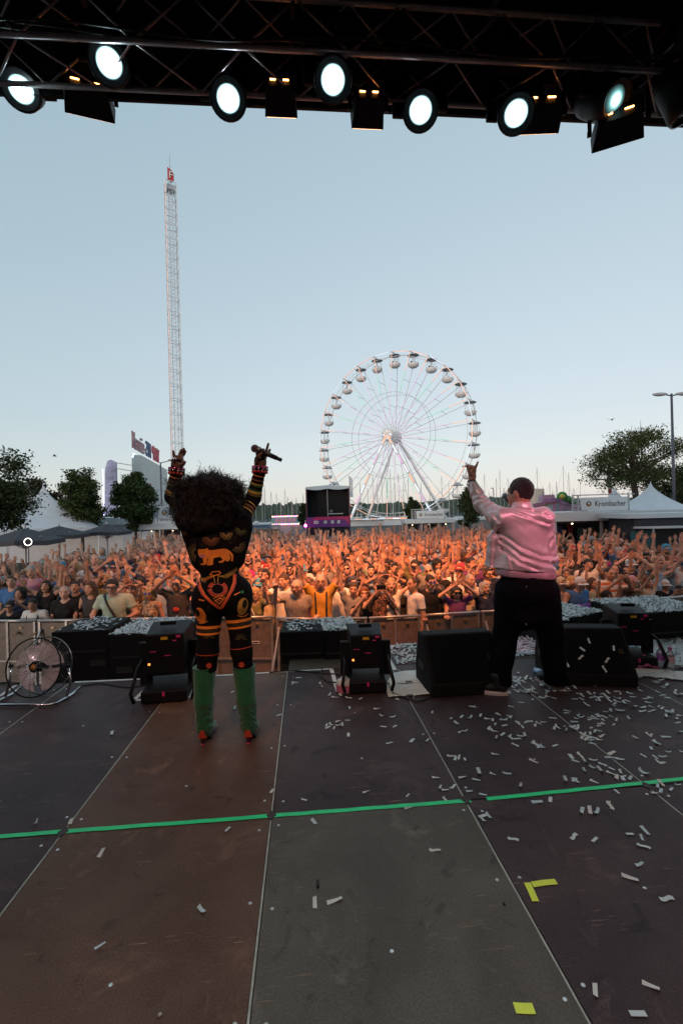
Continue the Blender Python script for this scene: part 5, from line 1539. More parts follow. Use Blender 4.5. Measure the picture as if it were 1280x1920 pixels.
def conf(p, k=None, rz=None):
    global conf_n
    me = CM[rr.randrange(8) if k is None else k]
    o = inst('confetti_strip', me)
    o.location = p + Vector((0, 0, rr.uniform(.0008, .003))); o.rotation_euler = (0, 0, rr.uniform(0, 6.3) if rz is None else rz)
    s = rr.uniform(.65, 1.15); o.scale = (s, s * rr.uniform(.85, 1.2), 1)
    o.rotation_euler[0] = rr.gauss(0, .05)
    zone = 'left dark panels' if p.x < SX[5] else 'brown panel' if p.x < SX[6] else 'middle panel' if p.x < SX[7] else 'right panel' if p.x < SX[8] else 'far right panels'
    far = 'in front of the green tape' if p.y < 2.23 else 'just beyond the green tape' if p.y < 2.75 else 'well beyond the green tape' if p.y < 3.3 else 'near the stage edge'
    tag(o, f'white paper confetti strip on the {zone} {far}', 'confetti', 'confetti strips scattered on the deck'); conf_n += 1
for px, py in spots: conf(on_z(px, py))
def dens(px, py):
    if px < 820: return .10 if px > 560 and py < 1420 else 0.012
    v = max(0.02, min(1, (1560 - py) / 240)) * .6
    if px > 1080: v += .35 * max(0, min(1, (1480 - py) / 120))
    return v
_last = (1150, 1350)
while conf_n < 292:
    px, py = rr.uniform(560, 1300), rr.uniform(1300, 1600)
    if rr.random() < .45: px, py = _last[0] + rr.gauss(0, 16), _last[1] + rr.gauss(0, 7)
    if 780 < px < 960 and py < 1320: continue
    if rr.random() < dens(px, py): conf(on_z(px, py)); _last = (px, py)
# a few strips stuck to the slanted face of the right wedge
wo = [o for o in bpy.data.objects if o.name.startswith('stage_monitor') and 'right foot' in o['label']][0]
bpy.context.view_layer.update()
for lx, u in ((-.20, .2), (-.08, .35), (-.05, .52), (.02, .7), (.12, .3), (.2, .55), (-.25, .6), (.08, .12)):
    a_, b_ = Vector((0, -.26, .0924)), Vector((0, -.0104, .42)); up_ = (b_ - a_).normalized(); n_ = Vector((0, -up_.z, up_.y))
    rq = rr.uniform(0, 3.1); x_ = Vector((1, 0, 0)) * math.cos(rq) + up_ * math.sin(rq); y_ = n_.cross(x_)
    o = inst('confetti_strip', CM[rr.randrange(4)]); o.matrix_world = wo.matrix_world @ basis(x_, y_, n_, a_.lerp(b_, u) + Vector((lx, 0, 0)) + n_ * .014)
    tag(o, 'white confetti strip stuck to the slanted face of the right wedge', 'confetti', 'confetti strips on the wedge')
# cables lying along the stage edge
for pts_, lb in ((((150, 1288), (190, 1283), (240, 1290), (285, 1284), (300, 1292)), 'thin black cable running from the fan to the left floor light'), (((505, 1262), (550, 1259), (590, 1262), (650, 1268), (680, 1276)), 'thin black cable running to the middle floor light'), (((735, 1300), (780, 1316), (812, 1306), (840, 1292)), 'thin black cable curling before the black wedge')):
    P_ = [on_z(*q) + Vector((0, 0, .007)) for q in pts_]; Q_ = []
    for i in range(len(P_) - 1):
        p0, p1, p2, p3 = P_[max(0, i - 1)], P_[i], P_[i + 1], P_[min(len(P_) - 1, i + 2)]
        for k in range(6):
            t_ = k / 6; Q_.append(.5 * (2 * p1 + (p2 - p0) * t_ + (2 * p0 - 5 * p1 + 4 * p2 - p3) * t_ ** 2 + (-p0 + 3 * p1 - 3 * p2 + p3) * t_ ** 3))
    tag(MB().tube(Q_, .0055, 6).build('stage_cable', MATS['black_rubber'], None, True), lb, 'cable', 'cables on the stage')
# the rest: too dense to count
def conf_mass(name, pts, label, parent=None):
    n = len(pts); r = NR
    P = np.array([tuple(p) for p in pts])
    a = r.uniform(0, 6.28, n); L = .027 * r.uniform(.8, 1.15, n); W = .0085 * r.uniform(.85, 1.2, n)
    ux, uy = np.cos(a), np.sin(a)
    tl = r.normal(size=n) * .006
    V = np.zeros((n, 6, 3))
    for i, (s, q) in enumerate(((-1, -1), (-1, 1), (0, -1), (0, 1), (1, -1), (1, 1))):
        V[:, i, 0] = P[:, 0] + ux * s * L - uy * q * W
        V[:, i, 1] = P[:, 1] + uy * s * L + ux * q * W
        V[:, i, 2] = P[:, 2] + tl * s + (abs(s) * r.uniform(0, .008, n)) + .004
    b = np.arange(n)[:, None] * 6
    Q = np.concatenate([b + [0, 2, 3, 1], b + [2, 4, 5, 3]])
    o = link(bpy.data.objects.new(name, mesh_np(name, V.reshape(-1, 3), Q, False, [conf_m[0]])))
    return tag(o, label, None, kind='stuff')
pts = []
for _ in range(5200):
    px, py = rr.uniform(820, 1420), rr.uniform(1262, 1345)
    dd = .25 if py < 1280 else .03
    if px < 1090: dd *= .15
    if rr.random() < dd * .55: pts.append(on_z(px, py) + Vector((0, 0, rr.uniform(.001, .008))))
for _ in range(5200):                          # stage extension beyond the seam
    x = rr.uniform(.85, 5.6); y = 4.3 + .6 * rr.random()
    if rr.random() < (.30 if x < 1.35 else .75): pts.append(Vector((x, y, ST + rr.uniform(.001, .012))))
for _ in range(1500): pts.append(on_z(rr.uniform(1210, 1330), rr.uniform(1215, 1252)) + Vector((0, 0, .006)))
for _ in range(70): pts.append(on_z(rr.gauss(1010, 40), rr.uniform(1268, 1300)) + Vector((0, 0, .003)))
conf_mass('confetti_scatter', pts, 'dense white confetti carpet at the right stage edge')
pts = []
for a, b, dp, z, lb in TOPS:
    d_ = (b - a); nrm = Vector((-d_.y, d_.x, 0)).normalized()
    if nrm.y < 0: nrm = -nrm
    k = 150 if 'few' in lb or 'scattered' in lb else 1700
    for _ in range(int(k * d_.length)):
        u, v = rr.random(), rr.random()
        if 'left of the singer' in lb and rr.random() < max(0, u - .55) * 1.8: continue
        if 'few' in lb: u = rr.gauss(.5, .2) % 1
        pts.append(a + d_ * u + nrm * v * dp + Vector((0, 0, .004 + rr.uniform(0, .012))))
conf_mass('confetti_heap', pts, 'white confetti heaped on top of the pit loudspeakers')
pts = [on_z(rr.uniform(505, 545), rr.uniform(1215, 1258), ST - .02) for _ in range(40)]
# a few strips on the wedge faces

# ================================================================== PEOPLE
def skin_mat(name, c):
    m = bpy.data.materials.new(name); m.use_nodes = True
    nt = m.node_tree; b = nt.nodes['Principled BSDF']; N = nt.nodes.new; L = nt.links.new
    at_ = N('ShaderNodeAttribute'); at_.attribute_name = 'feat'
    sp = N('ShaderNodeSeparateColor'); L(at_.outputs['Color'], sp.inputs[0])
    tc = N('ShaderNodeTexCoord'); n = N('ShaderNodeTexNoise'); n.inputs['Scale'].default_value = 14; n.inputs['Detail'].default_value = 4
    L(tc.outputs['Object'], n.inputs['Vector'])
    def mix(f, A, B):
        x = N('ShaderNodeMix'); x.data_type = 'RGBA'
        L(f, x.inputs['Factor'])
        for s, k in ((A, 'A'), (B, 'B')):
            if isinstance(s, tuple): x.inputs[k].default_value = (*s, 1)
            else: L(s, x.inputs[k])
        return x.outputs['Result']
    base = mix(n.outputs['Fac'], tuple(v * .88 for v in c), (c[0] * 1.1, c[1] * 1.06, c[2] * 1.04))
    base = mix(sp.outputs['Blue'], base, (c[0] * .95, c[1] * .72, c[2] * .68))
    base = mix(sp.outputs['Green'], base, (c[0] * .62, c[1] * .32, c[2] * .32))
    base = mix(sp.outputs['Red'], base, (.022, .015, .013))
    L(base, b.inputs['Base Color'])
    b.inputs['Roughness'].default_value = .5
    b.inputs['Subsurface Weight'].default_value = 0.0
    b.inputs['Specular IOR Level'].default_value = .35
    return m
SKINS = [skin_mat('skin_fair', (.54, .34, .265)), skin_mat('skin_light', (.50, .30, .22)), skin_mat('skin_tan', (.41, .235, .16)), skin_mat('skin_olive', (.32, .185, .12)), skin_mat('skin_brown', (.13, .066, .042))]

def head_fields(M, vx=.008, mouth=0.0, fem=False):
    """M: head matrix (origin at the middle of the head, face towards -Y)."""
    lo = np.array([-.13, -.16, -.19]); hi = np.array([.13, .14, .15])
    f = Field(lo, hi, vx)
    f.ell((0, .008, .018), (.073, .092, .101)).ell((0, -.026, -.045), (.056 - .004 * fem, .060, .068), k=.05).ell((0, -.058, -.092), (.028 - .004 * fem, .026, .022), k=.04)
    f.ell((.036, -.05, -.028), (.026, .028, .026), k=.03).ell((-.036, -.05, -.028), (.026, .028, .026), k=.03)
    f.cap((-.036, -.073, .034), (.036, -.073, .034), .013, .013, .03)
    for s in (-1, 1): f.sub_ell((s * .031, -.100, .008), (.021, .018, .013))
    for s in (-1, 1): f.ell((s * .031, -.074, .006), (.014, .013, .012), k=.004)
    f.cap((0, -.083, .014), (0, -.104, -.026), .009, .013, .014).ell((0, -.094, -.030), (.019, .013, .010), k=.012)
    f.ell((0, -.078, -.063), (.030, .018, .016), k=.02)
    f.cap((-.020, -.088, -.057), (.020, -.088, -.057), .0065, .0065, .006).cap((-.018, -.086, -.069), (.018, -.086, -.069), .007, .007, .006)
    if mouth: f.sub_ell((0, -.098, -.063), (.020, .022, .006 + .010 * mouth))
    for s in (-1, 1): f.ell((s * .074, .010, -.002), (.011, .022, .032), k=.012)
    f.cap((0, .022, -.07), (0, .026, -.185), .052 - .006 * fem, .054 - .006 * fem, .03)
    v, q = f.arrays(); v = smooth_np(v, q, 1, .35)
    x, y, z = v.T
    def blob(cx, cz, rx, rz): return np.clip(1.35 - ((np.abs(x) - cx) / rx) ** 2 - ((z - cz) / rz) ** 2, 0, 1) * (y < -.045)
    dark = np.maximum(blob(.031, .006, .016, .008), blob(.033, .036, .022, .006))
    if mouth: dark = np.maximum(dark, np.clip(1.3 - (x / .019) ** 2 - ((z + .063) / (.006 + .01 * mouth)) ** 2, 0, 1) * (y < -.06) * (y > -.094))
    lips = np.clip(1.4 - (x / .025) ** 2 - ((z + .063) / .013) ** 2, 0, 1) * (y < -.075)
    cheek = np.clip(1 - ((np.abs(x) - .042) / .026) ** 2 - ((z + .03) / .03) ** 2, 0, 1) * (y < -.03) * .8
    cheek = np.maximum(cheek, np.clip(1 - (x / .016) ** 2 - ((z + .028) / .014) ** 2, 0, 1) * (y < -.09) * .7)
    F = np.stack([dark, lips, cheek, np.ones(len(v))], 1)
    R = np.array(M.to_3x3()); v = v @ R.T + np.array(M.translation)
    return v.astype(np.float32), q, F
def hand_fields(wr, d, nrm, side, vx=.0075, curl=.15, spread=1.0, s=1.0, pose='open'):
    """wr: wrist, d: direction of the hand, nrm: direction the palm faces; side: +1 puts the thumb on the -cross side"""
    d = Vector(d).normalized(); nrm = Vector(nrm); nrm = (nrm - d * nrm.dot(d)).normalized()
    ac = d.cross(nrm) * side
    wr = Vector(wr)
    f = Field(np.array(wr + d * .09) - .15, np.array(wr + d * .09) + .15, vx)
    R = Matrix((ac, d, nrm)).transposed()
    f.cap(wr - d * .02, wr + d * .02, .026 * s, .027 * s, .02)
    f.ell(wr + d * .055 * s, (.042 * s, .052 * s, .018 * s), R, .015)
    base = [(-.030, .088, .066), (-.010, .096, .078), (.011, .092, .072), (.030, .080, .058)]
    fist = pose == 'fist'
    for i, (a, o, L) in enumerate(base):
        b = wr + ac * a * s + d * o * s
        fd = (d + ac * a * 4.2 * spread).normalized()
        c1 = curl if not fist else 1.5
        if pose == 'horns' and i in (0, 3): c1 = .1
        if pose == 'point' and i == 0: c1 = .05
        if pose == 'point' and i > 0: c1 = 1.5
        d1 = (fd * math.cos(c1) + nrm * math.sin(c1)).normalized()
        d2 = (fd * math.cos(c1 * 2.1) + nrm * math.sin(c1 * 2.1)).normalized()
        m = b + d1 * L * .52 * s
        f.cap(b - d * .02, m, .0098 * s, .0090 * s, .008).cap(m, m + d2 * L * .5 * s, .0090 * s, .0072 * s, .004)
    tb = wr - ac * .026 * s + d * .028 * s + nrm * .004
    td = (d * .75 - ac * .8 + nrm * .25).normalized()
    tm = tb + td * .042 * s
    td2 = (d * .95 - ac * .35 + nrm * (.3 if not fist else 1.2)).normalized()
    f.cap(tb, tm, .014 * s, .011 * s, .014).cap(tm, tm + td2 * .034 * s, .0105 * s, .0082 * s, .005)
    v, q = f.arrays()
    return smooth_np(v, q, 1, .3), q
ARMS = {  # elbow, wrist, hand direction, palm normal, (right side, +x); mirrored for the left
    'up': ((.275, -.05, 1.66), (.270, -.13, 1.91), (.05, -.12, 1), (0, -1, 0)),
    'wide': ((.35, -.06, 1.60), (.43, -.16, 1.83), (.25, -.2, 1), (0, -1, 0)),
    'high': ((.235, -.03, 1.70), (.20, -.07, 1.97), (-.05, -.1, 1), (0, -1, -.1)),
    'fwd': ((.27, -.25, 1.50), (.23, -.40, 1.73), (0, -.45, 1), (0, -1, -.3)),
    'heart': ((.33, -.12, 1.60), (.105, -.20, 1.80), (-.75, -.1, .65), (.3, -.9, -.2)),
    'brow': ((.37, -.05, 1.56), (.135, -.14, 1.70), (-.95, -.1, .25), (0, -.3, -1)),
    'clap': ((.27, -.20, 1.27), (.075, -.36, 1.47), (-.25, -.25, 1), (-1, 0, 0)),
    'rail': ((.30, -.02, 1.15), (.20, -.27, 1.10), (-.15, -1, -.05), (0, -.1, -1)),
    'down': ((.25, .03, 1.14), (.245, -.02, .89), (0, -.1, -1), (-1, 0, 0)),
    'phone': ((.26, -.20, 1.30), (.075, -.38, 1.58), (-.25, -.1, 1), (-.6, .8, 0)),
    'wave': ((.33, -.10, 1.42), (.36, -.22, 1.66), (.12, -.15, 1), (0, -1, 0)),
    'fist': ((.30, -.12, 1.40), (.27, -.26, 1.64), (0, -.2, 1), (-.5, -1, 0)),
}
POSES = [('up', 'up', 0, 0), ('wide', 'wide', 1, .6), ('high', 'down', 0, 0), ('wave', 'fwd', 1, .5), ('heart', 'heart', 0, 0), ('rail', 'rail', 0, 0),
         ('clap', 'clap', 1, 0), ('phone', 'phone', 0, 0), ('down', 'down', 1, 0), ('down', 'wide', 1, .7), ('up', 'high', 1, .8), ('fist', 'rail', 0, .0),
         ('brow', 'brow', 0, 0), ('fwd', 'up', 0, .6), ('rail', 'down', 1, 0), ('wave', 'down', 0, .3), ('high', 'wide', 0, .5), ('phone', 'up', 1, 0)]
HEADROT = [(0, 0, 0), (-.12, .15, 0), (.05, -.2, .1), (-.1, .25, -.05), (0, -.1, .08), (.08, .2, 0), (-.05, -.15, 0), (.1, 0, .05), (0, .3, 0), (-.15, -.1, .06), (-.1, 0, -.1), (0, -.3, 0), (.05, .1, 0), (-.08, .2, .1), (0, -.25, 0), (.02, .15, -.1), (-.2, 0, 0), (.1, -.15, .05)]
def mirror(t): return tuple(Vector((-v[0], v[1], v[2])) for v in t)
def arm_chain(nm, sg):
    a = [Vector(v) for v in ARMS[nm]]
    if sg < 0: a = list(mirror(ARMS[nm]))
    el, wr, hd, pn = a
    up = max(0, min(1, (el.z - 1.2) / .4))
    sh = Vector((sg * (.178 - .02 * up), 0, 1.42 + .055 * up))
    return sh, el, wr, hd, pn
PB = {}
PLACE = mat('cloth_placeholder', (.3, .3, .3))
def build_pose(i):
    aL, aR, fem, mouth = POSES[i]
    rx, rz, ry = HEADROT[i]
    lean = .06 if 'rail' in (aL, aR) else 0
    HM = Matrix.Translation((0, -.03 - lean, 1.635)) @ Matrix.Rotation(rz, 4, 'Z') @ Matrix.Rotation(rx, 4, 'X') @ Matrix.Rotation(ry, 4, 'Y')
    w = .93 if fem else 1.0
    f = Field((-.5, -.46, -.02), (.5, .24, 1.98), .016)
    f.ell((0, .005 - lean * .6, 1.30), (.158 * w, .098, .19), k=.05).ell((0, 0, 1.08), (.128 * w, .095, .16), k=.08).ell((0, .008, .95), (.152 + .01 * fem, .108, .125), k=.08)
    f.cap((-.11 * w, 0, 1.43), (.11 * w, 0, 1.43), .055, .055, .06).cap((0, .005 - lean * .4, 1.42), (0, -.008 - lean, 1.54), .053 * w, .050 * w, .05)
    V, Q, Ft = [], [], []
    hands = []
    for nm, sg in ((aL, -1), (aR, 1)):
        sh, el, wr, hd, pn = arm_chain(nm, sg)
        sh.x *= w
        f.cap(sh, el, .048 * w, .039 * w, .03).cap(el, wr, .039 * w, .026, .02).ell(sh, (.056 * w, .052, .056), k=.05)
        hands.append(hand_fields(wr, hd, pn, -sg if pn.y < -.2 or True else sg, .0085, curl=.12 + .1 * (i % 3), spread=1.0 + .3 * (i % 2), s=1.0 if not fem else .92, pose='fist' if nm in ('fist', 'phone') else 'open'))
    for s in (-1, 1):
        f.cap((s * .085, 0, .90), (s * .10, -.012, .50), .082, .054, .05).cap((s * .10, -.012, .50), (s * .108, .015, .09), .052, .036, .03)
        f.cap((s * .108, .03, .05), (s * .125, -.13, .035), .036, .030, .03)
    v, q = f.arrays(); v = smooth_np(v, q, 1, .4)
    parts = [(v, q, np.tile([0, 0, 0, 1.], (len(v), 1)))]
    parts.append(head_fields(HM, .009, mouth, fem))
    for v, q in hands: parts.append((v, q, np.tile([0, 0, .35, 1.], (len(v), 1))))
    o = 0; V, Q, Ft = [], [], []
    for v, q, c in parts: V.append(v); Q.append(q + o); Ft.append(c); o += len(v)
    body = mesh_np('body', np.concatenate(V), np.concatenate(Q), True, [SKINS[0]])
    ca = body.color_attributes.new('feat', 'FLOAT_COLOR', 'POINT')
    ca.data.foreach_set('color', np.concatenate(Ft).astype(np.float32).ravel())
    out = {'body': body, 'HM': HM, 'fem': fem, 'names': (aL, aR)}
    # tops: sleeved and sleeveless
    for kind in ('shirt', 'tank'):
        if kind == 'tank' and not fem and i not in (0, 5): continue
        t = Field((-.45, -.30, .78), (.45, .24, 1.72), .015)
        ln = lean
        t.ell((0, .005 - ln * .6, 1.30), (.178 * w, .118 + .012 * fem, .20), k=.05).ell((0, -.006, 1.08), (.150 * w + .006, .118, .17), k=.08).ell((0, .006, .93), (.170 + .008 * fem, .126, .13), k=.08)
        t.cap((-.11 * w, 0, 1.425), (.11 * w, 0, 1.425), .068, .068, .06)
        if fem: t.ell((.07, -.085, 1.26), (.062, .055, .06), k=.03).ell((-.07, -.085, 1.26), (.062, .055, .06), k=.03)
        for nm, sg in ((aL, -1), (aR, 1)):
            sh, el, wr, hd, pn = arm_chain(nm, sg); sh.x *= w
            t.ell(sh, (.070 * w, .066, .070), k=.05)
            if kind == 'shirt':
                e = sh.lerp(el, .62); dd = (el - sh).normalized()
                t.cap(sh, sh.lerp(el, .8), .064, .062, .03)
                t.plane(e, dd, near=e + dd * .09, rr=.10)
            else:
                dd = (el - sh).normalized()
                t.sub_ell(sh + dd * .075 + Vector((sg * .02, 0, .02)), (.075, .10, .085))
        t.warp(lambda x, y, z: .005 * noise3(x, y, z, 16, i) + .0035 * noise3(x, y, z, 40, i + 50))
        t.plane((0, 0, .865), (0, 0, -1))
        t.sub_ell((0, -.035 - ln, 1.545), (.075 if kind == 'shirt' else .095, .115 + .02 * fem, .085 + .03 * fem))
        out[kind] = skin(t, kind, [PLACE], 1)
    return out
def trousers_mesh(fem, short=False):
    t = Field((-.3, -.25, .02), (.3, .25, 1.06), .016)
    t.ell((0, .006, .94), (.166 + .01 * fem, .122, .13), k=.06)
    for s in (-1, 1):
        t.cap((s * .088, 0, .90), (s * .102, -.01, .50), .097, .070, .04).cap((s * .102, -.01, .5), (s * .110, .012, .10), .070, .062, .03)
    t.warp(lambda x, y, z: .005 * noise3(x, y, z, 18, 3))
    t.plane((0, 0, .07), (0, 0, -1)); t.plane((0, 0, 1.0), (0, 0, 1))
    return skin(t, 'trousers', [PLACE], 1)
TR = [trousers_mesh(0), trousers_mesh(1)]
shoe_f = Field((-.2, -.2, -.02), (.2, .12, .14), .012)
for s in (-1, 1): shoe_f.cap((s * .110, .025, .045), (s * .128, -.14, .036), .046, .038, .03)
shoe_f.plane((0, 0, 0), (0, 0, -1)); SHOES = skin(shoe_f, 'shoes', [mat('shoe_dark', (.04, .04, .045), .6)], 1)
# hair, in head coordinates
def hair_mesh(kind):
    f = Field((-.22, -.2, -.36), (.22, .24, .22), .0095)
    if kind == 'short':
        f.ell((0, .012, .026), (.081, .099, .104)).sub_ell((0, -.115, -.035), (.088, .085, .085)); f.plane((0, 0, -.055), (0, -.35, -1)); a, sc_ = .004, 70
    elif kind == 'crop':
        f.ell((0, .016, .022), (.078, .093, .102)).sub_ell((0, -.115, -.03), (.10, .095, .10)); f.plane((0, 0, -.045), (0, -.4, -1)); a, sc_ = .002, 60
    elif kind == 'long':
        f.ell((0, .012, .022), (.086, .102, .106))
        for x, y in ((-.075, .0), (.075, .0), (-.06, .05), (.06, .05), (0, .075)): f.cap((x, y + .01, .0), (x * 1.15, y + .03, -.25), .038, .024, .03)
        f.sub_ell((0, -.115, -.05), (.064, .095, .125)); f.sub_cap((0, -.02, -.06), (0, -.03, -.3), .050, .075); a, sc_ = .006, 45
    elif kind == 'bob':
        f.ell((0, .012, .018), (.098, .108, .112)).ell((.072, .01, -.06), (.04, .06, .07), k=.03).ell((-.072, .01, -.06), (.04, .06, .07), k=.03).ell((0, .06, -.05), (.085, .055, .08), k=.03)
        f.sub_ell((0, -.115, -.045), (.066, .095, .12)); f.sub_cap((0, -.02, -.08), (0, -.03, -.3), .05, .07); a, sc_ = .009, 55
    elif kind == 'bun':
        f.ell((0, .014, .022), (.080, .097, .104)).sub_ell((0, -.115, -.035), (.088, .085, .10)).ell((0, .09, .07), (.042, .042, .042), k=.012); f.plane((0, 0, -.06), (0, -.3, -1)); a, sc_ = .003, 60
    elif kind == 'curly':
        f.ell((0, .02, .03), (.115, .122, .120)).ell((.085, .03, -.07), (.05, .06, .09), k=.03).ell((-.085, .03, -.07), (.05, .06, .09), k=.03).ell((0, .08, -.06), (.09, .06, .1), k=.03)
        f.sub_ell((0, -.125, -.05), (.068, .105, .12)); f.sub_cap((0, -.02, -.08), (0, -.03, -.3), .05, .06); a, sc_ = .014, 60
    f.warp(lambda x, y, z: a * noise3(x, y, z, sc_, 2) + a * .6 * noise3(x, y, z, sc_ * 1.8, 5))
    return skin(f, 'hair', [PLACE], 1)
HAIR = {k: hair_mesh(k) for k in ('short', 'crop', 'long', 'bob', 'bun', 'curly')}
def cap_mesh():
    mb = MB().lathe([(.088, -.0), (.089, .03), (.078, .075), (.05, .108), (.015, .122), (.002, .123)], (0, .01, .018), 18, None, False)
    V = []
    for i in range(9):
        a = -PI * .86 + (PI * .72) * i / 8
        for r, z in ((.086, .022), (.125, .016), (.150, .004)):
            V.append((r * math.cos(a) * (1 if r < .1 else .92), .01 + r * math.sin(a) * (1 if r < .1 else 1.04), z + .006 - .012 * (math.cos(a)) ** 2))
    mb.add(V, [(i * 3 + j, i * 3 + j + 1, (i + 1) * 3 + j + 1, (i + 1) * 3 + j) for i in range(8) for j in (0, 1)])
    me = mb.mesh('cap', True); me.materials.append(PLACE); return me
CAPM = cap_mesh()
gl = MB()
for s in (-1, 1):
    gl.ball((s * .032, -.099, .008), .024, 10, 5, None, 1, .22, .78)
    gl.bar((s * .054, -.096, .012), (s * .076, .0, .008), .004, .008)
gl.bar((-.012, -.104, .013), (.012, -.104, .013), .004)
GLM = gl.mesh('sunglasses', True); GLM.materials.append(PLACE)
sg_ = MB()
for s in (-1, 1):
    sg_.tube([(s * .032 + .023 * math.cos(a * PI / 6), -.100 + .004 * abs(math.cos(a * PI / 6)), .006 + .019 * math.sin(a * PI / 6)) for a in range(12)], .0028, 4, True)
    sg_.bar((s * .055, -.096, .010), (s * .076, .0, .008), .004, .005)
sg_.bar((-.010, -.102, .010), (.010, -.102, .010), .004)
EYM = sg_.mesh('eyeglasses', True); EYM.materials.append(PLACE)

_pr = random.Random(9)
for _ in range(10):                            # mixed poses so that neighbours differ
    POSES.append((_pr.choice(['up', 'wide', 'high', 'fwd', 'wave', 'fist', 'down', 'clap']), _pr.choice(['up', 'wide', 'high', 'wave', 'fwd', 'down']), _pr.randrange(2), _pr.choice([0, .3, .8])))
    if POSES[-1][0] == 'clap': POSES[-1] = ('clap', 'clap', POSES[-1][2], .4)
    HEADROT.append((_pr.uniform(-.2, .12), _pr.uniform(-.4, .4), _pr.uniform(-.15, .15)))
for i in range(len(POSES)): PB[i] = build_pose(i)
bf = Field((-.1, -.13, -.15), (.1, .06, .02), .007)
bf.ell((0, -.028, -.055), (.062, .066, .072)).ell((0, -.060, -.098), (.034, .032, .028), k=.03)
bf.plane((0, 0, -.040), (0, -.25, 1)); bf.sub_ell((0, -.10, -.062), (.024, .03, .010)); bf.sub_ell((0, -.02, -.15), (.05, .05, .05))
BEARD = skin(bf, 'beard', [PLACE], 1)

# clothes and hair colours
def pattern(name, kind, a, b, s=30):
    m = bpy.data.materials.new(name); m.use_nodes = True; nt = m.node_tree; bs = nt.nodes['Principled BSDF']; N = nt.nodes.new; L = nt.links.new
    tc = N('ShaderNodeTexCoord')
    r = N('ShaderNodeValToRGB'); r.color_ramp.interpolation = 'CONSTANT'
    if kind == 'stripe':
        sx = N('ShaderNodeSeparateXYZ'); L(tc.outputs['Object'], sx.inputs[0]); mu = N('ShaderNodeMath'); mu.operation = 'MULTIPLY'; mu.inputs[1].default_value = s; L(sx.outputs['Z'], mu.inputs[0])
        fr = N('ShaderNodeMath'); fr.operation = 'FRACT'; L(mu.outputs[0], fr.inputs[0]); L(fr.outputs[0], r.inputs['Fac']); r.color_ramp.elements[1].position = .6
    elif kind == 'vor':
        v = N('ShaderNodeTexVoronoi'); v.inputs['Scale'].default_value = s; L(tc.outputs['Object'], v.inputs['Vector']); L(v.outputs['Distance'], r.inputs['Fac']); r.color_ramp.elements[1].position = .42
    else:
        v = N('ShaderNodeTexNoise'); v.inputs['Scale'].default_value = s; v.inputs['Distortion'].default_value = 1.5; L(tc.outputs['Object'], v.inputs['Vector']); L(v.outputs['Fac'], r.inputs['Fac']); r.color_ramp.elements[1].position = .53
    r.color_ramp.elements[0].color = (*a, 1); r.color_ramp.elements[1].color = (*b, 1)
    L(r.outputs['Color'], bs.inputs['Base Color']); bs.inputs['Roughness'].default_value = .85
    MATS[name] = m
    return m
TOPC = {'black': (.016, .016, .018), 'navy': (.025, .033, .07), 'white': (.62, .62, .62), 'grey': (.22, .22, .23), 'light blue': (.30, .40, .52), 'pale green': (.36, .46, .38), 'red': (.38, .04, .04),
        'blue': (.06, .16, .36), 'beige': (.48, .40, .30), 'pink': (.52, .24, .32), 'olive': (.13, .13, .06), 'purple': (.14, .05, .17), 'mustard': (.45, .25, .05), 'charcoal': (.05, .05, .055), 'magenta': (.42, .04, .22), 'brown': (.14, .085, .06), 'sage': (.25, .32, .26), 'cream': (.58, .52, .42)}
TOPM = {k: mat('cloth_' + k.replace(' ', '_'), v, .88, var=.14, scale=9, bump=.15, bscale=40, spec=.2) for k, v in TOPC.items()}
TOPM.update({'leopard print': pattern('cloth_leopard', 'vor', (.03, .02, .015), (.46, .34, .22), 42), 'floral': pattern('cloth_floral', 'n', (.02, .02, .025), (.30, .14, .10), 24), 'striped': pattern('cloth_striped', 'stripe', (.62, .60, .56), (.50, .13, .04), 7.5),
             'navy striped': pattern('cloth_navy_striped', 'stripe', (.55, .55, .55), (.03, .04, .09), 22), 'patterned': pattern('cloth_patterned', 'n', (.42, .34, .26), (.12, .08, .06), 14), 'printed grey': pattern('cloth_printed', 'n', (.20, .185, .175), (.27, .25, .24), 20)})
TROM = [mat('denim', (.05, .07, .12), .85, var=.25, scale=15), mat('black_trousers', (.014, .014, .016), .85), mat('khaki', (.20, .16, .11), .85), mat('grey_trousers', (.08, .08, .09), .85)]
HC_ = {'dark': (.018, .013, .010), 'brown': (.06, .033, .018), 'blond': (.36, .25, .12), 'grey': (.30, .29, .28), 'black': (.010, .009, .009), 'reddish': (.16, .06, .025)}
HMAT = {k: mat('hair_' + k, v, .6, var=.35, scale=40, spec=.4, bump=.5, bscale=120) for k, v in HC_.items()}
CAPC = {k: mat('cap_' + k, c, .8) for k, c in {'black': (.014, .014, .016), 'white': (.62, .6, .58), 'blue': (.04, .26, .42), 'pink': (.5, .25, .27), 'navy': (.03, .04, .08), 'red': (.4, .03, .03), 'beige': (.45, .38, .28)}.items()}
GLC = {'dark': mat('sunglass_dark', (.01, .01, .012), .12, var=0), 'blue': mat('sunglass_blue', (.05, .10, .55), .1, metal=.5, var=0)}
EYC = mat('eyeglass_frame', (.02, .02, .02), .3, var=0)
POS = []
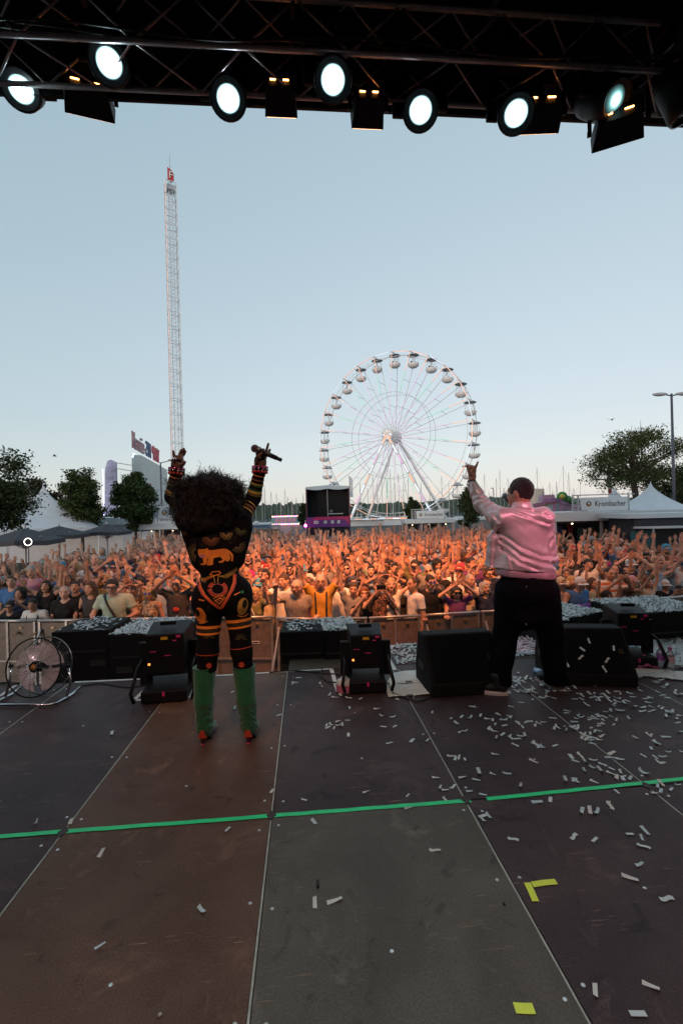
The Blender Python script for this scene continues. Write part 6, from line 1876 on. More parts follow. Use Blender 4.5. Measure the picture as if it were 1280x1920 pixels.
def person(x, y, h, pose, top, hair, label, skin_i=0, beard=None, kind='shirt', rz=0.0, cap=None, glasses=None, wide=1.0, mir=False, extra=None, trous=None, group='people in the crowd'):
    P = PB[pose]
    if kind not in P: kind = 'shirt'
    t = thing('person', label, 'person', (x, y, 0), rz, group)
    s = h / 1.75
    t.scale = (s * wide * (-1 if mir else 1), s * (1 + (wide - 1) * .8), s)
    inst('body', P['body'], SKINS[skin_i], t)
    inst(kind, P[kind], TOPM[top], t)
    inst('trousers', TR[P['fem']], trous or TROM[int(abs(x * 7 + y * 3)) % 4], t)
    inst('shoes', SHOES, None, t)
    if hair and hair[0] != 'bald': inst('hair', HAIR[hair[0]], HMAT[hair[1]], t, P['HM'])
    if beard: inst('beard', BEARD, HMAT[beard], t, P['HM'])
    if cap: inst('cap', CAPM, CAPC[cap], t, P['HM'])
    if glasses in GLC: inst('sunglasses', GLM, GLC[glasses], t, P['HM'])
    elif glasses: inst('eyeglasses', EYM, EYC, t, P['HM'])
    if extra == 'strap':
        pts = [(-.13, .06, 1.49), (-.12, -.06, 1.495), (-.06, -.142, 1.38), (.0, -.150, 1.24), (.06, -.152, 1.12), (.14, -.135, 1.0), (.19, -.02, .93)]
        MB().tube(pts, .018, 4).build('bag_strap', mat('strap_black', (.02, .02, .02), .7), t, True)
    if extra == 'pale strap':
        pts = [(-.13, .06, 1.49), (-.12, -.06, 1.495), (-.06, -.150, 1.38), (.0, -.165, 1.24), (.06, -.160, 1.12), (.14, -.140, 1.0), (.19, -.02, .93)]
        MB().tube(pts, .016, 4).build('bag_strap', mat('strap_pale', (.5, .42, .36), .7), t, True)
    if extra == 'suspenders':
        for q in (-1, 1): MB().tube([(q * .085, .04, 1.49), (q * .085, -.07, 1.465), (q * .08, -.135, 1.36), (q * .075, -.138, 1.2), (q * .075, -.135, 1.05), (q * .08, -.132, .93)], .013, 4).build('suspender', mat('strap_black', (.02, .02, .02), .7), t, True)
    if extra == 'backpack':
        for q in (-1, 1): MB().tube([(q * .105, .04, 1.475), (q * .105, -.06, 1.46), (q * .105, -.12, 1.36), (q * .12, -.115, 1.2), (q * .15, -.03, 1.1)], .018, 4).build('pack_strap', mat('strap_black', (.02, .02, .02), .7), t, True)
    if extra == 'print':
        MB().ball((.0, -.138, 1.22), .055, 8, 5, None, 1, .12, .8).build('shirt_print', mat('red_print', (.42, .04, .03), .8), t, True)
    if extra == 'flowers':
        for q in (-1, 1): MB().ball((q * .07, -.135, 1.13), .045, 8, 5, None, 1, .15, 1).build('shirt_print', mat('cream_print', (.6, .52, .35), .8), t, True)
    POS.append((x, y))
    return t
phone_m = mat('phone_black', (.012, .012, .014), .25, var=0)
def phone(x, y, h, rz, label, glow=False):
    s = h / 1.75
    c = Matrix.Rotation(rz, 4, 'Z') @ Vector((0, -.41 * s, 1.665 * s))
    t = thing('mobile_phone', label, 'phone', (x + c.x, y + c.y, c.z), rz + PI, 'phones held up in the crowd')
    MB().box((0, 0, 0), (.155, .009, .075)).build('phone_case', phone_m, t, bevel=.004)
    MB().box((0, -.0052, 0), (.145, .001, .067)).build('phone_screen', mat('phone_screen', (.1, .12, .15), .2, var=0, emit=(.4, .5, .6), estr=.6), t)
    MB().lathe([(.006, 0), (.006, .002)], (.06, .0047, .022), 8, Matrix.Rotation(-PI / 2, 3, 'X')).build('phone_camera', mat('lens_ring', (.05, .05, .05)), t)
def front(px, pyh, off, pose, top, hair, label, **k):
    """place by the pixel of the top of the head; off = metres behind the barrier"""
    x = at(px, 1100, 8.0).x
    for _ in range(4):
        y = bar_y(x) + off
        dep = depth_of((x, y, 1.7))
        x = at(px, pyh, dep).x
    h = max(1.30, min(1.98, at(px, pyh, dep).z))
    ph = k.pop('ph', None)
    t = person(x, y, h, pose, top, hair, label, **k)
    if ph: phone(x, y, h, k.get('rz', 0), ph)
    return t
front(20, 1128, .28, 8, 'black', ('short', 'dark'), 'child in black with a dark cap at the far left of the front row', cap='black', skin_i=2)
front(66, 1121, .26, 5, 'white', ('short', 'black'), 'boy in a white shirt with black backpack straps leaning on the barrier', skin_i=3, extra='backpack')
front(123, 1099, .36, 8, 'black', ('crop', 'grey'), 'smiling woman in a black top with short grey hair in the front row', wide=1.1)
front(174, 1089, .42, 14, 'charcoal', ('long', 'brown'), 'woman in a dark sleeveless top with long brown hair at the barrier', kind='tank', skin_i=1)
front(215, 1086, .30, 5, 'pale green', None, 'stout man in a pale green shirt with black cap and shoulder strap', cap='black', wide=1.22, extra='strap', skin_i=1, trous=TROM[0])
front(254, 1092, .62, 12, 'patterned', ('short', 'brown'), 'man in a beige patterned shirt with both hands above his brow', skin_i=1)
front(284, 1101, .34, 8, 'leopard print', ('bob', 'blond'), 'blonde woman in a leopard print top with sunglasses', kind='tank', glasses='blue', skin_i=2, rz=-.5, wide=1.08)
front(333, 1084, .40, 4, 'charcoal', ('crop', 'dark'), 'man in a dark shirt with red print making a heart with his hands', skin_i=2, extra='print', wide=1.1)
front(478, 1103, .34, 3, 'olive', ('curly', 'blond'), 'woman with glasses and curly hair in an olive top with pale shoulder strap', glasses='clear', extra='pale strap', skin_i=1)
front(496, 1098, .72, 0, 'beige', None, 'bald man with raised arms behind the curly-haired woman', skin_i=1)
front(556, 1086, .30, 11, 'printed grey', ('crop', 'grey'), 'stout man with glasses in a grey printed shirt raising one fist', glasses='clear', wide=1.25, skin_i=1)
front(600, 1077, .42, 0, 'mustard', ('crop', 'grey'), 'man in an orange shirt with dark suspenders and both arms raised', extra='suspenders', wide=1.12, glasses='clear', skin_i=1)
front(662, 1092, .34, 2, 'grey', ('short', 'brown'), 'person in a grey shirt stretching one arm straight up at the barrier', skin_i=1)
front(682, 1100, .36, 17, 'black', ('long', 'reddish'), 'small woman in black holding one hand to her chin at the barrier', skin_i=1)
front(707, 1085, .40, 7, 'floral', ('short', 'brown'), 'man in a dark floral shirt filming with a phone', skin_i=1, ph='black phone held by the man in the floral shirt')
front(732, 1084, .46, 9, 'white', ('long', 'blond'), 'blonde woman in a white crop top with one arm raised', kind='tank', skin_i=0, extra='strap')
front(776, 1083, .24, 15, 'white', ('crop', 'brown'), 'man in a white jersey turning sideways with an arm on the barrier', rz=-1.3, skin_i=2)
front(803, 1077, .34, 5, 'black', ('short', 'dark'), 'man in a black polo shirt with blue mirrored sunglasses', glasses='blue', skin_i=1)
front(854, 1100, .34, 4, 'purple', ('bob', 'dark'), 'woman in purple with sunglasses forming a heart above her head', glasses='dark', wide=1.15, skin_i=0)
front(880, 1076, .62, 8, 'cream', ('crop', 'grey'), 'grey haired man in a cream shirt standing behind the older woman', skin_i=1)
front(907, 1091, .34, 1, 'navy', ('bob', 'grey'), 'older woman with a grey bob in a blue-grey top raising both arms', skin_i=1, wide=1.08)
front(1050, 1083, .40, 8, 'grey', ('short', 'dark'), 'man in a grey shirt and beige cap beside the black trousers', cap='beige', skin_i=2)
front(1080, 1082, .24, 5, 'blue', None, 'man in a blue sleeveless shirt with white cap leaning on the purple cloth', kind='tank', cap='white', extra='flowers', wide=1.12, skin_i=1, rz=.1)
front(1108, 1083, .44, 8, 'sage', ('long', 'brown'), 'woman with long brown hair in a sage green top', kind='tank', skin_i=1)
front(1140, 1064, .52, 7, 'striped', ('crop', 'dark'), 'man in a white and orange striped polo filming with a phone', skin_i=2, wide=1.15, ph='black phone held by the man in the striped polo')
front(1136, 1116, .25, 0, 'mustard', ('curly', 'black'), 'small child with raised arms between the striped polo and the barrier', skin_i=3)
front(1182, 1080, .34, 13, 'brown', ('bun', 'brown'), 'woman in brown with a pink cap stretching both arms forward', cap='pink', skin_i=2, rz=.6)
front(1212, 1082, .40, 10, 'beige', ('long', 'reddish'), 'woman in a beige tank top with both arms held high', kind='tank', skin_i=1)
front(1245, 1088, .34, 6, 'black', None, 'man in black with a white cap clapping near the right edge', cap='white', skin_i=2)
front(1272, 1104, .30, 8, 'charcoal', ('short', 'dark'), 'man in dark clothes with sunglasses at the right edge of the front row', glasses='dark', skin_i=2)
front(178, 1030, 3.6, 8, 'navy', None, 'man with a bare head in a navy jacket deep in the left crowd')
front(62, 1060, 1.5, 15, 'pink', ('short', 'grey'), 'man in a pink shirt waving in the left crowd', skin_i=1)
front(88, 1088, .85, 1, 'black', ('long', 'dark'), 'dark haired woman in black raising both arms behind the boy', kind='tank', skin_i=2)
front(24, 1078, .95, 8, 'blue', ('short', 'brown'), 'man in a blue football shirt near the left edge', skin_i=1)
front(565, 1058, 1.7, 8, 'floral', None, 'man with a bright blue cap in the crowd behind the man in grey', cap='blue', skin_i=1)
front(1182, 1028, 1.6, 7, 'black', ('short', 'dark'), 'bearded man in a black shirt holding a phone up at the right', skin_i=2, beard='dark', ph='black phone held high in the right crowd')
front(1236, 1040, 1.9, 9, 'white', ('bun', 'blond'), 'blonde woman in white smiling at the right', skin_i=0)
front(1268, 1052, 1.5, 8, 'pink', ('long', 'brown'), 'woman in a pink top at the right edge', kind='tank', skin_i=1)

# ---- everybody else: the nearest as single people
ARMTXT = {'up': 'both arms up', 'wide': 'arms spread wide', 'high': 'one arm high', 'wave': 'waving', 'heart': 'hands forming a heart', 'rail': 'arms resting low', 'clap': 'clapping hands', 'phone': 'hands before the face', 'down': 'arms down', 'fist': 'one fist raised', 'brow': 'hands at the brow', 'fwd': 'one arm stretched forward'}
POSETXT = ['both arms up', 'arms spread wide', 'left arm straight up', 'one hand waving', 'hands forming a heart', 'arms resting low', 'hands clapping', 'hands held before the face', 'arms hanging down', 'one arm stretched out', 'both arms held high', 'one fist raised', 'hands at the brow', 'one arm reaching forward', 'one hand on hip height', 'one hand raised sideways', 'both arms thrown up', 'one arm up, one bent']
def landmark(px):
    for lim, s in ((120, 'below the left parasols'), (250, 'below the two dark trees'), (345, 'just left of the singer'), (560, 'just right of the singer'), (665, 'below the black side stage'), (760, 'below the hub of the big wheel'), (880, 'below the middle beer stand'), (1000, 'left of the man on stage'), (1110, 'right of the man on stage'), (1200, 'below the right beer stand')):
        if px < lim: return s
    return 'near the right edge'
ORD = ['front', 'second', 'third', 'fourth', 'fifth', 'sixth', 'seventh', 'eighth', 'ninth', 'tenth', 'eleventh', 'twelfth', 'thirteenth', 'fourteenth', 'fifteenth', 'sixteenth']
cr = random.Random(21)
def max_depth(px):
    if px < 120: return 13.2
    if px < 250: return 16.0
    if px < 420: return 23.5
    if px < 605: return 25
    if px < 665: return 22.5
    if px < 860: return 25
    if px < 1035: return 26
    if px < 1180: return 16.6
    return 13.9
def blocked(px, py):
    return (350 < px < 455 and 960 < py < 1180) or (938 < px < 1030 and 960 < py < 1180)
cand = []
row = 1; off = .80
while off < 60:
    sp = .47 if off < 10 else .49
    n = int(64 / sp)
    for i in range(n):
        x = -26 + i * sp + (.24 if row % 2 else 0) + cr.uniform(-.13, .13)
        y = bar_y(max(-6, min(8, x))) + off + cr.uniform(-.16, .16)
        h = cr.gauss(1.73, .085)
        q = pix((x, y, h)); dep = depth_of((x, y, h))
        if not (-70 < q[0] < 1350) or dep > max_depth(q[0]): continue
        if cr.random() < (.06 if off < 9 else .10): continue
        cand.append((off, x, y, h, q, row, dep))
    off += .47 if off < 10 else .50; row += 1
TOPW = ['black'] * 7 + ['navy'] * 4 + ['white'] * 6 + ['grey'] * 4 + ['light blue'] * 4 + ['charcoal'] * 3 + ['blue'] * 3 + ['beige'] * 2 + ['red', 'pink', 'olive', 'purple', 'mustard', 'magenta', 'brown', 'sage', 'cream', 'navy striped', 'patterned', 'floral', 'white', 'pale green']
POSEW = [0, 1, 2, 3, 10, 13, 15, 16, 9, 10, 16, 4, 6, 7, 8, 12, 14, 2, 3, 13, 17, 8, 11] + list(range(18, 28)) * 2
while len(POSETXT) < 28:
    _a = POSES[len(POSETXT)]
    _t = {'up': 'raised', 'wide': 'spread', 'high': 'stretched high', 'fwd': 'reaching forward', 'wave': 'waving', 'fist': 'in a fist', 'down': 'lowered', 'clap': 'clapping'}
    POSETXT.append('hands clapping' if _a[0] == 'clap' else f'one arm {_t[_a[0]]}, other {_t[_a[1]]}' if _a[0] != _a[1] else f'both arms {_t[_a[0]]}')
FAR = []
seen_lbl = {}
n_people = len(POS)
for off, x, y, h, q, row, dep in cand:
    if n_people < 300 or (blocked(*q) and dep < 11.5):
        if any((x - a) ** 2 + (y - b) ** 2 < .125 for a, b in POS): continue
        hid = blocked(*q)
        ps = cr.choice(POSEW); fem = PB[ps]['fem']; top = cr.choice(TOPW)
        hs = cr.choice(['long', 'long', 'bob', 'bun', 'curly', 'long'] if fem else ['short', 'short', 'crop', 'crop', 'bald', 'short'])
        hc = cr.choice(['dark', 'brown', 'brown', 'blond', 'blond', 'grey', 'black', 'reddish'] if fem else ['dark', 'brown', 'brown', 'grey', 'black', 'blond'])
        cp = None
        if not fem and cr.random() < .2: cp = cr.choice(list(CAPC))
        gls = 'dark' if cr.random() < .2 else ('clear' if cr.random() < .15 else None)
        kd = 'tank' if fem and cr.random() < .45 else 'shirt'
        bd = hc if (not fem and cr.random() < .3) else None
        who = 'woman' if fem else 'man'
        lb = f"{'bald' if hs == 'bald' and not cp else hc + '-haired'}{' bearded' if bd else ''} {who} in {top}" + (f", {cp} cap" if cp else (', sunglasses' if gls == 'dark' else ', glasses' if gls else '')) + f", {POSETXT[ps]}, {landmark(q[0])}"
        if lb in seen_lbl: lb = lb.replace(', ' + landmark(q[0]), f", {ORD[min(row, 15)]} row {landmark(q[0])}")
        ww = lb.split()
        if len(ww) > 16: lb = ' '.join(lb.replace('just ', '').replace('on stage', '').replace('the two dark', 'dark').split()[:16]).rstrip(',')
        if hid: lb = f"{hc}-haired {who} in {top}, {POSETXT[ps]}, hidden behind {'the singer' if q[0] < 640 else 'the man on stage'}"
        if len(lb.split()) > 16: lb = ' '.join(lb.split()[:16])
        seen_lbl[lb] = 1
        person(x, y, h * (.95 if fem else 1.0), ps, top, (hs, hc), lb, skin_i=cr.choice([0, 0, 1, 1, 1, 2, 2, 3, 4] if cr.random() < .5 else [0, 1, 1, 2]), kind=kd, rz=math.atan2(-x, 22) * .6 + cr.uniform(-.35, .35), cap=cp, glasses=gls, wide=cr.uniform(.95, 1.15), mir=cr.random() < .5, beard=bd)
        n_people += 0 if hid else 1
    else:
        FAR.append((x, y, h))

# ---- the far crowd: one mass
def far_crowd():
    def base_person(seed):
        r = random.Random(seed)
        mb = MB()
        mb.m(0).ball((0, -.02, 1.63), .105, 7, 5, None, .8, .9, 1.1)                      # head
        mb.cyl((0, 0, 1.42), (0, 0, 1.58), .05, n=5, caps=False)
        nm = r.choice([('up', 'up'), ('wide', 'high'), ('high', 'down'), ('fwd', 'up'), ('wave', 'down'), ('clap', 'clap'), ('heart', 'heart'), ('down', 'down'), ('up', 'wide'), ('wave', 'up'), ('down', 'high'), ('down', 'down'), ('clap', 'clap'), ('down', 'wave'), ('down', 'down'), ('phone', 'down'), ('brow', 'brow')])
        for a, sg in ((nm[0], -1), (nm[1], 1)):
            sh, el, wr, hd, pn = arm_chain(a, sg)
            mb.m(0).tube([sh.lerp(el, .3), el, wr], .03, 5, rs=[.045, .038, .026])
            d = hd.normalized(); ac = d.cross(pn.normalized())
            mb.bar(wr, wr + d * .10, .075, .028) if abs(pn.x) > .5 else mb.add([wr + ac * .03, wr - ac * .03, wr + d * .10 - ac * .045, wr + d * .10 + ac * .045, wr + ac * .03 + pn * .02, wr - ac * .03 + pn * .02, wr + d * .10 - ac * .045 + pn * .02, wr + d * .10 + ac * .045 + pn * .02], [(0, 1, 2, 3), (7, 6, 5, 4), (0, 3, 7, 4), (1, 5, 6, 2)])
            for k in range(4):
                b = wr + d * .095 + ac * (-.036 + .024 * k)
                mb.add([b - ac * .011, b + ac * .011, b + d * .08 + ac * (-.036 + .024 * k) * .6, b + pn * .018], [(0, 1, 2), (1, 3, 2), (3, 0, 2)])
            mb.add([wr + d * .03 - ac * sg * .03, wr + d * .06 - ac * sg * .03, wr + d * .08 - ac * sg * .075], [(0, 1, 2)])
            mb.m(1).tube([sh - Vector((sg * .03, 0, 0)), sh.lerp(el, .6)], .06, 5)
        mb.m(1).lathe([(.155, .86), (.135, 1.08), (.165, 1.28), (.16, 1.42), (.06, 1.48)], (0, 0, 0), 8)
        mb.m(3).lathe([(.15, .85), (.13, .45), (.10, .02)], (0, 0, 0), 6)
        if r.random() < .5:
            mb.m(2).ball((0, .012, 1.652), .112, 7, 5, None, .82, .92, 1.0)
        else:
            mb.m(2).ball((0, .012, 1.652), .116, 7, 5, None, .85, .92, 1.0).tube([(0, .06, 1.66), (0, .07, 1.42)], .08, 6)
        V = np.array(mb.v, np.float32)
        # push the hair cap back from the face
        tri = []; tm = []
        for f, m_ in zip(mb.f, mb.mi):
            for k in range(1, len(f) - 1): tri.append((f[0], f[k], f[k + 1])); tm.append(m_)
        tri = np.array(tri); tm = np.array(tm)
        hair = tm == 2
        hv = np.unique(tri[hair]); 
        fr = hv[V[hv, 1] < -.03]; lowf = fr[V[fr, 2] < 1.70]
        V[lowf, 1] = np.maximum(V[lowf, 1], .0)
        return V, tri, tm
    base = [base_person(i) for i in range(24)]
    r = np.random.RandomState(4)
    sk = np.array([(.54, .34, .265), (.50, .30, .22), (.45, .26, .18), (.36, .2, .14)])
    tp = np.array([TOPC[k] for k in TOPW if k in TOPC]); hr = np.array([HC_[k] for k in HC_]); tr = np.array([(.05, .07, .12), (.014, .014, .016), (.2, .16, .11)])
    Vs, Ts, Cs, o = [], [], [], 0
    for x, y, h in FAR:
        V, T, M_ = base[r.randint(24)]
        s = h / 1.75; a = r.normal() * .35 + math.atan2(-x, 30) * .5
        c, sn = math.cos(a), math.sin(a)
        m = -1 if r.rand() < .5 else 1
        W = V * [m * s * r.uniform(.95, 1.12), s, s]
        W = np.stack([W[:, 0] * c - W[:, 1] * sn + x, W[:, 0] * sn + W[:, 1] * c + y, W[:, 2]], 1)
        cc = [sk[r.randint(4)] * r.uniform(.85, 1.1), tp[r.randint(len(tp))] * r.uniform(.8, 1.15), hr[r.randint(len(hr))], tr[r.randint(3)]]
        if r.rand() < .12: cc[2] = np.array([(.6, .6, .58), (.03, .04, .08), (.4, .04, .04), (.05, .25, .4)][r.randint(4)])
        Vs.append(W); Ts.append((T if m > 0 else T[:, ::-1]) + o); o += len(V)
        Cs.append(np.array(cc)[M_])
    V, T, C = np.concatenate(Vs), np.concatenate(Ts), np.concatenate(Cs)
    m = bpy.data.materials.new('crowd_mixed'); m.use_nodes = True
    a = m.node_tree.nodes.new('ShaderNodeAttribute'); a.attribute_name = 'tone'
    m.node_tree.links.new(a.outputs['Color'], bsdf(m).inputs['Base Color']); bsdf(m).inputs['Roughness'].default_value = .75
    me = mesh_np('distant_crowd', V, T, True, [m])
    ca = me.attributes.new('tone', 'FLOAT_COLOR', 'FACE')
    ca.data.foreach_set('color', np.concatenate([C, np.ones((len(C), 1))], 1).astype(np.float32).ravel())
    o = link(bpy.data.objects.new('distant_crowd', me))
    tag(o, 'far part of the crowd waving raised hands up to the stalls', None, kind='stuff')
    print('far people', len(FAR), 'tris', len(T))
far_crowd()
# ring light held up at the far left
p = at(53, 1016, 12.5)
rl = thing('ring_light', 'glowing white ring light in the crowd at the far left', 'lamp', p, 0)
MB().tube([(.10 * math.cos(a), 0, .10 * math.sin(a)) for a in np.linspace(0, 6.1, 22)], .008, 6).build('ring_tube', mat('ring_glow', (1, .95, .85), .4, var=0, emit=(1, .92, .8), estr=2.5), rl, True)
MB().cyl((0, .02, -.17), (0, .02, -.9), .012, n=6).build('ring_stick', hous, rl)

# ================================================================== THE TWO PERFORMERS
def local_frame(foot):
    D = depth_of(foot)
    def J(px, py, dy=0.0):
        w_ = at(px, py, D + dy) - foot
        return Vector((w_.dot(R0), w_.dot(F0), w_.z))
    return D, J
def raster_hit(bvh, foot, px, py, D, off=.003):
    """point on a garment under a photo pixel, lifted a little off the cloth; local coordinates"""
    d = ray(px, py)
    o_ = Vector((CAM - foot)); o_ = Vector((o_.dot(R0), o_.dot(F0), o_.z))
    dl = Vector((d.dot(R0), d.dot(F0), d.z)).normalized()
    h, n, i, dist = bvh.ray_cast(o_, dl)
    if h is None or dist > D * 1.35:
        p = o_ + dl * (D / dl.y * 1.0)
        h, n, i, dist = bvh.find_nearest(p)
        return h + n * off
    if n.dot(dl) > 0: n = -n
    return h + n * off * .6 - dl * off * .6
def decal(polys, bvh, foot, D, name, m, parent, off=.003, step=5.0):
    """flat print: outlines in photo pixels laid onto the cloth as a thin mesh that follows it"""
    bm = bmesh.new()
    for poly in (polys if isinstance(polys[0][0], (tuple, list)) else [polys]):
        f = bm.faces.new([bm.verts.new((x, y, 0)) for x, y in poly])
    bmesh.ops.triangulate(bm, faces=bm.faces[:])
    xs = [v.co.x for v in bm.verts]; ys = [v.co.y for v in bm.verts]
    x = min(xs) + step
    while x < max(xs):
        bmesh.ops.bisect_plane(bm, geom=bm.verts[:] + bm.edges[:] + bm.faces[:], plane_co=(x, 0, 0), plane_no=(1, 0, 0)); x += step
    y = min(ys) + step
    while y < max(ys):
        bmesh.ops.bisect_plane(bm, geom=bm.verts[:] + bm.edges[:] + bm.faces[:], plane_co=(0, y, 0), plane_no=(0, 1, 0)); y += step
    for v in bm.verts: v.co = raster_hit(bvh, foot, v.co.x, v.co.y, D, off)
    me = bpy.data.meshes.new(name); bm.to_mesh(me); bm.free(); me.materials.append(m)
    return link(bpy.data.objects.new(name, me), parent)
def stroke(pts, wd, *a, **k):
    """a painted line of width wd through the pixel points"""
    polys = []
    for (x0, y0), (x1, y1) in zip(pts, pts[1:]):
        L = math.hypot(x1 - x0, y1 - y0) or 1; nx, ny = -(y1 - y0) / L * wd / 2, (x1 - x0) / L * wd / 2
        ex, ey = (x1 - x0) / L * wd * .25, (y1 - y0) / L * wd * .25
        polys.append([(x0 + nx - ex, y0 + ny - ey), (x1 + nx + ex, y1 + ny + ey), (x1 - nx + ex, y1 - ny + ey), (x0 - nx - ex, y0 - ny - ey)])
    return decal(polys, *a, **k)
def ring(bvh, a, b, t0, t1, name, m, parent, off=.004, n=36, bow=0.0):
    """a printed band round a limb whose axis runs from a to b"""
    d, u, v = frame(a, b); V = []
    L = (b - a)
    for t in (t0, (t0 + t1) / 2, t1):
        for i in range(n):
            q = 2 * PI * i / n; r = u * math.cos(q) + v * math.sin(q)
            o_ = a + L * t + d * bow * r.y
            h, nn, ix, ds = bvh.ray_cast(o_, r, .16)
            V.append((h if h is not None else o_ + r * .05) + r * off)
    fs = [(k * n + i, k * n + (i + 1) % n, (k + 1) * n + (i + 1) % n, (k + 1) * n + i) for k in (0, 1) for i in range(n)]
    return MB().add(V, fs).build(name, m, parent, True)

def singer():
    foot = (on_z(383, 1392) + on_z(467, 1390)) / 2
    D, J = local_frame(foot)
    t = thing('person', 'performer seen from behind in a dark printed catsuit and green boots with both arms raised', 'person', foot, -YAW)
    dark_skin = skin_mat('singer_skin', (.16, .072, .045))
    sL, sR = J(360, 976, .02), J(450, 974, .02)
    eL, eR = J(323, 932, .16), J(475, 934, .14)
    wL, wR = J(331, 887, .10), J(487, 884, .08)
    hipL, hipR = J(394, 1112, .02), J(443, 1108, .02)
    kL, kR = J(390, 1222, -.01), J(453, 1220, -.01)
    aL, aR = J(383, 1362, .0), J(467, 1360, .0)
    # --- body (mostly covered): head, neck, fingers, trunk and limbs as one figure
    HM = Matrix.Translation(J(402, 946, .03)) @ Matrix.Rotation(PI, 4, 'Z')
    def figure(f, g, k=.03, legs=True):
        f.ell(J(408, 1018, .0), (.150 + g, .092 + g, .135 + g), k=.05).ell(J(410, 1062, .0), (.122 + g, .085 + g, .10 + g), k=.07)
        f.ell(J(418, 1112, .0), (.162 + g, .105 + g, .105 + g), k=.07)
        for s, hp in ((-1, hipL), (1, hipR)): f.ell(hp + Vector((s * .012, -.045, -.045)), (.088 + g, .085 + g, .095 + g), k=.045)
        f.cap(J(372, 1050, .0), J(357, 992, .01), .040 + g, .055 + g, .06).cap(J(445, 1048, .0), J(456, 990, .01), .040 + g, .055 + g, .06)
        f.cap(sL.lerp(sR, .15), sL.lerp(sR, .85), .052 + g, .052 + g, .05)
        f.cap(J(405, 985, .0), J(403, 960, .01), .05 + g, .048 + g, .04)
        for sh, el, wr in ((sL, eL, wL), (sR, eR, wR)):
            f.cap(sh, el, .050 + g, .043 + g, .035).cap(el, wr, .043 + g, .030 + g, .02).ell(sh, (.056 + g,) * 3, k=.05)
        if legs:
            for hp, kn, an in ((hipL, kL, aL), (hipR, kR, aR)):
                f.cap(hp, kn, .083 + g, .058 + g, .05).cap(kn, an, .060 + g, .042 + g, .03)
        return f
    lo, hi = (-.55, -.35, -.01), (.55, .45, 2.05)
    body_f = figure(Field(lo, hi, .012), -.004)
    v, q = body_f.arrays(); v = smooth_np(v, q, 1)
    parts = [(v, q, np.tile([0, 0, 0, 1.], (len(v), 1))), head_fields(HM, .009)]
    # left hand: open, fingers parted; right hand closed round the microphone
    def fingers(c, palm, fs, thumb, r=.0098):
        f = Field(np.array(c) - .17, np.array(c) + .17, .0065)
        f.cap(palm[0], palm[1], .030, .038, .02).cap(palm[1], palm[2], .036, .033, .02)
        for ch in fs:
            for a, b in zip(ch, ch[1:]): f.cap(a, b, r, r * .88, .006)
        for a, b in zip(thumb, thumb[1:]): f.cap(a, b, r * 1.2, r, .008)
        v, q = f.arrays(); return smooth_np(v, q, 1, .3), q
    hl = fingers(J(335, 862, .1), [wL, J(333, 870, .10), J(335, 862, .10)],
                 [[J(328, 862, .10), J(326, 853, .09), J(325, 846, .08)], [J(334, 858, .11), J(338, 849, .13), J(341, 843, .12)], [J(337, 858, .12), J(342, 849, .15), J(345, 841, .14)], [J(339, 860, .13), J(345, 852, .16), J(348, 846, .15)]],
                 [J(338, 873, .07), J(344, 870, .04), J(347, 866, .03)])
    hr = fingers(J(488, 858, .08), [wR, J(488, 868, .08), J(490, 858, .08)],
                 [[J(482, 855, .06), J(481, 846, .03), J(487, 842, .02), J(490, 848, .02)], [J(488, 854, .06), J(488, 844, .03), J(494, 843, .02), J(496, 850, .02)], [J(495, 853, .09), J(500, 843, .08), J(503, 832, .07)], [J(498, 857, .09), J(503, 851, .07), J(506, 843, .06)]],
                 [J(482, 866, .03), J(484, 856, .0), J(490, 850, .0)])
    for v, q in (hl, hr): parts.append((v, q, np.tile([0, 0, .2, 1.], (len(v), 1))))
    o = 0; V, Q, Ft = [], [], []
    for v, q, c in parts: V.append(v); Q.append(q + o); Ft.append(c); o += len(v)
    body = mesh_np('body', np.concatenate(V), np.concatenate(Q), True, [dark_skin])
    body.color_attributes.new('feat', 'FLOAT_COLOR', 'POINT').data.foreach_set('color', np.concatenate(Ft).astype(np.float32).ravel())
    link(bpy.data.objects.new('body', body), t)
    # --- catsuit with sleeves that end over the palms
    f = figure(Field(lo, hi, .0095), .007)
    f.cap(wL, J(333, 866, .10), .038, .041, .015).cap(wR, J(488, 863, .08), .038, .041, .015)
    f.warp(lambda x, y, z: .0022 * noise3(x, y, z, 30, 8) + .0015 * noise3(x * .4, y * .4, z, 90, 3))
    f.plane(J(405, 972, 0), (0, 0, 1), near=J(405, 962, 0), rr=.085)
    f.plane((0, 0, J(0, 1262).z - .02), (0, 0, -1))
    m = bpy.data.materials.new('catsuit_fabric'); m.use_nodes = True; nt = m.node_tree; N = nt.nodes.new; L = nt.links.new
    tc = N('ShaderNodeTexCoord'); vo = N('ShaderNodeTexVoronoi'); vo.inputs['Scale'].default_value = 9; L(tc.outputs['Object'], vo.inputs['Vector'])
    wv = N('ShaderNodeTexNoise'); wv.inputs['Scale'].default_value = 26; wv.inputs['Distortion'].default_value = 2; L(tc.outputs['Object'], wv.inputs['Vector'])
    r1 = N('ShaderNodeMapRange'); r1.inputs['From Min'].default_value = .52; r1.inputs['From Max'].default_value = .62; L(wv.outputs['Fac'], r1.inputs['Value'])
    r2 = N('ShaderNodeMapRange'); r2.inputs['From Min'].default_value = .35; r2.inputs['From Max'].default_value = .2; L(vo.outputs['Distance'], r2.inputs['Value'])
    mu = N('ShaderNodeMath'); mu.operation = 'MULTIPLY'; L(r1.outputs[0], mu.inputs[0]); L(r2.outputs[0], mu.inputs[1])
    mx = N('ShaderNodeMix'); mx.data_type = 'RGBA'; L(mu.outputs[0], mx.inputs['Factor']); mx.inputs['A'].default_value = (.0055, .0042, .0062, 1); mx.inputs['B'].default_value = (.030, .020, .010, 1)
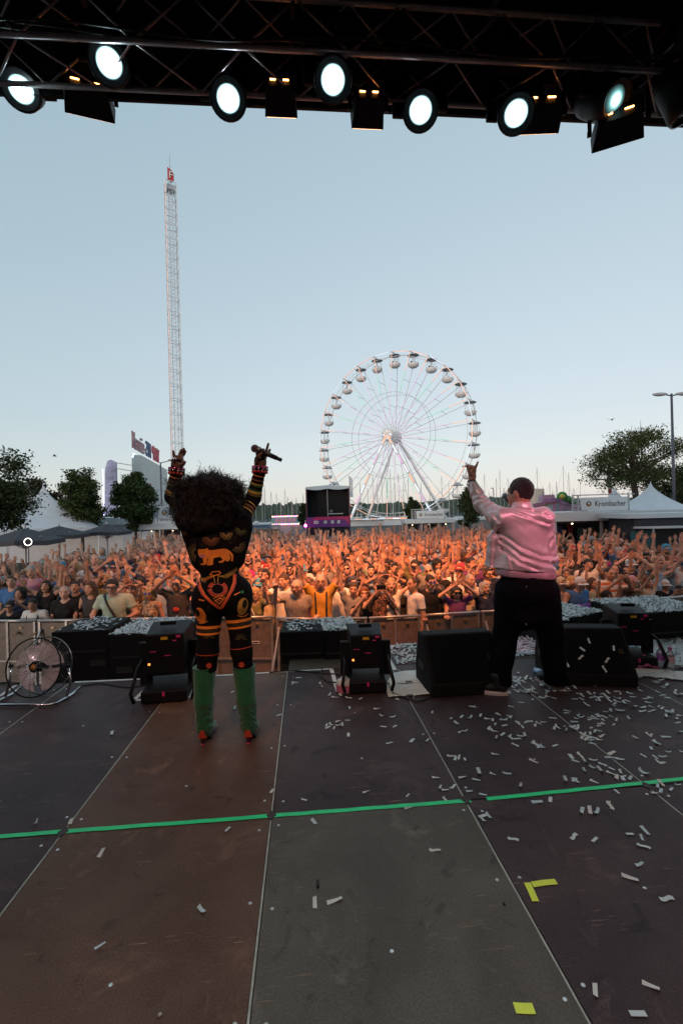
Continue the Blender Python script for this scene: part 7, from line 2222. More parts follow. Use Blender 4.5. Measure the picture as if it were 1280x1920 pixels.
    L(mx.outputs['Result'], bsdf(m).inputs['Base Color']); bsdf(m).inputs['Roughness'].default_value = .85; bsdf(m).inputs['Specular IOR Level'].default_value = .12
    me = skin(f, 'catsuit', [m], 1)
    suit = link(bpy.data.objects.new('catsuit', me), t)
    bvh = BVHTree.FromPolygons([v.co for v in me.vertices], [p.vertices for p in me.polygons])
    org = mat('print_orange', (.85, .23, .03), .7, var=.12, scale=30); dor = mat('print_red', (.70, .085, .04), .7, var=.12, scale=30); gld = mat('print_gold', (.60, .33, .05), .7, var=.15, scale=30)
    pnk = mat('print_pink', (.48, .10, .12), .7, var=.1); blk = mat('print_black', (.008, .007, .008), .7, var=0); olv = mat('print_olive', (.115, .075, .028), .75, var=.3, scale=25); grn = mat('print_green', (.02, .16, .07), .7, var=.1)
    A = (bvh, foot, D)
    def dec(polys, m_, nm='print', off=.003): return decal(polys, *A, nm, m_, suit, off)
    def strk(pts, w_, m_, nm='print', off=.003): return stroke(pts, w_, *A, nm, m_, suit, off=off)
    def arc(cx, cy, rx, ry, a0, a1, n=14): return [(cx + rx * math.cos(a0 + (a1 - a0) * i / n), cy + ry * math.sin(a0 + (a1 - a0) * i / n)) for i in range(n + 1)]
    # spotted big cat, walking left  (crop scale: photo = 320 + u/7.11, 980 + v/7.11)
    def c2(pts): return [(320 + u / 7.11, 980 + v / 7.11) for u, v in pts]
    for nm_, pl in (('cat_body', [(440, 372), (505, 366), (560, 364), (640, 354), (700, 346), (752, 352), (786, 385), (780, 440), (735, 465), (640, 455), (572, 475), (470, 478), (430, 450)]),
                    ('cat_head', [(366, 372), (380, 350), (402, 354), (440, 352), (470, 352), (484, 340), (502, 346), (506, 372), (500, 420), (470, 455), (430, 470), (400, 468), (376, 440), (370, 405)]),
                    ('cat_leg', [(432, 460), (492, 465), (486, 540), (462, 562), (402, 562), (402, 546), (440, 538)]), ('cat_leg', [(508, 468), (574, 462), (566, 520), (568, 552), (540, 567), (486, 567), (484, 552), (522, 540)]),
                    ('cat_leg', [(664, 452), (728, 455), (736, 495), (692, 531), (645, 533), (640, 516), (678, 508), (690, 488)]), ('cat_leg', [(728, 450), (782, 430), (800, 470), (782, 506), (742, 519), (736, 504), (768, 480)]),
                    ('cat_tail', [(752, 352), (790, 378), (830, 420), (834, 470), (827, 513), (806, 511), (812, 470), (800, 432), (768, 396)])):
        dec([c2(pl)], org, nm_, .0032)
    dec([c2([(376, 440), (380, 425), (410, 430), (452, 420), (454, 450), (430, 470), (400, 468)])], mat('print_mauve', (.42, .16, .26), .7, var=0), off=.0042)
    rr_ = random.Random(3)
    for u in range(500, 750, 26):
        for v_ in range(372, 450, 20):
            if rr_.random() < .85: x, y = u + rr_.uniform(-7, 7), v_ + rr_.uniform(-6, 6); dec([c2([(x - 7, y), (x, y - 6), (x + 7, y), (x, y + 6)])], dor, 'spot', .0045)
    for u, v_ in ((392, 392), (440, 388)): dec([c2([(u - 8, v_), (u, v_ - 6), (u + 8, v_), (u, v_ + 6)])], blk, 'spot', .0048)
    # V-shaped panel with toothed edge, ring with rays, lozenge, urn and wings
    vl, vr, tip = [(372, 770), (400, 880), (450, 970), (540, 1060), (665, 1150)], [(850, 690), (850, 800), (810, 910), (750, 1020), (672, 1150)], None
    for ln, w_, m_ in ((vl, 5.0, dor), (vr, 5.0, dor)):
        strk(c2(ln), w_, m_)
        strk([(x + (1 if ln is vl else -1) * 2.0, y - 1.2) for x, y in c2(ln)], 1.1, org, off=.0045)
    def along(ln, n):
        P = c2(ln); out = []
        for i in range(n):
            s = i / (n - 1) * (len(P) - 1); k = min(int(s), len(P) - 2); u = s - k
            out.append((P[k][0] + (P[k + 1][0] - P[k][0]) * u, P[k][1] + (P[k + 1][1] - P[k][1]) * u))
        return out
    for x, y in along(vl[:3], 12): strk([(x - 4, y), (x - 1, y + .6)], 1.2, pnk, 'tooth')
    for x, y in along(vr[:3], 12): strk([(x + 1, y + .6), (x + 4, y)], 1.2, pnk, 'tooth')
    cx, cy = 320 + 628 / 7.11, 980 + 885 / 7.11
    strk(arc(cx, cy, 11.6, 9.6, 0, 2 * PI, 24), 1.3, pnk, off=.0042)
    for i in range(30):
        a_ = -.3 + (PI + .6) * 1.0 + (2 * PI - .2) * i / 30
        if -2.2 < ((a_ + PI) % (2 * PI)) - PI < -.95: continue
        strk([(cx + 13.2 * math.cos(a_), cy + 11 * math.sin(a_)), (cx + 18.5 * math.cos(a_), cy + 15.5 * math.sin(a_))], 1.9, dor, 'ray')
    dec([c2([(655, 996), (720, 1010), (655, 1092), (580, 1040)])], org); dec([c2([(655, 1012), (695, 1022), (655, 1072), (608, 1040)])], blk, off=.0042); dec([c2([(655, 1022), (672, 1032), (655, 1050), (636, 1038)])], pnk, off=.0052)
    strk(c2([(570, 1015), (655, 960), (730, 1000)]), 1.3, gld)
    strk(c2([(525, 690), (560, 655), (650, 648), (668, 668)]), 1.6, org); strk(c2([(525, 690), (580, 705), (645, 690), (668, 668)]), 2.0, org); strk(c2([(572, 708), (586, 760), (590, 800)]), 1.4, gld); strk(c2([(640, 700), (630, 760), (634, 800)]), 1.4, gld)
    for dv in (0, 16, 32): strk(c2([(345, 720 + dv), (420, 745 + dv), (470, 735 + dv), (520, 712 + dv), (570, 716)]), 1.0, org if dv else gld); strk(c2([(650, 712), (720, 700 + dv), (770, 690 + dv), (830, 650 + dv), (885, 600 + dv)]), 1.0, gld)
    dec([c2([(345, 715), (480, 760), (470, 805), (440, 795), (360, 760)])], olv, off=.0022)
    dec([c2([(720, 690), (880, 590), (886, 640), (800, 700), (745, 750)])], olv, off=.0022)
    # the two big eyes on the hips
    def eye(cx, cy, rx, ry, rot, m_, px_, py_):
        P = [(cx + rx * math.cos(a) * math.cos(rot) - ry * math.sin(a) * math.sin(rot), cy + rx * math.cos(a) * math.sin(rot) + ry * math.sin(a) * math.cos(rot)) for a in np.linspace(0, 2 * PI, 25)[:-1]]
        dec([P], m_, 'eye_print')
        P = [(px_ + rx * .42 * math.cos(a) * math.cos(rot) - ry * .5 * math.sin(a) * math.sin(rot), py_ + rx * .42 * math.cos(a) * math.sin(rot) + ry * .5 * math.sin(a) * math.cos(rot)) for a in np.linspace(0, 2 * PI, 17)[:-1]]
        dec([P], blk, 'eye_pupil', .0048)
    eye(376, 1153.5, 9.5, 15, -.38, org, 370.5, 1148); eye(455, 1137, 9.6, 16.5, .22, mat('print_amber', (.55, .25, .04), .7, var=.1), 458.5, 1132)
    strk(c2([(345, 1325), (400, 1345), (450, 1335), (490, 1310)]), 1.5, org); strk(c2([(890, 1235), (940, 1252), (990, 1245), (1030, 1210)]), 1.5, org)
    strk(c2([(380, 1025), (445, 1040)]), 2.2, org); strk(c2([(850, 965), (920, 930)]), 2.0, org); dec([c2([(900, 925), (970, 900), (975, 950), (940, 940)])], grn)
    # thigh bands
    def band(hp, kn, z0, z1, m_, bow=0.0, nm='band'):
        f0, f1 = (hp.z - z0) / (hp.z - kn.z), (hp.z - z1) / (hp.z - kn.z)
        ring(bvh, hp, kn, f0, f1, nm, m_, suit, bow=bow)
    for hp, kn, y0 in ((hipL, kL, 1181), (hipR, kR, 1171)):
        z = lambda y: J(0, y).z
        band(hp, kn, z(y0), z(y0 + 5.5), org); band(hp, kn, z(y0 + 7), z(y0 + 11), mat('print_dark_olive', (.028, .022, .014), .75)); band(hp, kn, z(y0 + 12.5), z(y0 + 16.5), org)
        band(hp, kn, z(y0 + 52), z(y0 + 53), dor)
    # palm fans on the back
    def fan_print(cx, cy, r, a0, a1, n, m_, w_=1.5):
        for i in range(n):
            a = a0 + (a1 - a0) * i / (n - 1); strk([(cx + r * .28 * math.cos(a), cy + r * .28 * math.sin(a)), (cx + r * .7 * math.cos(a), cy + r * .7 * math.sin(a)), (cx + r * math.cos(a), cy + r * math.sin(a))], w_, m_, 'palm_leaf')
    fan_print(396, 1008, 16, .1, PI - .1, 11, mat('print_rust', (.20, .06, .02), .75)); fan_print(424, 1000, 12, .0, PI, 10, mat('print_ochre', (.20, .10, .025), .75)); fan_print(452, 993, 11, .3, PI + .3, 9, mat('print_moss', (.09, .085, .025), .75))
    fan_print(368, 1036, 17, PI * .55, PI * 1.45, 11, olv); fan_print(446, 1022, 14, -.4, PI * .75, 10, olv); fan_print(345, 992, 12, .2, PI, 8, olv); fan_print(393, 1196, 10, PI, 2 * PI, 9, olv, 1.0); fan_print(452, 1199, 11, PI, 2 * PI, 9, olv, 1.0)
    # sleeve bands
    for sh, el, wr in ((sL, eL, wL), (sR, eR, wR)):
        for (f0, f1, m_) in ((.16, .22, olv), (.24, .33, gld), (.34, .37, grn), (.50, .54, grn), (.56, .60, gld), (.70, .75, mat('print_rust', (.2, .06, .02))), (.86, .90, org)):
            ring(bvh, el, wr, f0, f1, 'sleeve_band', m_, suit, .003, 28)
        for (f0, f1, m_) in ((.30, .35, gld), (.42, .52, mat('print_rust', (.2, .06, .02))), (.60, .64, gld)):
            ring(bvh, sh, el, f0, f1, 'sleeve_band', m_, suit, .003, 28)
    for kn, yy, xx in ((kL, 1248, 392), (kR, 1246, 453)):
        fan_print(xx, yy, 5, 0, 2 * PI, 8, dor, 2.2)
    # --- boots: slouched green suede, high heels
    gm = mat('green_suede', (.003, .105, .044), .85, var=.3, scale=18, sheen=.35, bump=.25, bscale=160)
    for kn, an, top_y, tx in ((kL, aL, 1250, 384), (kR, aR, 1249, 457)):
        b = Field(np.array(an) - np.array([.2, .2, .16]), np.array(an) + np.array([.2, .34, .62]), .008)
        tp_ = J(tx, top_y, -.005)
        mid = tp_.lerp(an, .55) + Vector((0, -.012, 0))
        b.cap(tp_ + Vector((0, 0, .03)), mid, .074, .062, .02).cap(mid, an, .062, .049, .02)
        b.cap(an, an + Vector((0, .02, -.035)), .047, .044, .02).cap(an + Vector((0, .03, -.03)), Vector((an.x, an.y + .155, .035)), .042, .034, .03).cap(Vector((an.x, an.y + .15, .034)), Vector((an.x, an.y + .215, .026)), .033, .018, .02)
        zt = tp_.z; az = an.z
        b.warp(lambda x, y, z: np.where((z > az - .02) & (z < az + .26), (.0065 * np.sin(z * 95 + 14 * np.sin(x * 31 + z * 9) + 9 * np.sin(y * 27 + z * 14)) + .005 * noise3(x, y, z, 42, 3)) * np.clip((az + .20 - z) / .1, 0, 1), .0025 * np.sin((np.arctan2(y - an.y, x - an.x)) * 16)))
        b.plane(tp_, (0, 0, 1), near=tp_ + Vector((0, 0, .08)), rr=.12)
        b.plane((0, 0, .008), (0, 0, -1))
        bo = link(bpy.data.objects.new('boot', skin(b, 'boot', [gm], 1)), t)
        hx, hy = an.x, an.y - .035
        MB().cyl((hx, hy, 0.0), (hx, hy + .012, an.z - .03), .008, .024, 10).build('heel', mat('boot_heel_dark', (.05, .012, .02), .4), bo, True)
        MB().cyl((hx, hy, 0.0), (hx, hy, .012), .0095, .0095, 10).build('heel_tip', lab_pink, bo, True)
        MB().prism([(-.026, 0), (.030, 0), (.010, .052), (-.008, .050)], .006, Matrix.Translation((hx, an.y - .045, an.z - .052)) @ Matrix.Rotation(PI / 2 + .1, 4, 'X')).build('heel_patch', mat('red_leather', (.50, .05, .03), .5), bo)
        MB().box((an.x, an.y + .13, .006), (.07, .17, .010)).build('sole', mat('boot_heel_dark', (.05, .012, .02)), bo, bevel=.004)
        MB().tube([tp_ + Vector((.073 * math.cos(a), .073 * math.sin(a), .0)) for a in np.linspace(0, 2 * PI, 25)[:-1]], .004, 5, True).build('boot_hem', gm, bo, True)
    # --- hair: a big round afro
    hc = J(394.5, 941, .03); hr_ = Vector((.224, .205, .183))
    hm = bpy.data.materials.new('afro_hair'); hm.use_nodes = True
    bs = bsdf(hm); bs.inputs['Base Color'].default_value = (.014, .009, .009, 1); bs.inputs['Roughness'].default_value = .62; bs.inputs['Specular IOR Level'].default_value = .3
    hf = Field(np.array(hc) - .34, np.array(hc) + .34, .014)
    hf.ell(hc, tuple(hr_ * .90)).ell(hc + Vector((-.02, 0, -.09)), (.215, .19, .15), k=.08)
    hf.warp(lambda x, y, z: .016 * noise3(x, y, z, 26, 1) + .012 * noise3(x, y, z, 55, 2))
    ho = link(bpy.data.objects.new('hair', skin(hf, 'hair', [hm], 1)), t)
    r = np.random.RandomState(8); n = 15000
    u = r.normal(size=(n, 3)); u /= np.linalg.norm(u, axis=1)[:, None]
    low = u[:, 2] < -.75; u[low, 2] *= .6; u /= np.linalg.norm(u, axis=1)[:, None]
    lump = 1 + .07 * noise3(u[:, 0], u[:, 1], u[:, 2], 5, 4) + .07 * noise3(u[:, 0], u[:, 1], u[:, 2], 11, 6)
    HR = np.array(hr_)
    s0 = .80 + .1 * r.rand(n); ln = (.10 + .20 * r.rand(n) ** 2.2) * lump * np.clip(1 + 1.3 * noise3(u[:, 0], u[:, 1], u[:, 2], 9, 12), .35, 2.1)
    t1 = np.cross(u, r.normal(size=(n, 3))); t1 /= np.linalg.norm(t1, axis=1)[:, None]; t2 = np.cross(u, t1)
    K = 7; V = np.zeros((n, K, 2, 3)); ph = r.uniform(0, 6.28, n); fq = r.uniform(5, 11, n); am = r.uniform(.010, .028, n) ; dr = r.normal(size=(n, 3)) * .05
    for k in range(K):
        w_ = k / (K - 1); rad_ = (s0 + ln * w_) * lump
        p = np.array(hc) + (u * rad_[:, None] + dr * (w_ ** 2)[..., None] if False else u * rad_[:, None] + dr * w_ ** 2) * HR
        p = p + t1 * (am * np.sin(ph + fq * w_))[:, None] + t2 * (am * np.cos(ph + fq * w_))[:, None]
        wd = (.0026 * (1 - .6 * w_))
        V[:, k, 0] = p - t2 * wd; V[:, k, 1] = p + t2 * wd
    b = np.arange(n)[:, None] * K * 2
    Q = np.concatenate([b + [2 * k, 2 * k + 2, 2 * k + 3, 2 * k + 1] for k in range(K - 1)])
    cu = link(bpy.data.objects.new('hair_curls', mesh_np('hair_curls', V.reshape(-1, 3), Q, False, [hm])), ho); tag(cu, kind='stuff')
    # --- jewellery
    chr_ = mat('silver_bead', (.7, .62, .64), .15, metal=1.0, var=0); pkb = mat('pink_bead', (.55, .10, .28), .2, metal=.5, var=0); rdb = mat('red_bead', (.45, .04, .04), .3, var=0)
    for wr, hd, sgn in ((wL, J(333, 866, .10), -1), (wR, J(488, 863, .08), 1)):
        d_, u_, v_ = frame(wr, hd)
        for j, (o_, rr2, m_, k) in enumerate(((-.004, .046, rdb, 12), (.014, .047, chr_, 11), (.028, .046, pkb, 11))):
            br = MB()
            for i in range(k):
                a = 2 * PI * i / k; br.ball(wr + d_ * o_ + (u_ * math.cos(a) + v_ * math.sin(a)) * rr2, .0105, 7, 5)
            br.build('bead_bracelet', m_, t, True)
        for i in range(4):
            MB().ball(hd + d_ * .012 + u_ * (-.026 + .017 * i) + Vector((0, -.038, .0)), .0125, 8, 6).build('bead_ring', chr_ if i % 2 else pkb, t, True)
    # --- microphone (held, a thing of its own)
    m0, m1 = at(478, 841, D + .02), at(528, 863, D + .02)
    mt = thing('microphone', 'handheld black microphone in the raised right hand of the singer', 'microphone', m0, 0)
    dv = (m1 - m0).normalized(); L_ = (m1 - m0).length
    MB().cyl(dv * .03, dv * (L_ - .035), .0185, .0150, 14).build('handle', mat('mic_black', (.02, .012, .016), .35, var=.1), mt, True)
    MB().cyl(dv * (L_ - .035), dv * L_, .0125, .0125, 14).build('tail_cap', mat('mic_black', (.02, .02, .02)), mt, True)
    MB().ball((0, 0, 0), .027, 14, 10).build('grille', mat('mic_grille', (.28, .16, .20), .4, metal=.7, var=.3, scale=90, bump=.8, bscale=400), mt, True)
    MB().cyl(dv * .022, dv * .034, .026, .024, 14).build('collar', mat('mic_collar', (.3, .3, .32), .3, metal=.8), mt, True)
singer()

def rapper():
    foot = (on_z(935, 1303) + on_z(1042, 1296)) / 2
    D, J = local_frame(foot)
    t = thing('person', 'performer seen from behind in a shiny pink bomber jacket and baggy black trousers', 'person', foot, -YAW)
    sk = skin_mat('rapper_skin', (.50, .27, .19))
    sL, sR = J(938, 972, .02), J(1017, 972, .0)
    eL, wL = J(903, 946, .24), J(884, 905, .34)
    eR, wR = J(1026, 1042, .06), J(1000, 985, .30)
    hipL, hipR = J(962, 1098, .0), J(1012, 1098, .0)
    kL, kR = J(948, 1195, .04), J(1030, 1195, .05)
    aL, aR = J(940, 1284, .02), J(1040, 1280, .03)
    HM = Matrix.Translation(J(974, 926, .06)) @ Matrix.Rotation(PI + rad(38), 4, 'Z')
    f = Field((-.75, -.4, -.01), (.5, .75, 1.85), .013)
    f.ell(J(980, 1010, .03), (.16, .09, .22), k=.05).ell(J(985, 1080, .02), (.12, .08, .13), k=.06)
    f.cap(sL.lerp(sR, .1), sL.lerp(sR, .9), .065, .065, .05).cap(J(977, 962, .03), J(976, 942, .045), .060, .058, .04)
    for sh, el, wr in ((sL, eL, wL), (sR, eR, wR)): f.cap(sh, el, .058, .046, .03).cap(el, wr, .046, .030, .02)
    for hp, kn, an in ((hipL, kL, aL), (hipR, kR, aR)): f.cap(hp, kn, .09, .06, .04).cap(kn, an, .058, .042, .02)
    v, q = f.arrays(); v = smooth_np(v, q, 1)
    hv, hq, hF = head_fields(HM, .008)
    parts = [(v, q, np.tile([0, 0, 0, 1.], (len(v), 1))), (hv, hq, hF)]
    # raised hand: fist with the little finger and thumb side up, index pointing
    c = J(886, 884, .36)
    hf = Field(np.array(c) - .15, np.array(c) + .17, .0065)
    hf.cap(wL, J(885, 893, .35), .028, .034, .02).ell(J(884, 882, .36), (.040, .034, .046), k=.02)
    for i, (x, y) in enumerate(((876, 878), (878, 884), (880, 890))):
        hf.cap(J(884, y - 3, .36), J(x - 1, y - 4, .33), .0125, .0125, .006).cap(J(x - 1, y - 4, .33), J(x + 4, y, .31), .012, .010, .006)
    hf.cap(J(889, 880, .35), J(892, 874, .34), .0125, .0115, .008).cap(J(892, 874, .34), J(895.5, 866, .33), .0115, .0085, .004)
    hf.cap(J(882, 888, .32), J(886, 879, .31), .0135, .0115, .01)
    hv, hq = hf.arrays(); parts.append((smooth_np(hv, hq, 1, .3), hq, None))
    hv, hq = hand_fields(wR, J(985, 962, .36) - wR, (-.6, -.2, .3), 1, .008, pose='fist'); parts.append((hv, hq, None))
    o = 0; V, Q, Ft = [], [], []
    for v, q, cc in parts:
        V.append(v); Q.append(q + o); Ft.append(cc if cc is not None else np.tile([0, 0, .4, 1.], (len(v), 1))); o += len(v)
    body = mesh_np('body', np.concatenate(V), np.concatenate(Q), True, [sk])
    body.color_attributes.new('feat', 'FLOAT_COLOR', 'POINT').data.foreach_set('color', np.concatenate(Ft).astype(np.float32).ravel())
    link(bpy.data.objects.new('body', body), t)
    # hair: short dark crop with faded nape
    hh = Field((-.14, -.14, -.14), (.14, .16, .17), .007)
    hh.ell((0, .014, .030), (.082, .102, .106)).sub_ell((0, -.125, -.035), (.095, .085, .095)); hh.plane((0, 0, -.062), (0, -.25, -1))
    for s in (-1, 1): hh.sub_ell((s * .080, .008, -.012), (.02, .026, .036))
    hh.warp(lambda x, y, z: .0035 * noise3(x, y, z, 90, 2) + .003 * noise3(x, y, z, 45, 7))
    hr = link(bpy.data.objects.new('hair', skin(hh, 'hair', [mat('rapper_hair', (.022, .012, .010), .5, var=.3, scale=60, bump=.8, bscale=220)], 1)), t); hr.matrix_local = HM
    gls = inst('eyeglasses', EYM, mat('clear_frame', (.55, .5, .48), .2, var=0), t, HM)
    # --- bomber jacket
    hemz = lambda x: 0
    j = Field((-.75, -.36, .82), (.5, .75, 1.80), .0085)
    j.ell(J(979, 1000, .03), (.186, .122, .21), k=.05).ell(J(982, 1045, .02), (.190, .132, .16), k=.08).cap(J(957, 1066, .02), J(1008, 1072, .02), .122, .122, .06)
    j.cap(sL.lerp(sR, .05), sL.lerp(sR, .95), .070, .070, .06).ell(sL, (.075, .075, .078), k=.05).ell(sR, (.074, .078, .082), k=.05)
    j.cap(J(978, 958, .03), J(977, 948, .04), .078, .072, .025)
    j.cap(sL, eL, .076, .064, .04).cap(eL, eL.lerp(wL, .78), .064, .050, .03)
    j.cap(eL.lerp(wL, .74), eL.lerp(wL, .93), .045, .043, .012)
    j.cap(sR, eR, .074, .072, .05).cap(eR, eR.lerp(wR, .8), .072, .056, .03)
    # open left front flap swinging out to the left
    j.cap(J(930, 1000, .10), J(917, 1062, .12), .040, .042, .05).cap(J(925, 1010, .06), J(928, 1062, .06), .05, .06, .05)
    cB = J(982, 1010, .0)
    CREASES = [([J(*q) for q in pl], am, wd) for pl, am, wd in (
        (((936, 998), (968, 1026), (1004, 1040), (1040, 1044)), .013, .012), (((938, 1012), (970, 1042), (1008, 1054), (1042, 1060)), .014, .012), (((940, 1030), (962, 1052), (1000, 1066)), .011, .010),
        (((958, 958), (990, 972), (1018, 982)), .012, .010), (((966, 953), (1000, 960), (1024, 970)), .011, .009), (((934, 985), (928, 1020), (926, 1062)), .014, .014), (((1030, 1010), (1020, 1040), (1034, 1062)), .010, .011),
        (((948, 1040), (952, 1064)), .008, .009), (((975, 1052), (988, 1068)), .008, .009), (((898, 938), (908, 950), (922, 957)), .009, .008), (((890, 922), (903, 930), (912, 942)), .009, .008), (((886, 912), (897, 918)), .008, .007), (((912, 948), (924, 966), (930, 978)), .010, .009))]
    def folds(x, y, z):
        # soft diagonal drags from the raised arm to the right hip, horizontal bunching above the waistband, sleeve rings
        xx, zz = x - cB.x, z - cB.z
        dg = (xx * .55 + zz)
        f1 = .010 * np.sin(dg * 46 + 2.2 * np.sin(xx * 9) + 1.2 * np.sin(zz * 13)) * np.clip((-.02 - zz) / .10, 0, 1) * np.clip((zz + .27) / .06, 0, 1)
        f2 = .007 * np.sin((zz - xx * .35) * 60 + 2 * np.sin(xx * 14 + 1)) * np.clip((zz - .09) / .05, 0, 1) * np.clip((xx + .08) / .08, 0, 1)
        f3 = .006 * noise3(x, y, z, 15, 4) + .003 * noise3(x, y, z, 34, 9)
        ax = np.array(eL - sL); ax = ax / np.linalg.norm(ax)
        s_ = (x - sL.x) * ax[0] + (y - sL.y) * ax[1] + (z - sL.z) * ax[2]
        f4 = .0075 * np.sin(s_ * 75 + 3 * np.sin(z * 24) + 2 * np.sin(x * 19)) * np.clip((sL.x + .01 - x) / .04, 0, 1) * (z > cB.z - .0)
        f5 = .008 * np.sin(z * 62 + 4 * np.sin(x * 15 + y * 9)) * np.clip((xx - .13) / .05, 0, 1) * np.clip((.12 - zz) / .1, 0, 1)
        cre = 0
        for pl, am, wd in CREASES:
            dist = 9.0
            for p0, p1 in zip(pl, pl[1:]):
                dx, dz = p1.x - p0.x, p1.z - p0.z; LL = dx * dx + dz * dz
                u = np.clip(((x - p0.x) * dx + (z - p0.z) * dz) / LL, 0, 1)
                sd_ = ((x - p0.x) * dz - (z - p0.z) * dx) / math.sqrt(LL)
                dd = np.sqrt((x - p0.x - u * dx) ** 2 + (z - p0.z - u * dz) ** 2)
                dist = np.where(dd < np.abs(dist), dd * np.sign(sd_), dist)
            cre = cre + am * np.exp(-(dist / wd) ** 2) - am * .7 * np.exp(-((dist - wd * 2.2) / (wd * 1.3)) ** 2)
        return f1 * .35 + f2 * .5 + f3 * .7 + f4 * .8 + f5 * .5 + cre * (y < cB.y + .06)
    j.warp(folds)
    dn = (eL - wL).normalized()
    hl, hr2 = J(930, 1066, 0), J(1040, 1073, 0)
    sl = (hr2.z - hl.z) / (hr2.x - hl.x)
    j.plane((hl.x, 0, hl.z), (sl, 0, -1))
    j.sub_ell(J(976, 935, .05), (.070, .078, .062))
    sat = bpy.data.materials.new('satin'); sat.use_nodes = True
    bs = bsdf(sat); bs.inputs['Base Color'].default_value = (.68, .56, .58, 1); bs.inputs['Metallic'].default_value = .32; bs.inputs['Roughness'].default_value = .42; bs.inputs['Sheen Weight'].default_value = .15
    bs.inputs['Anisotropic'].default_value = .5
    ntn = sat.node_tree.nodes.new; ntl = sat.node_tree.links.new
    tc = ntn('ShaderNodeTexCoord'); nz = ntn('ShaderNodeTexNoise'); nz.inputs['Scale'].default_value = 9; nz.inputs['Detail'].default_value = 6; nz.inputs['Distortion'].default_value = 2.0
    ntl(tc.outputs['Object'], nz.inputs['Vector']); bp = ntn('ShaderNodeBump'); bp.inputs['Strength'].default_value = .18; bp.inputs['Distance'].default_value = .03; ntl(nz.outputs['Fac'], bp.inputs['Height']); ntl(bp.outputs[0], bs.inputs['Normal'])
    jk = link(bpy.data.objects.new('jacket', skin(j, 'jacket', [sat], 2)), t)
    # ribbed waistband and cuff and collar
    rib = mat('satin_rib', (.42, .27, .31), .5, metal=.3, var=.1, scale=20)
    wb = Field((-.45, -.36, .72), (.5, .45, 1.10), .0085)
    wb.cap(J(958, 1074, .02), J(1011, 1080, .02), .122, .124, .05)
    wb.plane((hl.x, 0, hl.z + .004), (-sl, 0, 1)); wb.plane((hl.x, 0, hl.z - .055), (sl, 0, -1))
    wb.warp(lambda x, y, z: .0018 * np.sin(np.arctan2(y - .02, x - cB.x) * 90))
    link(bpy.data.objects.new('waistband', skin(wb, 'waistband', [rib], 0)), jk)
    cf = Field(np.array(wL) - .15, np.array(wL) + .15, .007)
    cf.cap(eL.lerp(wL, .84), eL.lerp(wL, 1.0), .045, .038, .01); cf.plane(eL.lerp(wL, 1.0), wL - eL); cf.plane(eL.lerp(wL, .84), eL - wL)
    link(bpy.data.objects.new('cuff', skin(cf, 'cuff', [rib], 0)), jk)
    V = []
    cc = J(977, 950, .045)
    for i in range(33):
        a = 2 * PI * i / 32
        for r_, z_ in ((.080, -.028), (.076, .0), (.071, .026), (.066, .024), (.069, -.01)):
            V.append(cc + Vector((r_ * 1.02 * math.cos(a), r_ * .98 * math.sin(a), z_ + .010 * math.sin(a) - .006)))
    MB().add(V, [(i * 5 + k, (i + 1) * 5 + k, (i + 1) * 5 + k + 1, i * 5 + k + 1) for i in range(32) for k in range(4)]).build('collar', rib, jk, True)
    # --- baggy black trousers
    p = Field((-.55, -.4, -.01), (.55, .5, 1.05), .011)
    p.ell(J(985, 1085, .02), (.165, .115, .10), k=.05).ell(J(985, 1110, .02), (.205, .145, .13), k=.08)
    p.cap(J(958, 1110, .02), J(945, 1200, .05), .135, .094, .05).cap(J(945, 1200, .05), J(933, 1286, .04), .094, .092, .03)
    p.cap(J(1015, 1110, .02), J(1032, 1200, .06), .135, .098, .05).cap(J(1032, 1200, .06), J(1042, 1280, .05), .098, .092, .03)
    p.ell(J(985, 1155, .02), (.13, .11, .11), k=.05)
    p.warp(lambda x, y, z: .005 * np.sin(z * 24 + 3 * np.sin(x * 11) + 2 * np.sin(y * 13)) * np.clip((.75 - z) / .3, .25, 1) + .006 * noise3(x, y, z, 17, 6))
    p.plane((0, 0, J(985, 1062).z), (0, 0, 1)); p.plane((0, 0, .055), (0, 0, -1))
    bt = mat('black_twill', (.0050, .0052, .0075), .9, var=.2, scale=8, spec=.06)
    tr = link(bpy.data.objects.new('trousers', skin(p, 'trousers', [bt], 1)), t)
    bvh = BVHTree.FromPolygons([v.co for v in tr.data.vertices], [q.vertices for q in tr.data.polygons])
    for px, py, r_ in ((986, 1100, .004), (985.5, 1170, .008)):
        h = raster_hit(bvh, foot, px, py, D, .004)
        MB().ball(h, r_, 8, 5, None, 1, .5, 1).build('rivet', mat('rivet_metal', (.6, .55, .52), .3, metal=.8, var=0), tr, True)
    # --- trainers with pale soles
    up = mat('trainer_black', (.012, .012, .014), .6, var=.2); so_ = mat('trainer_sole', (.66, .50, .52), .6, var=.1)
    for (hx, hy), (tx, ty) in (((952, 1306), (899, 1300)), ((1060, 1298), (1026, 1284))):
        hp = on_z(hx, hy) - foot; tp_ = on_z(tx, ty) - foot
        h_ = Vector((hp.dot(R0), hp.dot(F0) + .03, 0)); q_ = Vector((tp_.dot(R0), tp_.dot(F0) + .03, 0))
        d_ = (q_ - h_).normalized(); q_ = h_ + d_ * .27; n_ = Vector((-d_.y, d_.x, 0))
        s = Field(np.array(h_.lerp(q_, .5)) - np.array([.24, .24, .02]), np.array(h_.lerp(q_, .5)) + np.array([.24, .24, .2]), .007)
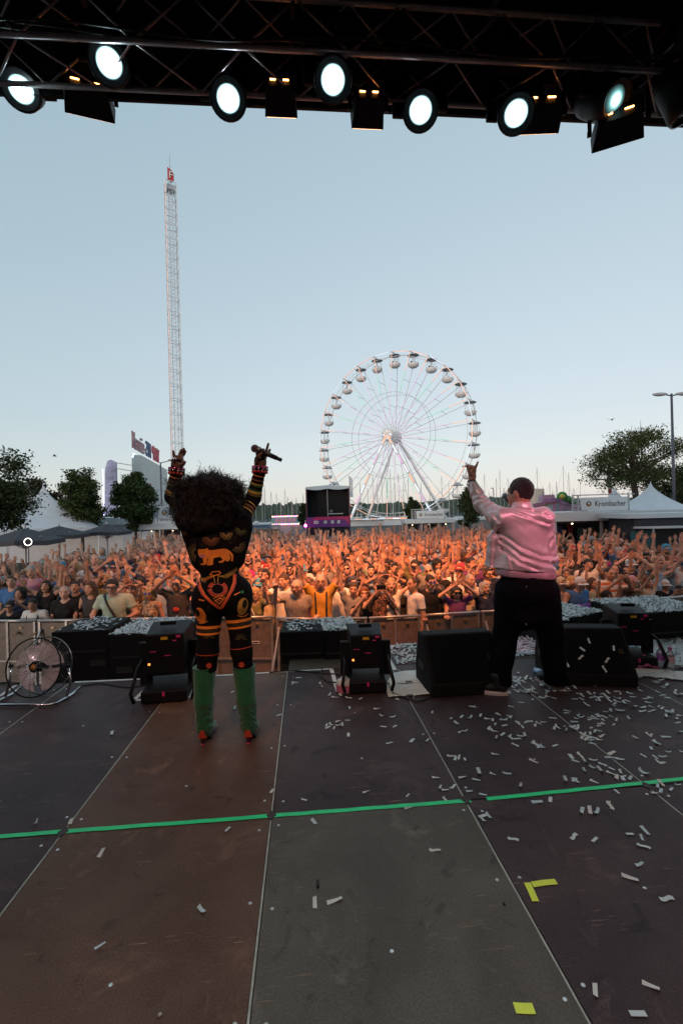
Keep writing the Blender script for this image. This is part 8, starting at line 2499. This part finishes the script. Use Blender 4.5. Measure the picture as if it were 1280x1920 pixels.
        s.cap(h_ + d_ * .035 + Vector((0, 0, .055)), h_ + d_ * .20 + Vector((0, 0, .045)), .044, .040, .02).cap(h_ + d_ * .2 + Vector((0, 0, .043)), q_ - d_ * .03 + Vector((0, 0, .04)), .041, .030, .02).cap(h_ + d_ * .06 + Vector((0, 0, .08)), h_ + d_ * .08 + Vector((0, 0, .14)), .042, .044, .02)
        s.plane((0, 0, .028), (0, 0, -1))
        sh = link(bpy.data.objects.new('shoe', skin(s, 'shoe', [up], 1)), t)
        k = 28; V = []
        for i in range(k):
            a = 2 * PI * i / k; u = .5 - .5 * math.cos(a)
            wd = (.046 - .010 * u) * math.sin(a)
            for ex, z_ in ((1.0, .001), (1.06, .012), (1.04, .034 + .018 * max(0, u - .75) + .006 * (u < .12)), (.9, .030)):
                V.append(h_ + d_ * (-.012 + .292 * u) + n_ * wd * ex * 1.05 + Vector((0, 0, z_ + .022 * max(0, u - .8))))
        fs = [(i * 4 + q, ((i + 1) % k) * 4 + q, ((i + 1) % k) * 4 + q + 1, i * 4 + q + 1) for i in range(k) for q in range(3)] + [tuple(i * 4 for i in range(k))]
        MB().add(V, fs).build('sole', so_, sh, True)
    # --- watch on the raised wrist
    d_, u_, v_ = frame(wL, J(885, 893, .35)); wc = wL + d_ * .012
    wt = MB().tube([wc + (u_ * math.cos(a) * .033 + v_ * math.sin(a) * .031) for a in np.linspace(0, 2 * PI, 25)[:-1]], .007, 6, True).build('watch_strap', mat('watch_dark', (.06, .06, .07), .4, metal=.5), t, True)
    MB().cyl(wc + Vector((0, -.032, 0)), wc + Vector((0, -.043, 0)), .018, .017, 16).build('watch_face', mat('watch_face', (.25, .25, .27), .15, metal=.6, var=0), wt, True)
    # --- his microphone in front of the face
    m0, m1 = at(946, 930, D + .22), at(968, 958, D + .34)
    mt = thing('microphone', 'microphone held to the face of the man, only its head showing', 'microphone', m0, 0)
    dv = (m1 - m0).normalized(); L_ = (m1 - m0).length
    MB().cyl(dv * .02, dv * L_, .018, .014, 12).build('handle', mat('mic_black', (.02, .02, .02)), mt, True)
    MB().ball((0, 0, 0), .026, 12, 8).build('grille', mat('mic_grille_blue', (.25, .32, .36), .35, metal=.7, var=.3, scale=90, bump=.8, bscale=400), mt, True)
rapper()
print('objects', len(bpy.data.objects))
